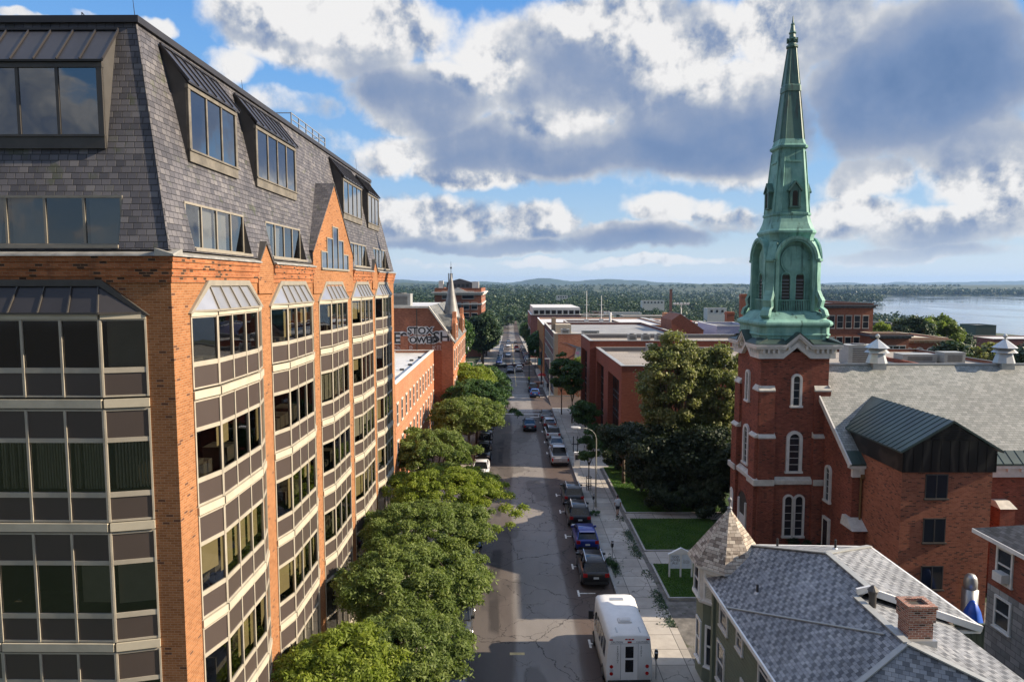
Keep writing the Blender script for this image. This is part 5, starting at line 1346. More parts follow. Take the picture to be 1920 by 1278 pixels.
def house_right():
    root = empty('stone_based_house', (27.5, 26, 0), 0, 'house with grey stone ground floor, red brick upper floor and dark shingle roof', 'house')
    O = Matrix.Translation((-27.5, -26, 0))
    b = MB(); b.box(23, 17, -1, 33, 31.6, 5.7); b.xf(O); b.build('stone_wall', M['stone_block'], root)
    b = MB(); b.box(23.0, 17, 5.702, 33, 31.6, 8.3); b.xf(O); b.build('brick_wall', M['church_brick'], root)
    b = MB(); e = .5; slab(b, [(23 - e, 17 - e, 8.2), (28, 22, 10.6), (28, 27, 10.6), (23 - e, 31.6 + e, 8.2)][::-1][::-1]); slab(b, [(23 - e, 31.6 + e, 8.2), (28, 27, 10.6), (33 + e, 31.6 + e, 8.2)][::-1][::-1])
    slab(b, [(33 + e, 31.6 + e, 8.2), (28, 27, 10.6), (28, 22, 10.6), (33 + e, 17 - e, 8.2)]); slab(b, [(33 + e, 17 - e, 8.2), (28, 22, 10.6), (23 - e, 17 - e, 8.2)])
    b.xf(O); b.build('roof', M['dark_shingle'], root)
    b = MB(); b.box(22.44, 16.5, 8.0, 22.5, 32.1, 8.19); b.box(22.5, 32.04, 8.0, 33.5, 32.1, 8.19); b.xf(O); b.build('fascia', M['weather_white'], root)
    for y, z, h in ((30.55, 6.25, 1.4), (28.0, 6.25, 1.4), (30.5, 4.0, 1.3), (27.9, 4.0, 1.3)):
        o = sash(root, (23 - 27.5, y - 26, z), -pi / 2, .85, h, 'weather_white')
    b = MB(); b.box(22.6, 30.2, 6.25, 23.0, 30.8, 6.66); b.xf(O); b.build('window_air_conditioner', M['weather_white'], root)
house_right()
def yard():
    b = MB()
    for k in range(9): b.box(23.6 + k * .3, 34.6, -.6, 23.88 + k * .3, 34.66, 2.0)
    b.box(23.55, 34.56, 2.0, 26.4, 34.7, 2.07)
    tag(b.build('board_fence', M['dark_green_panel']), 'dark green board fence with pale top rail behind the houses', 'fence')
    b = MB(); R = []
    for z, r in ((-.4, .75), (.6, .7), (1.2, .6), (1.8, .42), (2.3, .2), (2.4, .05)):
        R.append([(25.9 + r * (1 + .12 * sin(5 * a + z * 2)) * cos(a) * .8, 36.6 + r * (1 + .1 * cos(4 * a + z)) * sin(a), z) for a in [2 * pi * i / 16 for i in range(16)]])
    b.sh(True); b.loft(R); tag(b.build('tarpaulin', M['tarp_blue']), 'crumpled blue tarpaulin draped over something in the yard', 'tarpaulin')
    b = MB(); b.sh(True); b.lathe([(.36, 2.5), (.36, 2.9), (.32, 3.15), (.2, 3.32), (.03, 3.38)], 14, (26.6, 37.9)); b.box(26.3, 37.6, -.5, 26.9, 38.2, 2.5)
    tag(b.build('flue_cowl', M['galv']), 'shiny domed metal cowl on a dark stand beside the brick wing', 'vent')
yard()
# ------------------------------------------------------------------ other buildings
WIN = {}
def win_mesh(w, h, style):
    k = (w, h, style)
    if k in WIN: return WIN[k]
    b = MB(); t = .07
    fr = {'white': 'weather_white', 'dark': 'bronze_trim', 'stone': 'stone_cap', 'tan': 'cream'}[style]
    b.mat(1); b.poly((-w / 2, -.01, 0), (w / 2, -.01, 0), (w / 2, -.01, h), (-w / 2, -.01, h)); b.mat(0)
    b.box(-w / 2 - t, -.05, 0, -w / 2, 0, h); b.box(w / 2, -.05, 0, w / 2 + t, 0, h); b.box(-w / 2 - .12, -.09, -.14, w / 2 + .12, 0, 0); b.box(-w / 2 - .12, -.08, h, w / 2 + .12, 0, h + .16)
    b.box(-w / 2, -.04, h * .5 - .03, w / 2, -.011, h * .5 + .03)
    WIN[k] = b.mesh('window', [M[fr], M['dark_glassy']]); return WIN[k]
def put_win(root, x, y, z, face, w, h, style='stone'):
    rz = {'S': 0, 'W': -pi / 2, 'E': pi / 2}[face]
    o = bpy.data.objects.new('window', win_mesh(w, h, style)); COL.objects.link(o); o.parent = root; o.location = (x, y, z); o.rotation_euler = (0, 0, rz)
def block(name, label, x0, x1, y0, y1, z0, z1, wall, roof='grey_roof', par=.35, cap='stone_cap', cornice=None, wins=(), cat='building', group=None):
    """flat-roofed block; wins: (face, n, margin, z, w, h, style)"""
    cx, cy = (x0 + x1) / 2, (y0 + y1) / 2
    r = empty(name, (cx, cy, z0), 0, label, cat, group); a, c = x1 - cx, y1 - cy; H = z1 - z0
    b = MB(); b.box(-a, -c, -.8, a, c, H - par); t = .3
    b.box(-a, -c, H - par, a, -c + t, H); b.box(-a, c - t, H - par, a, c, H); b.box(-a, -c + t, H - par, -a + t, c - t, H); b.box(a - t, -c + t, H - par, a, c - t, H)
    b.build('wall', M[wall], r)
    b = MB(); b.poly((-a + t, -c + t, H - par + .02), (a - t, -c + t, H - par + .02), (a - t, c - t, H - par + .02), (-a + t, c - t, H - par + .02)); b.build('roof', M[roof], r)
    b = MB(); e = .06; q = t + .04
    b.box(-a - e, -c - e, H, a + e, -c + q, H + .06); b.box(-a - e, c - q, H, a + e, c + e, H + .06); b.box(-a - e, -c + q, H, -a + q, c - q, H + .06); b.box(a - q, -c + q, H, a + e, c - q, H + .06); b.build('parapet_cap', M[cap], r)
    if cornice:
        b = MB(); e = .55; b.box(-a - e, -c - e, H - .55, a + e, -c, H - .25); b.box(-a - .3, -c - .3, H - .9, a + .3, -c, H - .551); b.box(-a - e, -c, H - .55, -a, c, H - .25)
        n = int(2 * a / .9)
        for k in range(n + 1): b.box(-a + k * 2 * a / n - .1, -c - .5, H - .85, -a + k * 2 * a / n + .1, -c - .301, H - .551)
        b.build('cornice', M[cornice], r)
    for face, n, mg, z, w, h, st in wins:
        for k in range(n):
            if face == 'S': put_win(r, -a + mg + (2 * a - 2 * mg) * (k + .5) / n, -c, z, 'S', w, h, st)
            elif face == 'W': put_win(r, -a, -c + mg + (2 * c - 2 * mg) * (k + .5) / n, z, 'W', w, h, st)
            else: put_win(r, a, -c + mg + (2 * c - 2 * mg) * (k + .5) / n, z, 'E', w, h, st)
    return r
def hvac(x, y, z, w, d, h, label, group=None, fan=True):
    r = empty('rooftop_unit', (x, y, z), 0, label, 'rooftop unit', group)
    b = MB(); b.box(-w / 2, -d / 2, .12, w / 2, d / 2, h); b.box(-w / 2 + .1, -d / 2 + .1, 0, w / 2 - .1, d / 2 - .1, .12); b.box(-w / 2 - .03, -d / 2 - .03, h, w / 2 + .03, d / 2 + .03, h + .05); b.build('casing', M['hvac'], r)
    b = MB()
    for k in range(7): b.box(-w * .36, -d / 2 - .02, .3 + k * (h - .5) / 7, w * .36, -d / 2, .3 + (k + .6) * (h - .5) / 7)
    b.build('grille', M['hvac_dark'], r)
    if fan: b = MB(); b.cyl((0, 0, h + .05), (0, 0, h + .16), min(w, d) * .36, n=14); b.build('fan_cowl', M['hvac_dark'], r)
    return r

def left_row():
    # low orange brick block with white roof
    r = block('brick_office', 'low orange brick building with white flat roof and narrow windows beside the mansard office block', -24, -9.2, 54.75, 83, 0, 11.85, 'warm_brick', 'roof_membrane', .3, 'white_paint')
    a, c = 7.4, 14.125
    for k in range(12):
        y = 55.6 + k * 2.4 - 68.875
        for z, h in ((8.45, 1.65), (5.2, 1.75), (1.6, 1.9)): put_win(r, a, y, z, 'E', .72, h, 'stone')
    b = MB(); b.box(a, -c, 4.5, a + .05, c, 4.62); b.box(a, -c, 7.75, a + .04, c, 7.83); b.build('string_course', M['warm_brick'], r)
    hvac(-12.4, 63.5, 11.57, 3.2, 2.2, 1.9, 'big grey rooftop unit on the low white roof next to the slate mansard')
    for (x, y) in ((-10.4, 66), (-10.2, 70), (-10.6, 74), (-10.1, 77)):
        b = MB(); b.box(x - .2, y - .2, 11.57, x + .2, y + .2, 11.75); tag(b.build('roof_vent', M['hvac_dark']), 'small dark vent on the low white membrane roof', 'roof vent', 'vents on the low white roof')
    # gabled building with graffiti
    r = empty('gabled_brick_building', (-15, 94.5, 0), 0, 'tall red brick building with graffiti on its end wall and a cone roofed turret', 'building')
    T = Matrix.Translation((15, -94.5, 0))
    def mk(b, nm, m, p=r): b.xf(T); return b.build(nm, M[m], p)
    b = MB(); b.prism([(-30, -.5), (-6.9, -.5), (-6.9, 12.9), (-9.8, 17.0), (-30, 17.0)], 'y', 83.05, 106); b.box(-8.2, 82.95, -.5, -6.85, 83.049, 13.0); mk(b, 'wall', 'old_brick')
    b = MB(); b.box(-6.9, 83.0, -.5, -6.78, 106, 12.85); mk(b, 'street_front', 'warm_brick')
    b = MB(); slab(b, [(-6.6, 83.4, 12.75), (-6.6, 106, 12.75), (-9.85, 106, 17.2), (-9.85, 83.4, 17.2)], .14); mk(b, 'mansard_roof', 'old_slate')
    b = MB(); b.box(-30, 82.95, 17.0, -9.7, 83.4, 17.25); b.bar((-9.75, 83.2, 17.15), (-6.75, 83.2, 12.95), .5, .18, up=(.8, 0, .6)); mk(b, 'coping', 'stone_cap')
    b = MB(); b.poly((-30, 83.4, 17.05), (-9.9, 83.4, 17.05), (-9.9, 106, 17.05), (-30, 106, 17.05)); mk(b, 'roof', 'roof_membrane')
    for y0, y1 in ((85.6, 89.2), (98.6, 102.2)):
        m = (y0 + y1) / 2
        b = MB(); b.prism([(y0, 12.8), (y1, 12.8), (y1, 14.3), (m + .5, 15.6), (m + .3, 16.4), (m - .3, 16.4), (m - .5, 15.6), (y0, 14.3)], 'x', -7.2, -6.72); mk(b, 'gable', 'warm_brick')
        b = MB(); slab(b, [(-6.8, y0, 14.2), (-6.8, m, 16.1), (-9.4, m, 16.1), (-8.0, y0, 14.2)], .1); slab(b, [(-6.8, m, 16.1), (-6.8, y1, 14.2), (-8.0, y1, 14.2), (-9.4, m, 16.1)], .1); mk(b, 'gable_roof', 'old_slate')
        for yy in (y0 + .1, y1 - .1): b = MB(); b.box(-7.1, yy - .22, 12.8, -6.66, yy + .22, 15.0); b.lathe([(.28, 15.0), (.02, 15.7)], 4, (-6.88, yy), pi / 4); mk(b, 'pinnacle', 'warm_brick')
        put_win(r, -6.72 + 15, m - 94.5, 13.0, 'E', 1.0, 1.7, 'stone')
    b = MB(); b.sh(True); b.lathe([(1.0, 12.8), (1.0, 15.2), (1.15, 15.25)], 16, (-8.0, 95)); mk(b, 'turret_drum', 'old_slate')
    b = MB(); b.sh(True); b.lathe([(1.28, 15.2), (1.2, 15.5), (.92, 16.6), (.6, 18.2), (.28, 20.2), (.04, 21.5)], 16, (-8.0, 95)); mk(b, 'turret_roof', 'cone_slate')
    b = MB(); b.cyl((-8, 95, 21.4), (-8, 95, 23.0), .04, .02, 6); b.cyl((-8, 95, 22.0), (-8, 95, 22.25), .12, n=8); mk(b, 'finial', 'black_metal')
    for y in (84.6, 87.4, 90.6, 93.3, 96, 99, 101.8, 104.4):
        for z, h in ((9.4, 2.3), (5.6, 2.3), (1.2, 2.9)): put_win(r, -6.78 + 15, y - 94.5, z, 'E', 1.05, h, 'stone')
    b = MB()
    for z in (4.9, 8.7, 12.4): b.box(-6.78, 83.0, z, -6.68, 106, z + .18)
    mk(b, 'string_course', 'warm_brick')
    b = MB(); b.box(-13.2, 82.9, 11.6, -12.3, 83.049, 13.6); mk(b, 'chimney_breast', 'old_brick'); b = MB(); b.tube([(-11.2, 82.95, 11.5), (-11.2, 82.95, 16.9)], .05); mk(b, 'downpipe', 'black_metal')
    # graffiti, letters as painted: white outline behind black fill
    def graf(body, x, z, size, off=.1):
        text_mb(body, size, .006, M['graffiti_white'], r, (x, -11.49, z), (pi / 2, 0, 0), 'graffiti', off * 1.8, spacing=.8)
        bb = MB(); n_ = 40; wd = size * len(body) * .31; bb.prism([(x + (wd + .12 * sin(7 * a) + .1 * cos(11 * a)) * cos(a), z + size * .36 + (size * .42 + .06 * sin(5 * a + x)) * sin(a)) for a in [2 * pi * i / n_ for i in range(n_)]], 'y', -11.475, -11.468); bb.build('graffiti', M['graffiti_white'], r)
        text_mb(body, size, .006, M['graffiti_black'], r, (x, -11.505, z), (pi / 2, 0, 0), 'graffiti', off * .5, spacing=.8)
    graf('ES', 1.75, 12.75, 1.8, .07); graf('STOX', 4.2, 13.85, 1.2, .06); graf('TOWED', 4.25, 12.75, 1.1, .06); graf('SH', 6.8, 12.9, 1.75, .07)
    for x, z, s, w in ((2.0, 11.7, 1.0, 'GNAR'), (6.3, 11.9, .8, 'KEL')): text_mb(w, s, .005, M['graffiti_pale'], r, (x, -11.49, z), (pi / 2, 0, .0), 'graffiti', .02)
    hvac(-13.6, 86.5, 17.06, 2.6, 2.0, 1.6, 'grey rooftop unit above the graffiti wall'); hvac(-17.5, 87.5, 17.06, 3.6, 2.4, 1.9, 'wide rooftop unit at the back of the gabled building roof', fan=False)
    # hanging bank sign
    s = empty('hanging_sign', (-6.0, 101.5, 7.4), 0, 'green bank sign with white lettering hung from the gabled brick building', 'sign')
    b = MB(); b.box(-.62, -.08, -.85, .62, .08, .85); b.build('board', M['sign_green'], s)
    b = MB(); b.box(-.66, -.1, .85, .66, .1, .9); b.box(-.66, -.1, -.9, .66, .1, -.85); b.box(-.66, -.1, -.85, -.62, .1, .85); b.box(.62, -.1, -.85, .66, .1, .85); b.build('frame', M['white_paint'], s)
    b = MB(); b.box(-.8, -.03, .5, -.66, .03, .56); b.box(-.8, -.03, -.56, -.66, .03, -.5); b.build('bracket', M['black_metal'], s)
    b = MB(); b.box(-.2, -.1, .3, .2, -.081, .7); b.build('emblem', M['white_paint'], s); b = MB(); b.box(-.09, -.105, .41, .09, -.1, .59); b.build('emblem_centre', M['sign_green'], s)
    text_mb('Citizens', .3, .008, M['white_paint'], s, (0, -.085, -.12), (pi / 2, 0, 0)); text_mb('Bank', .3, .008, M['white_paint'], s, (0, -.085, -.5), (pi / 2, 0, 0))
    # far cream and brick block
    g = zs(240)
    r = block('corniced_brick_block', 'distant brick office block with white cornice beyond the left hand trees', -25.5, -9.4, 235, 275, g, 18.3, 'old_brick', 'grey_roof', .9, 'old_brick', None,
              [('S', 2, 1.2, 20.2, 4.0, 2.4, 'white'), ('S', 5, 1, 16.6, 1.9, 2.2, 'white'), ('S', 5, 1, 13.0, 1.9, 2.2, 'white'), ('E', 6, 1, 20.2, 1.6, 2.2, 'white'), ('E', 6, 1, 16.6, 1.6, 2.2, 'white'), ('S', 5, 1, 9.4, 1.9, 2.2, 'white')])
    b = MB(); H = 18.3 - g
    for z, e in ((H - 1.7, 1.0), (H - 2.3, .5), (H - 5.6, .3)): b.box(-8.05 - e, -20 - e, z, 8.05 + e, 20 + e, z + .45)
    b.prism([(-3.2, H - 1.2), (3.2, H - 1.2), (0, H + .3)], 'y', -20.6, -19.9)
    b.build('cornice', M['weather_white'], r)
    b = MB(); b.prism([(-4.2, H - .9), (4.6, H - .9), (4.6, H + 2.0), (.2, H + 3.3), (-4.2, H + 2.0)], 'y', -16, -6); b.build('penthouse', M['charcoal_panel'], r)
    b = MB(); b.box(-7, -16, H - .9, -5.4, -14, H + 2.6); b.box(4.7, -17, H - .9, 7, -14, H + 2.3); b.build('stair_hut', M['weather_white'], r)
    b = MB()
    for x in (-3.6, -3.0, -2.4): b.box(x - .2, -15, H + 2, x + .2, -14.6, H + 5.2)
    b.build('antenna_panel', M['galv'], r)
    for k in range(5): put_win(r, -3 + k * 1.5, -16, H + .5, 'S', .9, .9, 'dark')
left_row()

def right_row():
    # modern red brick with deep glazed slots
    r = empty('modern_brick_building', (20, 90, 0), 0, 'modern red brick building with deep dark glazed slots behind the young trees', 'office building')
    T = Matrix.Translation((-20, -90, 0))
    def mk(b, nm, m, p=r): b.xf(T); return b.build(nm, M[m] if isinstance(m, str) else m, p)
    def mass(x0, y0, y1, zt, slots, sz0, sz1, far):
        b = MB(); x1 = 46; pr = .55; t = .35
        ys = [y0] + [v for s in slots for v in s] + [y1]
        for k in range(0, len(ys), 2): b.box(x0, ys[k], -.5, x0 + 1.6, ys[k + 1], zt - pr)
        b.box(x0, y0, zt - pr, x0 + t, y1, zt); b.box(x0 + t, y0, zt - pr, x0 + 1.6, y0 + t, zt); b.box(x0 + t, y1 - t, zt - pr, x0 + 1.6, y1, zt)
        for s in slots: b.box(x0, s[0], sz1, x0 + 1.6, s[1], zt - pr); b.box(x0 + .25, s[0], -.5, x0 + 1.6, s[1], sz0)
        b.box(x0 + 1.6, y0, -.5, x1, y1, zt - pr); b.box(x0 + 1.6, y0, zt - pr, x1, y0 + t, zt); b.box(x0 + 1.6, y1 - t, zt - pr, x1, y1, zt); b.box(x1 - t, y0 + t, zt - pr, x1, y1 - t, zt)
        mk(b, 'wall', 'modern_brick')
        b = MB(); b.poly((x0 + t, y0 + t, zt - pr + .03), (x1 - t, y0 + t, zt - pr + .03), (x1 - t, y1 - t, zt - pr + .03), (x0 + t, y1 - t, zt - pr + .03)); mk(b, 'roof', 'gravel_roof')
        b = MB(); b.box(x0 - .05, y0 - .05, zt, x0 + .45, y1 + .05, zt + .07); b.box(x0 + .45, y0 - .05, zt, x1, y0 + t + .05, zt + .07); b.box(x0 + .45, y1 - t - .05, zt, x1, y1 + .05, zt + .07); mk(b, 'parapet_cap', 'hvac')
        b = MB(); b.box(x0 + .46, y1 - t - .06, zt - pr, x1, y1 - t - .001, zt - .001); mk(b, 'upstand', 'dark_roof')
        for s in slots:
            f = MB(); g = MB(); xg = x0 + .7
            g.poly((xg, s[1], sz0), (xg, s[0], sz0), (xg, s[0], sz1), (xg, s[1], sz1))
            n = max(3, int((s[1] - s[0]) / 1.1))
            for k in range(n + 1): y = s[0] + (s[1] - s[0]) * k / n; f.box(xg - .06, y - .035, sz0, xg, y + .035, sz1)
            nf = 4
            for k in range(nf + 1):
                z = sz0 + (sz1 - sz0) * k / nf; f.box(xg - .1, s[0], z - .05, xg, s[1], z + .05)
                if 0 < k < nf: f.box(xg - .1, s[0], z - .75, xg, s[1], z - .68)
            o = mk(f, 'window', 'black_metal'); mk(g, 'glass', 'pane_glass', o)
            i = MB(); i.box(xg + .45, s[0], sz0, xg + .49, s[1], sz1)
            for k in range(1, nf): z = sz0 + (sz1 - sz0) * k / nf; i.box(xg + .05, s[0], z - .6, xg + .44, s[1], z - .1)
            mk(i, 'interior', 'interior')
    mass(12.15, 73, 94.7, 11.1, [(74.6, 82.9), (86.8, 93.6)], .6, 9.35, False)
    mass(11.3, 94.72, 106.5, 12.0, [(98.2, 105.6)], .6, 10.2, True)
    for x, y, z, nm in ((17.8, 98.2, 11.5, 'left of three alike boxes on the far gravel roof'), (19.8, 98.4, 11.5, 'middle of three alike boxes on the far gravel roof'), (21.8, 98.6, 11.5, 'right of three alike boxes on the far gravel roof'), (19.4, 92.9, 10.58, 'standing alone on the nearer gravel roof')):
        hvac(x, y, z, 1.2, 1.0, 1.15, 'pale rooftop condenser, ' + nm, 'condensers on the modern brick building')
    # muralled corner building
    r = block('corner_brick_building', 'brick corner building with a painted bird on its end wall', 8.3, 31, 123, 159, zs(141), 10.9, 'plum_brick', 'grey_roof', .5, 'stone_cap', None,
              [('W', 14, 4, 9.2, .9, 1.7, 'stone'), ('W', 14, 4, 5.9, .9, 1.9, 'stone'), ('W', 8, 4, 1.3, 2.4, 2.6, 'dark')])
    a, c, H = 11.35, 18, 10.9 - zs(141)
    b = MB(); b.box(-a + .3, -c - .05, -.8, a, -c - .001, H - .1); b.build('painted_wall', M['mural_brick'], r)
    b = MB(); b.box(-a - .06, -c - .06, -.8, -a + .6, -c + 3.5, H + .05); b.build('corner_pier', M['tan_stucco'], r)
    def flat(nm, pts, mat, d): b = MB(); b.prism(pts, 'y', -c - .05 - d, -c - .05 - d + .008); b.build(nm, M[mat], r)
    # long-billed bird, body hanging tail down with one wing lifted
    B = lambda x, z: (-a + x, z)
    flat('mural', [B(3.9, 9.6), B(4.5, 9.9), B(5.2, 9.5), B(6.3, 8.2), B(7.0, 6.4), B(7.0, 4.6), B(6.6, 3.2), B(6.2, 2.2), B(5.6, 3.8), B(4.6, 5.2), B(3.9, 6.6), B(3.6, 8.2)], 'mural_blue', .012)
    flat('mural', [B(3.9, 9.5), B(4.1, 8.2), B(4.5, 6.6), B(5.3, 4.9), B(5.9, 3.4), B(5.6, 3.8), B(4.6, 5.2), B(3.9, 6.6), B(3.6, 8.2)], 'mural_pale', .016)
    flat('mural', [B(5.2, 9.3), B(6.3, 8.2), B(7.3, 9.4), B(9.6, 10.2), B(10.4, 8.6), B(9.2, 6.6), B(7.6, 5.2), B(7.0, 6.2)], 'mural_grey', .014)
    flat('mural', [B(4.0, 9.62), B(4.4, 9.85), B(2.4, 10.5), B(1.2, 10.75), B(2.3, 10.4)], 'mural_grey', .018)
    flat('mural', [B(3.8, 9.0), B(4.5, 9.0), B(4.4, 8.4), B(3.75, 8.5)], 'mural_pink', .02)
    flat('mural', [B(1.2, 7.2), B(2.4, 7.9), B(3.6, 8.6), B(3.6, 8.3), B(2.4, 7.5), B(1.1, 6.8)], 'plum_brick', .01)
    hvac(10.6, 128, 10.42, 1.5, 1.4, 1.0, 'white rooftop unit at the edge above the painted bird'); hvac(15.2, 127, 10.42, 3.2, 1.2, .8, 'long low grey rooftop unit above the painted bird', fan=False)
    b = MB(); b.box(9.0, 131, 10.4, 12.0, 134.5, 12.1); tag(b.build('roof_hut', M['cream']), 'tan boarded roof hut on the muralled building', 'roof hut')
    b = MB(); b.box(8.35, 133, 10.4, 9.2, 134, 13.4); tag(b.build('chimney', M['tan_stucco']), 'square tan chimney on the street edge of the muralled building', 'chimney')
    block('orange_brick_building', 'long building with an orange street front beyond the muralled corner', 8.2, 38, 161, 196, zs(180), 10.2, 'orange_panel', 'roof_membrane', .4, 'white_paint', None, [('W', 9, 2, 6.5, 1.2, 1.8, 'dark'), ('W', 9, 2, 3.0, 1.2, 1.8, 'dark')])
    block('low_brick_building', 'low brick building with a dark flat roof behind the gravel roofs', 14, 27, 163.5, 175, zs(170), 10.6, 'old_brick', 'dark_roof', .3)
    r = block('white_roofed_building', 'dark brick building with a white glazed top storey far down the street', 7.3, 24, 226, 262, zs(240), 9.6, 'plum_brick', 'roof_membrane', .3, 'white_paint', None, [('W', 8, 2, 8.2, 1.6, 2.0, 'white'), ('W', 8, 2, 4.4, 1.6, 2.0, 'white')])
    b = MB(); b.box(-7.6, -17.7, 9.6 - zs(240) - .3, 8.0, 16, 9.6 - zs(240) + 2.4); b.build('penthouse', M['weather_white'], r)
    for k in range(8): put_win(r, -6.6 + k * 1.95, -17.7, 15.4, 'S', 1.3, 1.0, 'dark')
    block('charcoal_building', 'long low charcoal building with a pale roof edge beyond the gravel roofs', 17, 44, 205, 222, zs(210), 8.9, 'charcoal_panel', 'roof_membrane', .5, 'white_paint', None, [('S', 9, 2, 10.5, 1.2, 1.2, 'dark')])
    r = block('orange_block', 'orange clad block with a raised stair tower right of the charcoal building', 44.2, 50, 200, 214, zs(205), 9.0, 'orange_panel', 'roof_membrane', .4, 'white_paint'); b = MB(); b.box(-1.2, -6.8, 12.5, 2.4, -3, 15.3); b.build('stair_tower', M['orange_panel'], r)
    block('grey_clad_block', 'grey clad block wedged between two orange blocks', 50.1, 55, 201, 214, zs(205), 8.6, 'charcoal_panel', 'grey_roof', .3)
    block('orange_shed', 'low orange walled shed with pale roof left of the lilac wall', 55.2, 62, 208, 222, zs(215), 7.8, 'orange_panel', 'roof_membrane', .3, 'white_paint')
    block('grey_flat_building', 'plain grey flat roofed building behind the tall tree', 36, 52, 150, 168, zs(160), 8.4, 'tan_stucco', 'grey_roof', .3)
    block('lilac_building', 'building with a pale lilac wall behind the tall tree and spire', 42.2, 50, 138, 152, zs(140), 11.4, 'lilac_wall', 'dark_roof', .3, 'white_paint')
    r = empty('gabled_brick_shop', (36, 142, zs(142)), 0, 'small brown brick building with a pitched gable behind the gravel roofs', 'building')
    b = MB(); b.prism([(-3.2, -.5), (3.2, -.5), (3.2, 12), (-1.5, 15.2), (-3.2, 14)], 'y', -5, 5); b.build('wall', M['old_brick'], r); b = MB(); slab(b, [(3.4, -5.1, 11.9), (3.4, 5.1, 11.9), (-1.5, 5.1, 15.35), (-1.5, -5.1, 15.35)]); b.build('roof', M['grey_roof'], r)
    for x, y, w, z0, z1, lb in ((68.6, 200, 1.6, zs(200) - 2, 16.9, 'tall brick chimney left of the green belfry'), (66.4, 205, 2.2, zs(205) - 2, 11.5, 'short wide brick chimney left of the green belfry'), (166, 700, 2.4, -20, 14, 'lone tall chimney stack standing in the far woods')):
        b = MB(); b.box(x - w / 2, y - w / 2, z0, x + w / 2, y + w / 2, z1); b.box(x - w / 2 - .15, y - w / 2 - .15, z1 - .8, x + w / 2 + .15, y + w / 2 + .15, z1 - .3); tag(b.build('chimney', M['old_brick']), lb, 'chimney')
    # behind the church
    block('flat_roofed_block', 'long flat roofed block directly behind the church ridge', 33, 56, 73, 93, -1, 11.0, 'old_brick', 'gravel_roof', .35, 'hvac_dark')
    hvac(40.5, 78.5, 10.7, 3.4, 2.2, 2.2, 'dark rooftop unit between the spire and first roof ventilator'); hvac(48, 80, 10.7, 4.0, 2.0, 1.0, 'long low rooftop unit midway between the two roof ventilators', fan=False); hvac(51.5, 79, 10.7, 2.4, 1.8, 1.3, 'greenish boxy rooftop unit right of the long low one', fan=False)
    block('corniced_hotel', 'four storey red brick hotel with dark bracketed cornice right of the belfry', 57, 69.6, 130, 150, -2.5, 16.2, 'old_brick', 'roof_membrane', .4, 'hvac_dark', 'charcoal_panel',
          [('S', 7, .6, 14.0, 1.05, 2.3, 'stone'), ('S', 7, .6, 9.9, 1.05, 2.3, 'stone'), ('S', 7, .6, 5.8, 1.05, 2.3, 'stone'), ('S', 7, .6, 1.8, 1.05, 2.3, 'stone')])
    block('bracketed_brick_row', 'lower brick row with dark bracketed cornice beside the hotel', 66.0, 72.8, 123.5, 127.5, -2.5, 10.9, 'old_brick', 'cream', .4, 'cream', 'charcoal_panel', [('S', 5, .5, 9.2, 1.0, 1.9, 'white'), ('S', 5, .5, 5.0, 1.0, 1.9, 'white')])
    r = block('arcaded_brick_building', 'brick building with a row of round arched windows under a pale roof', 73.2, 81.6, 126, 138, -2.6, 9.9, 'old_brick', 'cream', .3, 'cream', 'tan_stucco')
    for k in range(4): arched_window(r, (-3.1 + k * 2.05, -6.0, 8.6), 0, 1.6, 2.2, .2, bars=1)
    r = block('green_tower', 'dark green clad tower block on brick base near the lake', 150, 156.5, 218, 226, zs(220) - 5, 6.6, 'dark_green_panel', 'dark_roof', .2, 'dark_green_panel')
    block('brick_warehouse', 'brown brick warehouse at the foot of the green tower', 143, 151, 214, 224, zs(215) - 5, 1.6, 'old_brick', 'dark_roof', .3)
    block('brown_roofed_shed', 'long brown shed with white roof near the right edge', 140, 172, 196, 208, zs(200) - 5, 4.0, 'plum_brick', 'roof_membrane', .3)
    for k, (px, y, Y, w, hgt, wl, rf, lb) in enumerate((
        (1652, 604, 430, 14, 6, 'charcoal_panel', 'dark_roof', 'dark roofed waterfront hall right of the hotel'), (1690, 607, 450, 24, 6, 'tan_stucco', 'grey_roof', 'long pale grey waterfront hall'), (1728, 611, 420, 8, 5, 'weather_white', 'roof_membrane', 'small white waterfront shed'),
        (1790, 612, 380, 12, 5, 'plum_brick', 'dark_roof', 'dark waterfront house among trees'), (1822, 615, 390, 12, 5, 'charcoal_panel', 'dark_roof', 'dark low roof left of the green tower'),
        (1046, 566, 620, 20, 6, 'weather_white', 'roof_membrane', 'white roofed building in woods left of centre'), (1032, 570, 560, 12, 5, 'weather_white', 'roof_membrane', 'small white building in the woods nearest the street'), (1062, 574, 520, 9, 6, 'red_cloth', 'roof_membrane', 'small red walled building in the woods'),
        (1126, 573, 520, 15, 10, 'old_brick', 'grey_roof', 'brick block standing alone in the woods'), (1054, 548, 1000, 16, 10, 'weather_white', 'grey_roof', 'far white hall among treetops'), (1225, 556, 800, 26, 5, 'weather_white', 'roof_membrane', 'long pale roof among far trees'),
        (1120, 590, 380, 18, 5, 'tan_stucco', 'roof_membrane', 'pale low building just past the charcoal one'), (1170, 586, 420, 22, 5, 'weather_white', 'grey_roof', 'pale building edge behind trees right of the masts'), (1228, 592, 330, 30, 5, 'tan_stucco', 'roof_membrane', 'long pale building behind the orange block'), (1345, 566, 500, 14, 6, 'weather_white', 'grey_roof', 'white building in the woods left of the spire'), (700 + 330, 592, 340, 10, 6, 'plum_brick', 'grey_roof', 'dark house by the far street end'))):
        X = (px - 954) / 1280 * Y; z = 20 - (y - 531) * Y / 1280 - (4.5 if Y >= 500 else 0)
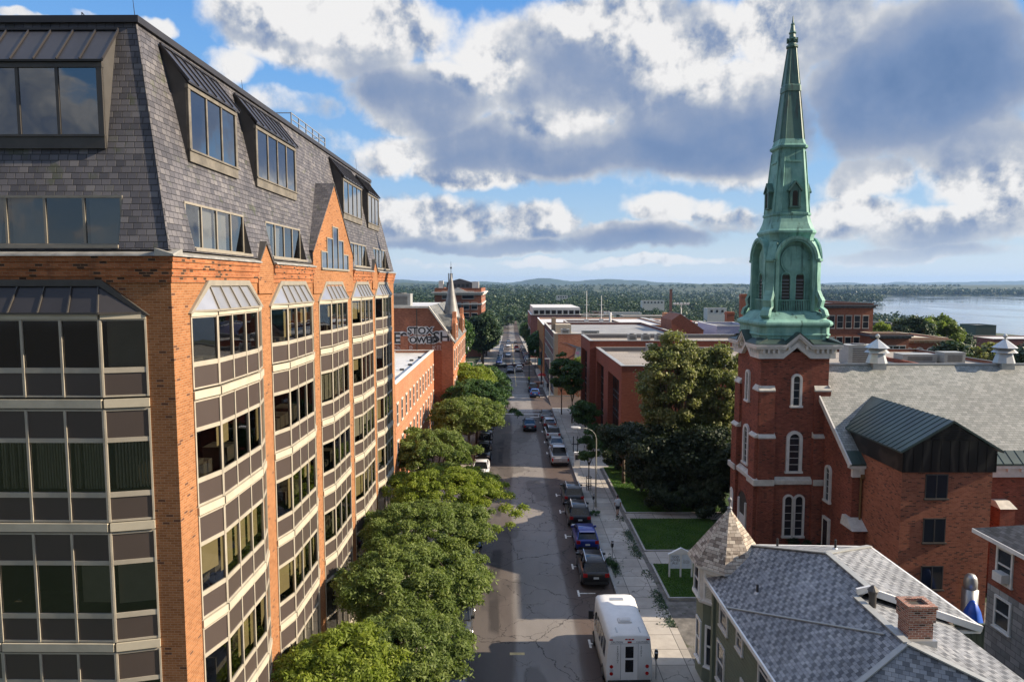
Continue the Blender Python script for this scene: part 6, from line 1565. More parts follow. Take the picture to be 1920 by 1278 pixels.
        block('far_building', lb, X - w / 2, X + w / 2, Y, Y + 10, z - hgt - 6, z, wl, rf, .3, 'white_paint', None, [('S', max(2, int(w / 4)), 1, hgt + 3, 1.6, 1.6, 'dark')])
right_row()
# ------------------------------------------------------------------ vehicles
def cring(y, zb, zt, wb, wt):
    h = [(wb * .86, zb), (wb, zb + .13), (wb * 1.0, zb + (zt - zb) * .55), ((wb + wt) / 2 * 1.0, zt - .1), (wt, zt - .03), (wt * .55, zt + .012)]
    return [(x, y, z) for x, z in h] + [(-x, y, z) for x, z in h[::-1]]
CARK = {
 'sedan': dict(st=[(-2.32, .36, .78, .74, .66), (-2.26, .28, .96, .85, .76), (-1.9, .24, 1.02, .89, .82), (-1.0, .22, 1.0, .9, .86), (0, .22, .97, .9, .86), (.9, .22, .95, .9, .85), (1.5, .24, .9, .89, .8), (2.05, .27, .80, .86, .74), (2.28, .33, .66, .76, .64), (2.33, .38, .58, .68, .58)],
      gh=[(-1.85, 1.0, .76), (-1.1, 1.40, .62), (-.4, 1.46, .60), (.2, 1.44, .60), (1.1, .95, .76)], bp=-.35, wh=(-1.38, 1.4), r=.33),
 'hatch': dict(st=[(-2.05, .36, .9, .74, .68), (-2.0, .28, 1.04, .85, .78), (-1.6, .24, 1.05, .88, .83), (-.8, .22, 1.02, .88, .85), (.2, .22, .98, .88, .85), (1.0, .22, .95, .88, .83), (1.5, .25, .88, .87, .78), (1.9, .28, .78, .83, .7), (2.06, .36, .62, .72, .6)],
      gh=[(-1.98, 1.04, .74), (-1.45, 1.44, .64), (-.6, 1.5, .62), (.2, 1.47, .61), (1.1, .97, .75)], bp=-.4, wh=(-1.25, 1.28), r=.32),
 'suv': dict(st=[(-2.3, .42, .95, .78, .72), (-2.26, .32, 1.12, .88, .82), (-1.9, .28, 1.14, .92, .87), (-.9, .26, 1.12, .93, .89), (.1, .26, 1.1, .93, .89), (.9, .26, 1.08, .93, .88), (1.5, .28, 1.04, .92, .84), (2.05, .32, .96, .89, .78), (2.26, .38, .8, .8, .7), (2.31, .44, .7, .74, .64)],
      gh=[(-2.2, 1.12, .79), (-1.85, 1.58, .68), (-.8, 1.68, .66), (.25, 1.64, .64), (1.1, 1.08, .8)], bp=-.35, wh=(-1.38, 1.4), r=.37),
 'pickup': dict(st=[(-2.75, .5, .98, .86, .8), (-2.7, .42, 1.08, .94, .9), (-1.8, .38, 1.1, .96, .92), (-.6, .36, 1.1, .96, .92), (.3, .36, 1.1, .96, .92), (1.2, .36, 1.1, .96, .91), (1.8, .38, 1.08, .95, .88), (2.5, .42, 1.02, .93, .84), (2.72, .5, .86, .86, .78)],
      gh=[(-.85, 1.1, .84), (-.72, 1.72, .70), (-.2, 1.8, .68), (.6, 1.76, .67), (1.35, 1.1, .83)], bp=.0, wh=(-1.75, 1.75), r=.41)}
def make_car(kind):
    K = CARK[kind]; out = {}
    b = MB(); b.sh(True); b.loft([cring(*s) for s in K['st']])
    out['body'] = b
    g = K['gh']; w = MB(); n = len(g)
    for sx in (1, -1):
        side = [(sx * g[0][2], g[0][0], g[0][1])] + [(sx * p[2], p[0], p[1]) for p in g[1:-1]] + [(sx * g[-1][2], g[-1][0], g[-1][1])]
        w.poly(*(side if sx < 0 else side[::-1]))
    w.poly((-g[0][2], g[0][0], g[0][1]), (g[0][2], g[0][0], g[0][1]), (g[1][2], g[1][0], g[1][1]), (-g[1][2], g[1][0], g[1][1]))
    w.poly((g[-1][2], g[-1][0], g[-1][1]), (-g[-1][2], g[-1][0], g[-1][1]), (-g[-2][2], g[-2][0], g[-2][1]), (g[-2][2], g[-2][0], g[-2][1]))
    out['windows'] = w
    r = MB(); r.sh(True)
    rr = [[(p[2] + .02, p[0], p[1] - .02), (p[2] * .9, p[0], p[1] + .035), (-p[2] * .9, p[0], p[1] + .035), (-p[2] - .02, p[0], p[1] - .02)] for p in g[1:-1]]
    r.loft(rr); r.sh(False)
    for sx in (1, -1):
        for i, j in ((0, 1), (n - 2, n - 1)):
            r.bar((sx * (g[i][2] + .005), g[i][0], g[i][1]), (sx * (g[j][2] + .005), g[j][0], g[j][1]), .06, .07)
        bp = K['bp']; r.bar((sx * (g[0][2] + .005), bp, g[0][1]), (sx * (g[2][2] + .01), bp, g[2][1]), .03, .08)
        if kind in ('suv', 'hatch'): r.bar((sx * (g[0][2] + .003), g[0][0] + .75, g[0][1]), (sx * (g[1][2] + .01), g[1][0] + .55, g[1][1]), .03, .16)
    if kind == 'hatch': r.hexa([(-.55, -1.62, 1.44), (.55, -1.62, 1.44), (.58, -1.38, 1.46), (-.58, -1.38, 1.46), (-.55, -1.62, 1.48), (.55, -1.62, 1.48), (.58, -1.38, 1.51), (-.58, -1.38, 1.51)])
    out['roof'] = r
    yr, yf = K['st'][0][0], K['st'][-1][0]; zr = K['st'][1][2]; wd = K['st'][1][3]
    t = MB(); t.box(wd - .30, yr - .015, zr - .30, wd - .02, yr + .14, zr - .06) if kind != 'pickup' else t.box(wd - .16, yr - .02, zr - .42, wd - .02, yr + .1, zr - .08)
    out['tail_light'] = t
    zf = K['st'][-2][2]; wf = K['st'][-2][3]
    h = MB(); h.box(wf - .32, yf - .2, zf - .14, wf - .0, yf - .015, zf + .02); out['headlight'] = h
    p = MB(); p.box(-.17, yr - .02, zr - .42, .17, yr + .02, zr - .29); out['number_plate'] = p
    u = MB(); u.box(-wd * .82, yr - .05, .36, wd * .82, yr + .12, .52); u.box(-wf * .8, yf - .12, .36, wf * .8, yf + .03, .5); out['bumper'] = u
    gr = MB(); gr.box(-.42, yf - .06, zf - .2, .42, yf + .012, zf - .04); out['grille'] = gr
    m = MB(); m.box(g[-1][2] + .02, g[-1][0] - .28, g[-1][1] - .02, g[-1][2] + .24, g[-1][0] - .16, g[-1][1] + .13); out['wing_mirror'] = m
    ty = MB(); ty.cyl((-.11, 0, K['r']), (.11, 0, K['r']), K['r'], n=18); out['wheel'] = ty
    ri = MB(); ri.cyl((.09, 0, K['r']), (.125, 0, K['r']), K['r'] * .66, K['r'] * .58, 12); out['rim'] = ri
    if kind == 'pickup':
        bd = MB(); bd.box(-.74, -2.6, 1.105, .74, -.95, 1.125); out['load_bed'] = bd
        bs = MB()
        for sx in (-1, 1): bs.box(sx * .76, -2.68, 1.08, sx * .9, -.9, 1.2)
        bs.box(-.76, -2.7, 1.08, .76, -2.6, 1.2); out['tailgate'] = bs
    mats = dict(body='paint_black', windows='car_glass', roof='paint_black', tail_light='tail_red', headlight='lamp_clear', number_plate='plate_white', bumper='plastic_black', grille='plastic_black', wing_mirror='paint_black', wheel='tyre', rim='rim', load_bed='plastic_black', tailgate='paint_black')
    ms = {k: (v.mesh(k, M[mats[k]]), mats[k]) for k, v in out.items()}
    mir = {}
    for k in ('tail_light', 'headlight', 'wing_mirror', 'rim'):
        q = MB(); q.v = [(-x, y, z) for x, y, z in out[k].v]; q.f = [f[::-1] for f in out[k].f]; q.mi = out[k].mi; q.sm = out[k].sm; mir[k] = q.mesh(k, M[mats[k]])
    return ms, mir, K
CARS = {}
def car(kind, paint, x, y, rz, label, group, z=None, name='parked_car', roof=None, cat='car', pitch=None, rails=False):
    if kind not in CARS: CARS[kind] = make_car(kind)
    ms, mir, K = CARS[kind]
    r = empty(name, (x, y, (zs(y) if z is None else z) + .02), rz, label, cat, group)
    if 110 < y < 440 and abs(sin(rz)) < .5: r.rotation_euler = (-.042 * cos(rz), 0, rz)
    def part(nm, me, parent=r, loc=(0, 0, 0)):
        o = bpy.data.objects.new(nm, me); COL.objects.link(o); o.parent = parent; o.location = loc
        if me.materials[0].name.startswith('paint_'):
            o.material_slots[0].link = 'OBJECT'; o.material_slots[0].material = M['paint_' + (roof if (roof and nm == 'roof') else paint)]
        return o
    for k, (me, _) in ms.items():
        if k in ('wheel', 'rim'): continue
        part(k, me)
        if k in mir: part(k, mir[k])
    wx = K['st'][3][3] - .10
    for sy in K['wh']:
        for sx in (1, -1):
            w = part('wheel', ms['wheel'][0], r, (sx * wx, sy, 0)); part('rim', ms['rim'][0] if sx > 0 else mir['rim'], w)
    if rails:
        b = MB(); g = K['gh']
        for sx in (-1, 1): b.bar((sx * .6, g[1][0] + .1, g[1][1] + .1), (sx * .58, g[-2][0], g[-2][1] + .08), .045, .06)
        b.build('roof_rail', M['lamp_clear'], r)
    return r
SIMPLE = {}
def far_car(paint, x, y, rz, label, group, kind='sedan'):
    k = (paint, kind)
    if k not in SIMPLE:
        K = CARK[kind]; b = MB(); b.loft([cring(*s) for s in K['st']][::2] + [cring(*K['st'][-1])]); b.mat(1); g = K['gh']
        b.loft([[(p[2], p[0], p[1]), (p[2] * .9, p[0], p[1] + .01), (-p[2] * .9, p[0], p[1] + .01), (-p[2], p[0], p[1])] if 0 < i < len(g) - 1 else [(p[2], p[0], p[1]), (p[2] * .99, p[0], p[1] + .01), (-p[2] * .99, p[0], p[1] + .01), (-p[2], p[0], p[1])] for i, p in enumerate(g)])
        b.mat(0); b.loft([[(p[2] * .95, p[0], p[1] + .02), (p[2] * .9, p[0], p[1] + .05), (-p[2] * .9, p[0], p[1] + .05), (-p[2] * .95, p[0], p[1] + .02)] for p in g[1:-1]])
        b.mat(2)
        for sy in K['wh']:
            for sx in (1, -1): b.cyl((sx * .92, sy, .33), (sx * .7, sy, .33), .33, n=8)
        b.mat(3); st = K['st'][0]
        for sx in (-1, 1): b.box(sx * .5, st[0] - .03, .7, sx * .76, st[0] + .1, .86)
        SIMPLE[k] = b.mesh('far_car', [M['paint_' + paint], M['car_glass'], M['tyre'], M['tail_red']])
    o = bpy.data.objects.new('parked_car', SIMPLE[k]); COL.objects.link(o); o.location = (x, y, zs(y) + .02); o.rotation_euler = (-.042 * cos(rz) if y < 440 else 0, 0, rz)
    return tag(o, label, 'car', group)

GR, GL = 'cars parked along the right kerb', 'cars parked along the left kerb'
car('suv', 'black', 5.72, 45.5, 0, 'black suv with silver roof rails parked just ahead of the white minibus', GR, rails=True)
car('hatch', 'blue', 5.85, 51.2, 0, 'deep blue hatchback parked at the right kerb', GR)
car('suv', 'black', 5.82, 56.5, 0, 'black suv directly ahead of the deep blue hatchback', GR, rails=True)
car('suv', 'charcoal', 5.84, 61.8, 0, 'charcoal grey suv with pale rear trim, frontmost of the group near the young tree', GR, rails=True)
car('pickup', 'silver', 5.62, 75.8, 0, 'silver pickup truck with open load bed parked at the right kerb', GR, name='pickup_truck', cat='pickup')
car('sedan', 'grey', 5.72, 81.9, 0, 'grey sedan parked right in front of the silver pickup', GR)
car('suv', 'white', 5.66, 87.4, 0, 'white suv with black roof parked between grey sedan and maroon car', GR, roof='black', rails=True)
car('hatch', 'maroon', 5.6, 93.6, 0, 'dark maroon hatchback with pale roof at the right kerb', GR, roof='silver')
car('sedan', 'charcoal', 5.5, 99.3, 0, 'dark sedan parked nearest the crossing on the right', GR)
car('sedan', 'navy', 2.85, 93.0, 0, 'dark blue sedan driving away in the middle of the street', None, name='moving_car')
car('sedan', 'white', -2.92, 70.1, pi, 'white sedan facing us at the left kerb under the trees', GL)
for i, (y, p, k, lb) in enumerate(((77.2, 'black', 'suv', 'black suv parked behind the white sedan under trees'), (83.0, 'charcoal', 'sedan', 'dark grey sedan in deep shade, second behind the white sedan'), (89.0, 'black', 'hatch', 'black hatchback in deep shade, third behind the white sedan'), (95.2, 'navy', 'suv', 'navy suv half hidden by the far leafy crown'),
        (63.0, 'silver', 'sedan', 'silver sedan hidden below the bright green crown'), (51.8, 'lightblue', 'sedan', 'light blue sedan glimpsed through leaves at the left kerb'), (44.5, 'black', 'suv', 'black suv under the big locust tree at left kerb'), (38.4, 'charcoal', 'hatch', 'charcoal hatchback under the big locust tree beside the sunlit strip'), (32.6, 'navy', 'sedan', 'navy sedan under the nearest tree on the left'))):
    car(k, p, -2.95, y, pi, lb, GL)
car('hatch', 'midblue', 4.7, 123.0, 0, 'bright blue hatchback just past the crossing', None, name='moving_car')
car('suv', 'charcoal', 4.7, 131.5, 0, 'dark suv ahead of the bright blue hatchback', None, name='moving_car')
car('sedan', 'lightblue', -.9, 123.5, pi, 'pale blue car at the crossing beside the leafy crown', None, name='moving_car')
car('sedan', 'white', -.35, 131.5, pi, 'white sedan coming towards us past the crossing', None, name='moving_car')
car('suv', 'silver', -.55, 144.5, pi, 'silver suv coming towards us behind the white sedan', None, name='moving_car')
car('suv', 'navy', .35, 172, pi, 'dark suv waiting at the far crossing facing us', None, name='moving_car')
car('suv', 'white', 2.7, 176, 0, 'white suv heading away at the far crossing', None, name='moving_car')
for i, (p, k) in enumerate((('silver', 'sedan'), ('black', 'suv'), ('silver', 'suv'), ('navy', 'sedan'), ('white', 'sedan'), ('black', 'hatch'), ('grey', 'sedan'), ('black', 'suv'))):
    nm = ['silver sedan', 'black suv', 'silver suv', 'navy sedan', 'white sedan', 'black hatchback', 'grey sedan', 'black suv'][i]
    car(k, p, -6.0, 139 + i * 5.2, pi - .75, nm + ' in the slanted bays, ' + ('nearest to us', 'second from the near end', 'third from the near end', 'behind the silver suv', 'in the middle beside a navy sedan', 'third from the far end', 'second from the far end', 'farthest from us')[i], 'cars in the slanted parking bays')
far_car('black', -2.6, 188, pi / 2, 'dark car crossing at the far junction, left of two', 'cars crossing at the far junction'); far_car('maroon', 2.0, 190.5, pi / 2, 'maroon car crossing at the far junction, right of two', 'cars crossing at the far junction')
rr = random.Random(8)
pal = ['white', 'black', 'silver', 'grey', 'navy', 'charcoal', 'blue', 'maroon', 'silver']
cn = {'charcoal': 'dark grey', 'maroon': 'dark red'}
for i in range(15):
    for sx, X, nmr in ((1, 5.7, 'right'), (-1, -2.9, 'left')):
        p = rr.choice(pal); y = 201 + i * 6.3
        far_car(p, X, y, 0 if sx > 0 else pi, 'small distant %s car in the far %s kerb row' % (cn.get(p, p), nmr), 'distant cars along the far %s kerb' % nmr, rr.choice(['sedan', 'suv', 'hatch']))
far_car('white', -.2, 236, pi, 'white car coming up the far street', None); far_car('black', 3.3, 262, 0, 'black car going down the far street', None); far_car('red', 3.2, 285, 0, 'red car going down the far street', None, 'suv'); far_car('white', -.2, 300, pi, 'white suv far down the street facing us', None, 'suv')
far_car('black', 3.3, 330, 0, 'dark car at the far end of the street', None); far_car('silver', -.2, 345, pi, 'silver car at the far end of the street', None)

def minibus():
    r = empty('minibus', (5.9, 32.0, .02), radians(1.2), 'white shuttle minibus with hatch on its roof and warning lettering on its back doors', 'minibus')
    r.scale = (1, .74, 1)
    def ring(y, z0, hw0, hw1, zt, cr): return [(hw0, y, z0), (hw0 + .02, y, z0 + .5), (hw0 + .01, y, 1.5), (hw1 + .04, y, 2.35), (hw1, y, zt - .12), (hw1 - .1, y, zt - .02), (hw1 - .45, y, zt + cr), (-hw1 + .45, y, zt + cr), (-hw1 + .1, y, zt - .02), (-hw1, y, zt - .12), (-hw1 - .04, y, 2.35), (-hw0 - .01, y, 1.5), (-hw0 - .02, y, z0 + .5), (-hw0, y, z0)]
    b = MB(); b.sh(True)
    b.loft([ring(0, .45, 1.1, .98, 2.78, .02), ring(.05, .42, 1.12, 1.02, 2.84, .03), ring(3.6, .42, 1.12, 1.02, 2.86, .03), ring(4.6, .42, 1.12, 1.04, 2.88, .05), ring(5.4, .42, 1.1, 1.06, 2.92, .06), ring(5.9, .45, 1.08, 1.02, 2.86, .03), ring(6.15, .6, 1.04, .9, 2.55, .0)])
    b.build('body', M['white_paint'], r)
    b = MB(); b.sh(True); b.loft([cring(6.0, .42, 1.35, 1.0, .94), cring(6.6, .42, 1.25, 1.0, .9), cring(7.1, .45, 1.1, .96, .84), cring(7.3, .5, .9, .86, .74)]); b.build('bonnet', M['white_paint'], r)
    b = MB(); b.poly((.85, 6.17, 1.45), (-.85, 6.17, 1.45), (-.8, 6.165, 2.3), (.8, 6.165, 2.3)); b.build('windscreen', M['car_glass'], r)
    for sx in (-1, 1):
        for k in range(5):
            y0 = .75 + k * .95; w = MB(); x = sx * 1.125
            w.hexa([(x - .012, y0, 1.45), (x + .012, y0, 1.45), (x + .012, y0 + .72, 1.45), (x - .012, y0 + .72, 1.45), (sx * 1.075 - .012, y0, 2.3), (sx * 1.075 + .012, y0, 2.3), (sx * 1.075 + .012, y0 + .72, 2.3), (sx * 1.075 - .012, y0 + .72, 2.3)]); w.build('side_window', M['car_glass'], r)
        for y in (1.5, 5.9):
            w = MB(); w.cyl((sx * 1.14, y, .4), (sx * .86, y, .4), .4, n=18); o = w.build('wheel', M['tyre'], r); w = MB(); w.cyl((sx * 1.13, y, .4), (sx * 1.16, y, .4), .25, .22, 12); w.build('rim', M['rim'], o)
        w = MB(); w.box(sx * 1.15, 5.75, 1.55, sx * 1.42, 5.85, 2.0); w.bar((sx * 1.08, 5.8, 1.75), (sx * 1.2, 5.8, 1.75), .05, .05); w.build('wing_mirror', M['plastic_black'], r)
        w = MB(); w.box(sx * .42, -.02, .62, sx * .98, .03, 2.2); w = MB()
        for z in (1.28, .92): w.cyl((sx * .88, -.03, z), (sx * .88, .05, z), .09, n=12)
        w.build('tail_light', M['tail_red'], r); w = MB(); w.cyl((sx * .88, -.03, 1.1), (sx * .88, .05, 1.1), .09, n=12); w.build('reversing_light', M['lamp_clear'], r)
        w = MB(); w.box(sx * .9 - .08, -.03, 2.62, sx * .9 + .08, .03, 2.68); w.build('marker_light', M['tail_red'], r)
    w = MB()
    for k in (-1, 0, 1): w.box(k * .16 - .06, -.025, 2.64, k * .16 + .06, .03, 2.69)
    w.box(-.1, -.03, 2.48, .1, .03, 2.56); w.build('marker_light', M['tail_red'], r)
    d = MB(); d.box(-.42, -.014, .6, .42, .04, 2.42); o = d.build('rear_door', M['white_paint'], r)
    d = MB(); d.box(-.2, -.024, 1.72, .2, -.0145, 2.3); d.box(-.2, -.024, 1.0, .2, -.0145, 1.62); d.build('door_window', M['car_glass'], o)
    d = MB(); d.box(-.435, -.004, .6, -.421, .035, 2.43); d.box(.421, -.004, .6, .435, .035, 2.43); d.box(-.96, -.004, 2.43, .96, .03, 2.445); d.build('door_seal', M['hvac_dark'], o)
    d = MB(); d.box(-1.05, -.16, .4, 1.05, .02, .58); d.build('bumper', M['plastic_black'], r)
    hx = MB(); hx.box(-.34, 1.55, 2.88, .34, 2.15, 2.96); hx.box(-.26, 1.63, 2.96, .26, 2.07, 3.0); hx.build('roof_hatch', M['weather_white'], r)
    hx = MB(); hx.box(-.36, 4.75, 2.90, .36, 5.15, 2.965); hx.build('roof_vent', M['galv'], r)
    hx = MB(); hx.box(-.6, .35, 2.86, -.55, 1.0, 2.9); hx.box(.55, .35, 2.86, .6, 1.0, 2.9); hx.build('roof_rib', M['galv'], r)
    bl = M['graffiti_black']
    for x in (-.62, .62): text_mb('CAUTION', .13, .002, bl, r, (x, -.008, 2.48), (pi / 2, 0, 0))
    text_mb('\n'.join('FREQUENT'), .12, .002, bl, r, (-.58, -.018, 2.25), (pi / 2, 0, 0), spacing=.95); text_mb('\n'.join('STOPS'), .12, .002, bl, r, (.58, -.018, 2.25), (pi / 2, 0, 0), spacing=.95)
minibus()
# ------------------------------------------------------------------ trees
def leaves(centres, radii, flat, n, ln, wd, rng, up=0.5, droop=0.0, shell=0.2, tone0=None):
    """leaf quads scattered through clumps; returns verts, tones"""
    m = len(centres); idx = rng.choice(m, n, p=(radii ** 2) / (radii ** 2).sum())
    d = rng.normal(size=(n, 3)); d /= np.linalg.norm(d, axis=1)[:, None]
    rad = (shell + (1 - shell) * rng.random(n)) ** .7
    rad = np.where(rng.random(n) < .25, rad * rng.uniform(1.0, 1.55, n), rad)
    off = d * rad[:, None] * radii[idx][:, None]; off[:, 2] *= flat
    if droop: off[:, 2] -= droop * (np.hypot(off[:, 0], off[:, 1]) ** 2) / np.maximum(radii[idx], .2)
    P = centres[idx] + off
    nrm = d * .55 + rng.normal(size=(n, 3)) * .55; nrm[:, 2] += up; nrm /= np.linalg.norm(nrm, axis=1)[:, None]
    t = rng.normal(size=(n, 3)); t -= nrm * (t * nrm).sum(1)[:, None]; t /= np.linalg.norm(t, axis=1)[:, None]
    if droop: t[:, 2] -= .25; t /= np.linalg.norm(t, axis=1)[:, None]
    bt = np.cross(nrm, t); s = rng.uniform(.65, 1.35, n)
    L = t * (ln * s)[:, None]; Wd = bt * (wd * s)[:, None]
    V = np.stack([P - L * .5, P + Wd * .5, P + L * .5, P - Wd * .5], 1).reshape(-1, 3)
    ct = rng.random(m) if tone0 is None else tone0
    tone = np.clip(ct[idx] * .55 + rng.random(n) * .45, 0, 1)
    return V, np.repeat(tone, 4)

def crown_clumps(rx, ry, rz_, n, rng, lay=False, rmin=.55, rmax=1.0, bottom=-.5):
    """clump centres filling an uneven crown"""
    out = []; lobes = [(rng.uniform(0, 6.28), rng.uniform(-.2, .6), rng.uniform(.75, 1.15)) for _ in range(7)]
    while len(out) < n:
        d = rng.normal(size=3); d /= np.linalg.norm(d)
        if d[2] < bottom: continue
        a = math.atan2(d[1], d[0]); k = .78
        for la, lz, lr in lobes:
            k = max(k, lr * (1 - .9 * abs(((a - la + pi) % (2 * pi)) - pi) / 1.3 - .5 * abs(d[2] - lz)))
        r = k * rng.uniform(.45, 1.0) ** .5
        out.append((d[0] * rx * r, d[1] * ry * r, d[2] * rz_ * r))
    C = np.array(out); R = rng.uniform(rmin, rmax, n)
    return C, R

def tree(name, label, x, y, z, trunk_h, cz, rx, ry, rz_, nclump, nleaf, mat, ln, wd, seed, group=None, flat=.5, droop=0.0, rmin=.6, rmax=1.1, cx=0.0, cy=0.0, tr=.16, bark='bark', up=.5, bottom=-.45, forks=9, extra=None):
    rng = np.random.default_rng(seed)
    r = empty(name, (x, y, z), 0, label, 'tree', group)
    C, R = crown_clumps(rx, ry, rz_, nclump, rng, rmin=rmin, rmax=rmax, bottom=bottom)
    C = C + np.array([cx, cy, cz])
    if extra is not None:
        C = np.vstack([C, np.array([e[:3] for e in extra])]); R = np.concatenate([R, np.array([e[3] for e in extra])])
    V, tone = leaves(C, R, flat, nleaf, ln, wd, rng, up, droop)
    me = array_mesh('crown', V, np.arange(len(V)).reshape(-1, 4), M[mat], {'tone': tone})
    o = bpy.data.objects.new('crown', me); COL.objects.link(o); o.parent = r
    b = MB(); b.sh(True)
    top = (cx * .3, cy * .3, trunk_h)
    b.tube([(0, 0, -.3), (0, 0, .15), (cx * .12, cy * .12, trunk_h * .5), top], [tr * 1.5, tr * 1.1, tr * .95, tr * .85], 9)
    order = rng.permutation(len(C))[:forks * 4]
    hubs = []
    for k in range(forks):
        a = 2 * pi * k / forks + rng.uniform(-.3, .3); q = rng.uniform(.35, .6)
        h = np.array([cx + rx * q * cos(a) * .8, cy + ry * q * sin(a) * .8, cz + rz_ * rng.uniform(-.35, .25)])
        mid = np.array(top) * .5 + h * .5 + np.array([0, 0, -.15 * rz_])
        b.tube([top, tuple(mid), tuple(h)], [tr * .6, tr * .42, tr * .28], 6); hubs.append(h)
    hubs = np.array(hubs)
    for i in order:
        h = hubs[np.argmin(((hubs - C[i]) ** 2).sum(1))]; mid = (h + C[i]) / 2 + rng.normal(size=3) * .12
        b.tube([tuple(h), tuple(mid), tuple(C[i])], [tr * .22, tr * .13, tr * .05], 4)
    b.build('trunk', M[bark], r)
    return r
LOC = 'honey locust trees along the left pavement'
def locust(label, x, y, cz, rx, ry, rz_, nc, nl, mat, seed, extra=None, ln=.19, wd=.07, rm=(.28, .6)):
    tree('street_tree', label, x, y, .14, max(2.0, cz - 2.2), cz, rx, ry, rz_, nc, nl, mat, ln, wd, seed, LOC, flat=.42, droop=.3, rmin=rm[0], rmax=rm[1], extra=extra, up=.45, bottom=-.55)
locust('nearest feathery locust tree at the foot of the left block', -6.7, 26.6, 4.4, 3.1, 3.0, 1.6, 190, 50000, 'leaf_locust_gold', 1)
locust('feathery green locust between the nearest one and the broad one', -4.3, 28.4, 4.1, 3.3, 3.2, 1.6, 170, 50000, 'leaf_locust', 22)
locust('broad mid green locust tree filling the left pavement', -4.9, 33.6, 4.7, 4.7, 4.2, 2.0, 380, 90000, 'leaf_locust', 2, [(-4.2, 1.5, 4.6, .6), (3.6, 1.6, 4.4, .6)])
locust('soft green locust behind the broad one, touching the brick block', -5.2, 40.4, 4.9, 4.7, 4.2, 2.0, 360, 84000, 'leaf_locust', 21)
locust('bright yellow green locust reaching out over the road', -4.4, 47.6, 5.2, 4.9, 4.4, 2.0, 340, 76000, 'leaf_locust_gold', 3, [(4.2, -1.0, 4.3, .6), (4.9, -1.3, 4.0, .55), (5.4, -.6, 4.2, .5), (4.3, .3, 4.8, .6), (4.5, -2.2, 3.5, .4), (3.6, -3.2, 3.6, .45)])
locust('green locust between the bright one and the shaded far clump', -6.4, 57.5, 5.6, 4.1, 5.0, 2.1, 260, 56000, 'leaf_locust', 4, None, .24, .09)
locust('large shaded locust beside the low white roofed building', -4.4, 74.0, 5.4, 5.0, 5.2, 2.6, 240, 52000, 'leaf_locust', 5, None, .28, .11, (.45, .85))
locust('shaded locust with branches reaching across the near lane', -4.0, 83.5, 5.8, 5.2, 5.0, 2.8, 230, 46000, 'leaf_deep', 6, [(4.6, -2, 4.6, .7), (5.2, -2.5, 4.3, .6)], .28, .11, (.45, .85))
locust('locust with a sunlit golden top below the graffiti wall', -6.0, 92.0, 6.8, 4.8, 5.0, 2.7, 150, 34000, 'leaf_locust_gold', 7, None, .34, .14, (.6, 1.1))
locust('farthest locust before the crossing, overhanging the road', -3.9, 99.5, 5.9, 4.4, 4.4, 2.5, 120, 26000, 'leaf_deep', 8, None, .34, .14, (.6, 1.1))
tree('tall_tree', 'tall olive green maple between the modern building and the church', 15.6, 63.5, .2, 6.0, 10.2, 4.1, 3.6, 6.2, 230, 52000, 'leaf_maple', .24, .18, 8, None, flat=.7, rmin=.45, rmax=.9, tr=.22, bark='pale_bark', bottom=-.95, up=.25)
tree('tall_tree', 'slimmer maple leaning beside the church tower wall', 19.6, 63.5, .2, 5.5, 9.8, 3.1, 2.8, 5.6, 150, 32000, 'leaf_maple', .24, .18, 9, None, flat=.7, rmin=.4, rmax=.8, tr=.16, bark='pale_bark', bottom=-.9, up=.25)
UND = 'dark understorey trees on the church lawn'
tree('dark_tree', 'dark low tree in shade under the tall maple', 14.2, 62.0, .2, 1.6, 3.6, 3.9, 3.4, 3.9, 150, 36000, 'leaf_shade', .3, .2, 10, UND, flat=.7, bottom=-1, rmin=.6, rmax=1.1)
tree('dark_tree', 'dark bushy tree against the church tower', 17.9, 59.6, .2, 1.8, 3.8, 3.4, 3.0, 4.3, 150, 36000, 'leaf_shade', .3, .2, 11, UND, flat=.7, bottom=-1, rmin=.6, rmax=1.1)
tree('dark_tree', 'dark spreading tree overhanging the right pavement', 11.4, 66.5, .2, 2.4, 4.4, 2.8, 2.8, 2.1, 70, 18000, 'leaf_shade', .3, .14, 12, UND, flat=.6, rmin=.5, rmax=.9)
YNG = 'young street trees on the right pavement'
tree('young_tree', 'slim young tree in a guarded pit by the dark parked suv', 7.7, 64.4, .14, 2.4, 4.2, 1.15, 1.1, 1.9, 26, 6500, 'leaf_deep', .2, .11, 13, YNG, tr=.06, rmin=.3, rmax=.55, forks=5, bottom=-.8)
tree('young_tree', 'tall young tree at the corner of the crossing', 8.0, 102.5, .14, 3.4, 6.6, 1.9, 1.8, 3.4, 46, 12000, 'leaf_deep', .3, .2, 14, YNG, tr=.09, rmin=.4, rmax=.8, forks=6, bottom=-.9)
tree('young_tree', 'second tall young tree nearer the modern brick building', 9.0, 96.0, .14, 3.0, 6.4, 1.7, 1.7, 3.2, 40, 10000, 'leaf_deep', .3, .2, 15, YNG, tr=.09, rmin=.4, rmax=.75, forks=6, bottom=-.9)
tree('young_tree', 'bushy young tree in front of the dark glazed slots', 9.6, 84.5, .14, 2.0, 3.7, 1.9, 1.9, 1.9, 40, 10000, 'leaf_deep', .28, .18, 16, YNG, tr=.08, rmin=.4, rmax=.8, forks=6, bottom=-.8)
tree('young_tree', 'pale leaved young tree beyond the modern brick building', 12.2, 118.5, 0, 2.2, 5.2, 1.7, 1.7, 2.4, 34, 7000, 'leaf_locust_gold', .36, .24, 17, YNG, tr=.08, rmin=.5, rmax=.8, forks=6, bottom=-.8)
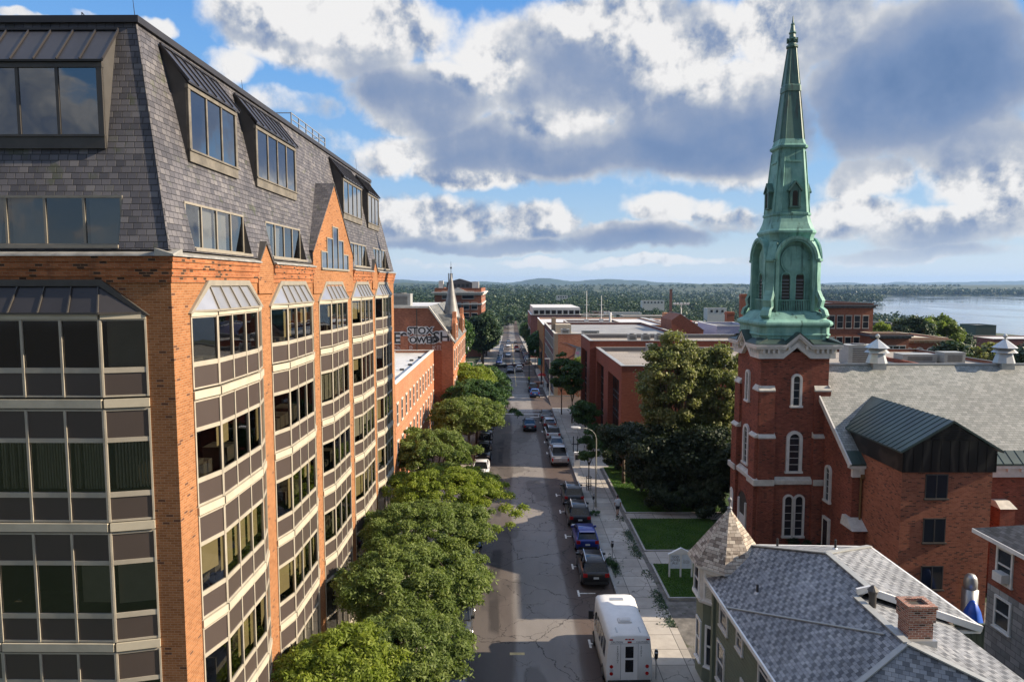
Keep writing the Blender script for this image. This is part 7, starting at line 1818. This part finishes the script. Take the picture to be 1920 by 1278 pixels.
def shrub(name, label, x, y, z, rx, ry, h, n, seed, mat='leaf_shade', ln=.16, wd=.09, group=None, cat='shrub'):
    rng = np.random.default_rng(seed); r = empty(name, (x, y, z), 0, label, cat, group)
    m = max(8, int(rx * ry * 10)); C = np.stack([rng.uniform(-rx, rx, m), rng.uniform(-ry, ry, m), rng.uniform(.25, .85, m) * h], 1); R = rng.uniform(.3, .55, m) * min(1, h)
    V, t = leaves(C, R, .8, n, ln, wd, rng, .3); me = array_mesh('foliage', V, np.arange(len(V)).reshape(-1, 4), M[mat], {'tone': t}); o = bpy.data.objects.new('foliage', me); COL.objects.link(o); o.parent = r
    b = MB()
    for k in range(0, m, 2): b.tube([(C[k][0] * .3, C[k][1] * .3, -.1), tuple(C[k])], [.03, .01], 4)
    b.build('stem', M['bark'], r)
shrub('shrub', 'dark yew bush below the tower window', 20.6, 46.3, .12, 1.9, .8, 1.9, 9000, 30)
shrub('shrub', 'dark rounded bush at the church wall corner', 22.0, 45.2, .1, .9, .8, 1.7, 5000, 31)
for k, (x, y, lb) in enumerate(((11.5, 75.5, 'low shrub at the modern building foot nearest us'), (11.5, 79.5, 'low shrub below the nearer glazed slot'), (11.5, 84.8, 'low shrub below the brick pier'), (11.5, 90.5, 'low shrub below the farther glazed slot'))):
    shrub('shrub', lb, x, y, .1, .5, 1.6, 1.0, 2600, 40 + k, 'leaf_deep', .2, .12, 'shrubs along the modern brick building')
for k, (x, y) in enumerate(((7.35, 57.4), (7.2, 46.6))): shrub('weeds', ('weedy tuft at the kerb near the walking person', 'weedy tuft at the foot of the lone parking meter')[k], x, y, .14, .4, .5, .4, 900, 50 + k, 'leaf_deep', .12, .04, None, 'weeds')
shrub('shrub', 'bright small bush behind the house roof edge', 19.9, 25.2, 4.6 - 4.4, .7, .6, 2.4, 1500, 60, 'leaf_locust_gold')
rg = random.Random(21); ORD = ['first', 'second', 'third', 'fourth', 'fifth', 'sixth', 'seventh', 'eighth', 'ninth', 'tenth', 'eleventh']
for k in range(11):
    y = 127 + k * 13.5; x = -13.5 - rg.uniform(0, 2.0) if y < 185 else -7.4 - rg.uniform(0, 1.5)
    h = rg.uniform(15, 18.5) if k < 6 else rg.uniform(12, 15)
    tree('avenue_tree', 'big leafy tree on the left side beyond the crossing, ' + ORD[k] + ' from the gabled building', x, y, zs(y), 4.5, h * .58, 5.4, 6.0, h * .44, 110, 13000, ('leaf_deep', 'leaf_wood')[k % 2], .62, .42, 100 + k, 'avenue trees beyond the crossing', flat=.75, bottom=-.8, rmin=.9, rmax=1.6, tr=.3)
for k in range(8):
    y = 186 + k * 24; x = 8.6 + rg.uniform(0, .8); h = rg.uniform(9.5, 12.5)
    tree('avenue_tree', 'mid sized dark tree on the far right pavement, ' + ORD[k] + ' from the far junction', x, y, zs(y), 3, h * .6, 3.6, 4.0, h * .42, 80, 8000, 'leaf_deep', .6, .42, 130 + k, 'far right pavement trees', flat=.75, bottom=-.8, rmin=.8, rmax=1.3, tr=.2)
for k, (x, y, h, rad, m, lb) in enumerate(((57.5, 97, 11.5, 2.8, 'leaf_maple', 'olive tree just above the church ridge'), (62, 95, 13, 3.4, 'leaf_wood', 'dark round tree between the two roof ventilators'), (67.5, 96, 13, 3.8, 'leaf_maple', 'sunlit tree behind the right roof ventilator'), (73, 94, 13.5, 4, 'leaf_wood', 'dark tree at the right edge of the view'),
        (88, 148, 15, 5.5, 'leaf_wood', 'broad tree behind the arcaded building'), (96, 152, 16, 6, 'leaf_locust', 'bright broad tree left of the green tower'), (103, 158, 13, 5, 'leaf_wood', 'dark tree directly left of the brick warehouse'), (98, 176, 13, 5, 'leaf_locust_gold', 'yellowish tree right of the hotel'), (160, 250, 13, 5, 'leaf_deep', 'dark tree behind the green tower'), (125, 205, 13, 5, 'leaf_locust', 'bright tree near the lake shore'))):
    z = zs(y) - .04 * max(0, x - 30)
    tree('town_tree', lb, x, y, z, h * .35, h * .62 - z * .6, rad, rad, h * .4, 60, 8000, m, .55, .38, 160 + k, 'town trees beyond the church', flat=.75, bottom=-.7, rmin=.8, rmax=1.4, tr=.25)

# ------------------------------------------------------------------ the far wooded plain: one mass
def forest():
    rng = np.random.default_rng(77); VV = []; TT = []
    def add(n, y0, y1, lf, size, hmin, hmax, rad):
        Y = y0 * (y1 / y0) ** rng.random(n); s = rng.uniform(-.62, .66, n); X = s * Y
        for i in range(n):
            x, y = X[i], Y[i]
            if y < 265 and -9 < x < 62: continue
            if y < 480 and -9 < x < 12: continue
            if x > shore(y) - 30: continue
            if y < 330 and x > -18: continue
            z = hmap(x, y); h = rng.uniform(hmin, hmax); r = rng.uniform(*rad); m = 7
            C = rng.normal(size=(m, 3)) * np.array([r * .45, r * .45, h * .14]) + np.array([x, y, z + h * .62]); R = np.full(m, r * .62)
            V, t = leaves(C, R, .85, lf, size, size * .75, rng, .55, shell=.7, tone0=np.full(m, np.clip(rng.normal(.42, .25), 0, 1)))
            VV.append(V); TT.append(t)
    add(420, 250, 520, 190, 1.3, 9, 15, (3.2, 5.2)); add(1100, 430, 950, 110, 1.9, 9, 15, (3.5, 5.5)); add(2400, 900, 2100, 44, 3.4, 10, 16, (4.5, 7.5)); add(2600, 2000, 4600, 20, 6.5, 12, 20, (7, 12))
    # wooded far shore and headland
    n = 900; Y = rng.uniform(3030, 3300, n); X = rng.uniform(1400, 2700, n)
    for i in range(n):
        C = rng.normal(size=(6, 3)) * np.array([9, 9, 4]) + np.array([X[i], Y[i], -26 + rng.uniform(0, 12)]); V, t = leaves(C, np.full(6, 9.0), .8, 22, 8, 6, rng, .5, tone0=np.full(6, rng.uniform(0, .4))); VV.append(V); TT.append(t)
    n = 260; Y = rng.uniform(1880, 2110, n); X = Y * rng.uniform(.452, .545, n)
    for i in range(n):
        C = rng.normal(size=(6, 3)) * np.array([6, 6, 3]) + np.array([X[i], Y[i], -28 + rng.uniform(0, 10)]); V, t = leaves(C, np.full(6, 6.5), .8, 26, 5, 4, rng, .5, tone0=np.full(6, rng.uniform(0, .4))); VV.append(V); TT.append(t)
    V = np.concatenate(VV); t = np.concatenate(TT)
    me = array_mesh('woodland', V, np.arange(len(V)).reshape(-1, 4), M['leaf_wood'], {'tone': t}); o = bpy.data.objects.new('woodland', me); COL.objects.link(o); tag(o, kind='stuff')
forest()

for k, (x, y, rx, h) in enumerate(((14.5, 58.2, 2.2, 2.4), (17.2, 56.9, 1.6, 2.2), (12.6, 70.5, 2.4, 2.6), (16.5, 68.5, 2.6, 3.0))):
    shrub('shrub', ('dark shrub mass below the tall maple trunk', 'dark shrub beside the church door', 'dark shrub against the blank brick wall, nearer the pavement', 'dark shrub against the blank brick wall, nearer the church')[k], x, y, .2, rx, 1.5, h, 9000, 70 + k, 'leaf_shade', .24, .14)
# ------------------------------------------------------------------ street furniture and people
plain('pole_grey', (0.27, 0.27, 0.23), 0.6, 0.1)
def street_lamp():
    r = empty('street_lamp', (7.75, 59.5, .14), 0, 'tall grey street lamp with curved arm reaching over the parked cars', 'street lamp')
    b = MB(); b.cyl((0, 0, 0), (0, 0, .5), .12, .1, 10); b.cyl((0, 0, .5), (0, 0, 6.2), .07, .05, 10); b.build('pole', M['pole_grey'], r)
    b = MB(); b.sh(True); b.tube([(0, 0, 6.1), (-.08, 0, 6.5), (-.35, 0, 6.85), (-.8, 0, 7.08), (-1.5, 0, 7.15)], .028, 8); b.build('arm', M['pole_grey'], r)
    b = MB(); b.loft([[(x, y * w, z) for x, y, z in ((-1.4, -.12, 7.08), (-1.4, .12, 7.08), (-1.4, .12, 7.2), (-1.4, -.12, 7.2))] if k == 0 else [(x0, -.15 * w, 7.1), (x0, .15 * w, 7.1), (x0, .13 * w, 7.24), (x0, -.13 * w, 7.24)] for k, (x0, w) in enumerate(((-1.4, .7), (-1.6, 1.0), (-2.1, 1.0), (-2.25, .6)))]); b.build('lamp_head', M['white_paint'], r)
street_lamp()
def meter(x, y, label, side=1):
    r = empty('parking_meter', (x, y, .14), 0, label, 'parking meter', 'parking meters at the kerb')
    b = MB(); b.cyl((0, 0, 0), (0, 0, 1.05), .03, n=8); b.build('post', M['galv'], r)
    b = MB(); b.sh(True); b.lathe([(.05, 1.02), (.09, 1.1), (.1, 1.32), (.1, 1.4), (.075, 1.5), (.02, 1.54)], 10); b.build('head', M['black_metal'], r)
    b = MB(); b.sh(True); b.lathe([(.102, 1.34), (.102, 1.42)], 10); b.lathe([(.08, 1.49), (.02, 1.55)], 10); b.build('dome', M['lamp_clear'], r)
for x, y, lb in ((7.42, 32.9, 'parking meter right behind the white minibus'), (7.42, 47.5, 'parking meter between the black suv and the blue hatchback'), (7.42, 58.4, 'parking meter beside the black suv near the weeds'), (-4.35, 35.6, 'parking meter on the left kerb near the sunlit strip'), (-4.35, 41.5, 'parking meter on the left kerb under the broad locust')): meter(x, y, lb)
def pole(name, label, x, y, z, h, r0, r1, mat, extra=None, cat='pole', group=None):
    r = empty(name, (x, y, z), 0, label, cat, group)
    b = MB(); b.cyl((0, 0, -.2), (0, 0, h), r0, r1, 8); b.build('pole', M[mat], r)
    if extra:
        for nm, m, fn in extra:
            b = MB(); fn(b); b.build(nm, M[m], r)
    return r
def sig(b, z=5.0, s=1): b.box(-.18, -.2, z - 1.0, .18, .16, z); b.bar((0, 0, z - .2), (-1.2 * s, 0, z - .1), .05, .05)
def lantern(b, h): b.lathe([(.12, h), (.2, h + .15), (.16, h + .6), (.03, h + .75)], 8)
pole('traffic_signal', 'black traffic signal pole beside the hi vis worker', 4.5, 150, zs(150), 6.4, .11, .08, 'black_metal', [('signal_head', 'black_metal', lambda b: sig(b, 6.2))], 'traffic signal')
pole('traffic_signal', 'black signal pole at the paved corner past the blue hatchback', 6.6, 138, zs(138) + .1, 7.4, .11, .08, 'black_metal', [('signal_head', 'black_metal', lambda b: sig(b, 7.2, .6)), ('base_box', 'white_paint', lambda b: b.box(-.35, -.3, 0, .35, .3, .5))], 'traffic signal')
pole('lamp_post', 'slim pale lamp post on the corner pavement by the tall young tree', 7.3, 121, .1, 6.5, .07, .05, 'galv', [('lamp_head', 'white_paint', lambda b: b.box(-.9, -.12, 6.45, .1, .12, 6.58))], 'lamp post')
pole('lamp_post', 'black lantern post near the teal banner', 6.4, 165, zs(165), 5.5, .08, .06, 'black_metal', [('lantern', 'lamp_clear', lambda b: lantern(b, 5.5))], 'lamp post')
pole('lamp_post', 'black lantern post beyond the red umbrella', 8.6, 158, zs(158), 5.8, .08, .06, 'black_metal', [('lantern', 'lamp_clear', lambda b: lantern(b, 5.8))], 'lamp post')
pole('lamp_post', 'thin lamp post by the slanted parked cars', -9.0, 150, zs(150), 7, .07, .05, 'black_metal', [('lantern', 'lamp_clear', lambda b: lantern(b, 7))], 'lamp post')
pole('lamp_post', 'thin dark post left of the slanted bays near the bank sign', -9.4, 132, zs(132), 6.5, .07, .05, 'black_metal', [('lantern', 'lamp_clear', lambda b: lantern(b, 6.5))], 'lamp post')
def xarm(b, z): b.box(-1.1, -.06, z, 1.1, .06, z + .12); b.box(-.8, -.06, z - .9, .8, .06, z - .8)
pole('utility_pole', 'wooden utility pole with crossarms far down the left side', -6.5, 300, zs(300), 11, .16, .12, 'pale_bark', [('crossarm', 'pale_bark', lambda b: xarm(b, 10))], 'utility pole')
pole('utility_pole', 'wooden utility pole with crossarms far down the right side', 9.0, 260, zs(260), 12, .16, .12, 'pale_bark', [('crossarm', 'pale_bark', lambda b: xarm(b, 11))], 'utility pole')
def flood(b):
    b.box(-1.9, -.08, 18.2, 1.9, .08, 18.35)
    for x in (-1.7, -.9, 0, .9, 1.7): b.box(x - .25, -.3, 18.35, x + .25, .1, 18.75)
pole('floodlight_mast', 'tall white mast with a bar of floodlights behind the orange block', 43, 170, zs(170) - 1, 18.3, .16, .12, 'white_paint', [('lamp_bar', 'white_paint', flood)], 'mast')
def ant(b):
    for z in (1.5, 2.2, 4.2): b.box(-.7, -.06, z, .7, .06, z + .1)
    b.box(-.5, -.3, 0, .5, .3, .7)
pole('antenna_mast', 'left of two white antenna masts on the low roofs', 19.6, 172, 10.3, 7.8, .11, .06, 'white_paint', [('bracket', 'white_paint', ant)], 'mast', 'antenna masts'); pole('antenna_mast', 'right of two white antenna masts on the low roofs', 23.6, 174, 10.3, 6.6, .11, .06, 'white_paint', [('bracket', 'white_paint', ant)], 'mast', 'antenna masts')
pole('roof_stack', 'short white vent stack right of the antenna masts', 25.6, 172, 10.3, 2.4, .3, .3, 'white_paint', None, 'vent')
b = MB(); b.cyl((49.5, 190, 5.5), (49.5, 190, 9.5), 1.6, 1.6, 16); b.lathe([(1.7, 9.5), (.1, 10.3)], 16, (49.5, 190)); tag(b.build('water_tank', M['red_cloth']), 'round red tank on the roofs left of the orange block', 'tank')
# tree guard and planter box
b = MB()
for a in range(4): t = a * pi / 2 + .78; b.cyl((7.7 + .28 * cos(t), 64.4 + .28 * sin(t), .1), (7.7 + .28 * cos(t), 64.4 + .28 * sin(t), 1.5), .02, n=5)
for z in (.6, 1.4): b.lathe([(.3, z), (.3, z + .04), (.27, z + .04), (.27, z)], 12, (7.7, 64.4), caps=False)
tag(b.build('tree_guard', M['black_metal']), 'black iron guard round the slim young tree', 'tree guard')
# pay station and newspaper box
r = empty('pay_station', (7.4, 72.9, .14), 0, 'white pay station with dark screen behind the silver pickup', 'pay station'); b = MB(); b.box(-.3, -.2, 0, .3, .2, 1.6); b.build('cabinet', M['white_paint'], r); b = MB(); b.box(-.2, -.22, .8, .2, -.2, 1.35); b.build('screen', M['dark_glassy'], r)
b = MB()
for x in (-.25, .25):
    b.cyl((7.9 + x, 79.5, .1), (7.9 + x, 79.5, 2.0), .05, n=6); b.cyl((7.9 + x, 79.5, .1), (7.9 + x, 79.9, .12), .06, n=6)
b.box(7.45, 79.4, 1.0, 8.35, 79.6, 1.08)
tag(b.build('bicycle_rack', M['black_metal']), 'black twin post rack on the right pavement beyond the lamp', 'rack')
# church notice board
r = empty('church_sign', (11.62, 44.7, .2), 0, 'white gabled church notice board on three posts on the lawn', 'sign')
b = MB()
for x in (-.95, 0, .95): b.box(x - .06, -.06, -.1, x + .06, .06, 2.0)
b.build('post', M['white_paint'], r)
b = MB(); b.prism([(-1.08, 2.0), (1.08, 2.0), (0, 2.55)], 'y', -.12, .12); b.build('gable', M['white_paint'], r)
b = MB(); b.box(-.89, -.05, .75, -.061, .05, 1.99); b.box(.061, -.05, .75, .89, .05, 1.99); b.build('board', M['shirt_white'], r)
text_mb('GOD\nLOVES\nALL!', .27, .004, M['graffiti_black'], r, (-.47, -.055, 1.66), (pi / 2, 0, 0), spacing=.95)
text_mb('First Church\nSunday 10 AM\nAll welcome', .10, .003, M['graffiti_black'], r, (.47, -.055, 1.4), (pi / 2, 0, 0))
b = MB(); b.lathe([(.11, -.13), (.11, -.12)], 16); b.xf(Matrix.Translation((0, 0, 2.2)) @ Matrix.Rotation(pi / 2, 4, 'X')); b.build('emblem', M['graffiti_black'], r)
r.scale = (.8, .8, .8)
# steps and handrails
b = MB()
for k in range(4): b.box(15.2 + k * .35, 47.0, -.1, 17.4, 49.1, .2 + .15 * (k + 1))
tag(b.build('steps', M['stone_cap']), 'short flight of pale stone steps at the end of the church path', 'steps')
for k, y in enumerate((47.05, 49.05)):
    b = MB(); b.tube([(14.9, y, .2), (14.9, y, 1.1), (16.6, y, 1.75), (17.3, y, 1.75), (17.3, y, .6)], .03, 6); b.tube([(15.7, y, .4), (15.7, y, 1.4)], .025, 6)
    tag(b.build('handrail', M['black_metal']), ('black iron handrail on the near side of the church steps', 'black iron handrail on the far side of the church steps')[k], 'handrail', 'handrails at the church steps')
# café corner: umbrella over a planter, banner
r = empty('parasol', (6.9, 142, zs(142) + .1), 0, 'red parasol open over the brick planter', 'parasol'); b = MB(); b.cyl((0, 0, 0), (0, 0, 2.6), .03, n=6); b.build('pole', M['galv'], r); b = MB(); b.lathe([(.95, 2.0), (.9, 2.08), (.5, 2.4), (.05, 2.6)], 10); b.build('canopy', M['red_cloth'], r)
b = MB(); z = zs(138); b.box(5.3, 138.4, z, 7.1, 139.6, z + .95); b.box(5.2, 138.3, z + .95, 7.2, 139.7, z + 1.05); tag(b.build('planter', M['mural_brick']), 'square brick planter below the red parasol', 'planter')
r = empty('banner', (7.6, 160, zs(160)), 0, 'small teal banner hanging from a post', 'banner'); b = MB(); b.cyl((0, 0, 0), (0, 0, 4.8), .05, n=6); b.build('post', M['black_metal'], r); b = MB(); b.box(-.75, -.02, 2.9, -.06, .02, 4.5); b.build('cloth', M['teal_cloth'], r)

# ------------------------------------------------------------------ people
def person(label, x, y, z, rz, shirt, legs, stride=.22, skinlegs=True, hair='hair', carry=None):
    r = empty('person', (x, y, z), rz, label, 'person')
    V = []; E = []; Rr = []
    def v(p, rad): V.append(p); Rr.append(rad); return len(V) - 1
    pel = v((0, 0, .93), (.13, .10)); ab = v((0, 0, 1.08), (.12, .09)); ch = v((0, .01, 1.28), (.145, .10)); ns = v((0, 0, 1.44), (.08, .07)); nk = v((0, .015, 1.5), (.05, .05)); hd = v((0, .03, 1.6), (.075, .085)); ht = v((0, .02, 1.7), (.065, .075))
    for a, b_ in ((pel, ab), (ab, ch), (ch, ns), (ns, nk), (nk, hd), (hd, ht)): E.append((a, b_))
    for s in (-1, 1):
        sh = v((s * .17, 0, 1.40), (.06, .06)); el = v((s * .235, -.03 - s * stride * .25, 1.13), (.042, .042)); wr = v((s * .25, .07 - s * stride * .45, .90), (.03, .03)); hnd = v((s * .25, .09 - s * stride * .5, .82), (.034, .022))
        for a, b_ in ((ns, sh), (sh, el), (el, wr), (wr, hnd)): E.append((a, b_))
        for k, (dx, l) in enumerate(((-.022, .06), (-.008, .075), (.008, .07), (.022, .055))):
            f = v((s * .25 + dx * .3, .09 - s * stride * .5 + dx, .80 - l), (.010, .010)); E.append((hnd, f))
        th = v((s * .235, .13 - s * stride * .5, .80), (.011, .011)); E.append((hnd, th))
        hp = v((s * .095, 0, .88), (.095, .095)); kn = v((s * .10, .03 + s * stride * .5, .50), (.058, .06)); an = v((s * .10, -.02 + s * stride, .10), (.036, .04)); to = v((s * .105, .15 + s * stride, .04), (.036, .028))
        for a, b_ in ((pel, hp), (hp, kn), (kn, an), (an, to)): E.append((a, b_))
    me = bpy.data.meshes.new('body'); me.from_pydata(V, E, []); o = bpy.data.objects.new('body', me); COL.objects.link(o); o.parent = r
    m = o.modifiers.new('skin', 'SKIN'); m.use_smooth_shade = True
    for k, d in enumerate(me.skin_vertices[0].data): d.radius = Rr[k]
    me.skin_vertices[0].data[0].use_root = True
    s = o.modifiers.new('sub', 'SUBSURF'); s.levels = 1; s.render_levels = 2
    me.materials.append(M['skin'])
    b = MB(); b.sh(True); el = lambda z, a, c, dy=0: [(a * cos(t), dy + c * sin(t), z) for t in [2 * pi * i / 14 for i in range(14)]]
    b.loft([el(.86, .185, .14), el(1.05, .17, .13), el(1.28, .20, .14, .01), el(1.42, .17, .11), el(1.47, .085, .08)])
    for sd in (-1, 1): b.tube([(sd * .13, 0, 1.41), (sd * .2, -.02 - sd * stride * .1, 1.27), (sd * .225, -.03 - sd * stride * .2, 1.17)], [.085, .078, .08], 10)
    b.build('shirt', M[shirt], r)
    b = MB(); b.sh(True); b.loft([el(.72, .18, .13), el(.95, .165, .125)], caps=False)
    low = .5 if skinlegs else .1
    for sd in (-1, 1):
        k = (.03 + sd * stride * .5) if skinlegs else (-.02 + sd * stride)
        pts = [(sd * .095, 0, .9), (sd * .10, (.03 + sd * stride * .5) * .85, .56)]; rd = [.105, .085]
        if not skinlegs: pts += [(sd * .1, -.02 + sd * stride, .1)]; rd += [.065]
        b.tube(pts, rd, 10)
    b.build('shorts' if skinlegs else 'trousers', M[legs], r)
    b = MB(); b.sh(True); b.lathe([(.06, 1.58), (.1, 1.62), (.105, 1.68), (.085, 1.745), (.03, 1.775)], 12, (0, .005)); b.build('hair', M[hair], r)
    b = MB()
    for sd in (-1, 1): b.box(sd * .105 - .045, -.08 + sd * stride, 0, sd * .105 + .045, .2 + sd * stride, .09)
    b.build('shoes', M['plastic_black'], r)
    b = MB(); b.box(-.012, .10, 1.575, .012, .13, 1.62); b.box(-.03, .1, 1.545, .03, .112, 1.555); b.box(-.045, .1, 1.63, -.02, .11, 1.645); b.box(.02, .1, 1.63, .045, .11, 1.645); b.build('face', M['hair'], r)
    return r
person('person walking away in a loose white t-shirt and black shorts', 9.35, 57.2, .14, .1, 'shirt_white', 'shorts_black')
person('person in a bright hi vis vest standing by the traffic signal', 4.35, 146, zs(146), .3, 'hi_vis', 'shorts_black', .08, False)
person('person in dark clothes walking on the pavement by the mural corner', 7.55, 131, zs(131) + .14, 2.8, 'shorts_black', 'shorts_black', .2, False)
person('person in teal shirt beneath the banner near the planter', 7.4, 152, zs(152) + .14, 1.0, 'teal_cloth', 'shorts_black', .15, False)

# ------------------------------------------------------------------ separate pieces become parts of their own
def split_pieces(root_names, names):
    for o in [o for o in bpy.data.objects if o.type == 'MESH' and o.parent and o.parent.name in root_names and o.name.split('.')[0] in names]:
        me = o.data; n = len(me.vertices); par = list(range(n))
        def find(a):
            while par[a] != a: par[a] = par[par[a]]; a = par[a]
            return a
        for e in me.edges: par[find(e.vertices[0])] = find(e.vertices[1])
        groups = {}
        for p in me.polygons: groups.setdefault(find(p.vertices[0]), []).append(p)
        if len(groups) < 2: continue
        mats = [m for m in me.materials]; nm = o.name.split('.')[0]; loc, rot, pa = o.location.copy(), o.rotation_euler.copy(), o.parent
        new = []
        for ps in groups.values():
            b = MB(); idx = {}
            for p in ps:
                for v in p.vertices:
                    if v not in idx: idx[v] = len(b.v); b.v.append(tuple(me.vertices[v].co))
                b.f.append(tuple(idx[v] for v in p.vertices)); b.mi.append(p.material_index); b.sm.append(p.use_smooth)
            new.append(b)
        bpy.data.objects.remove(o)
        for b in new: b.build(nm, mats, pa, loc, rot.z)
split_pieces(('office_building',), ('gable', 'gutter_ledge', 'coping', 'hip_flashing'))
split_pieces(('church',), ('buttress_cap',))
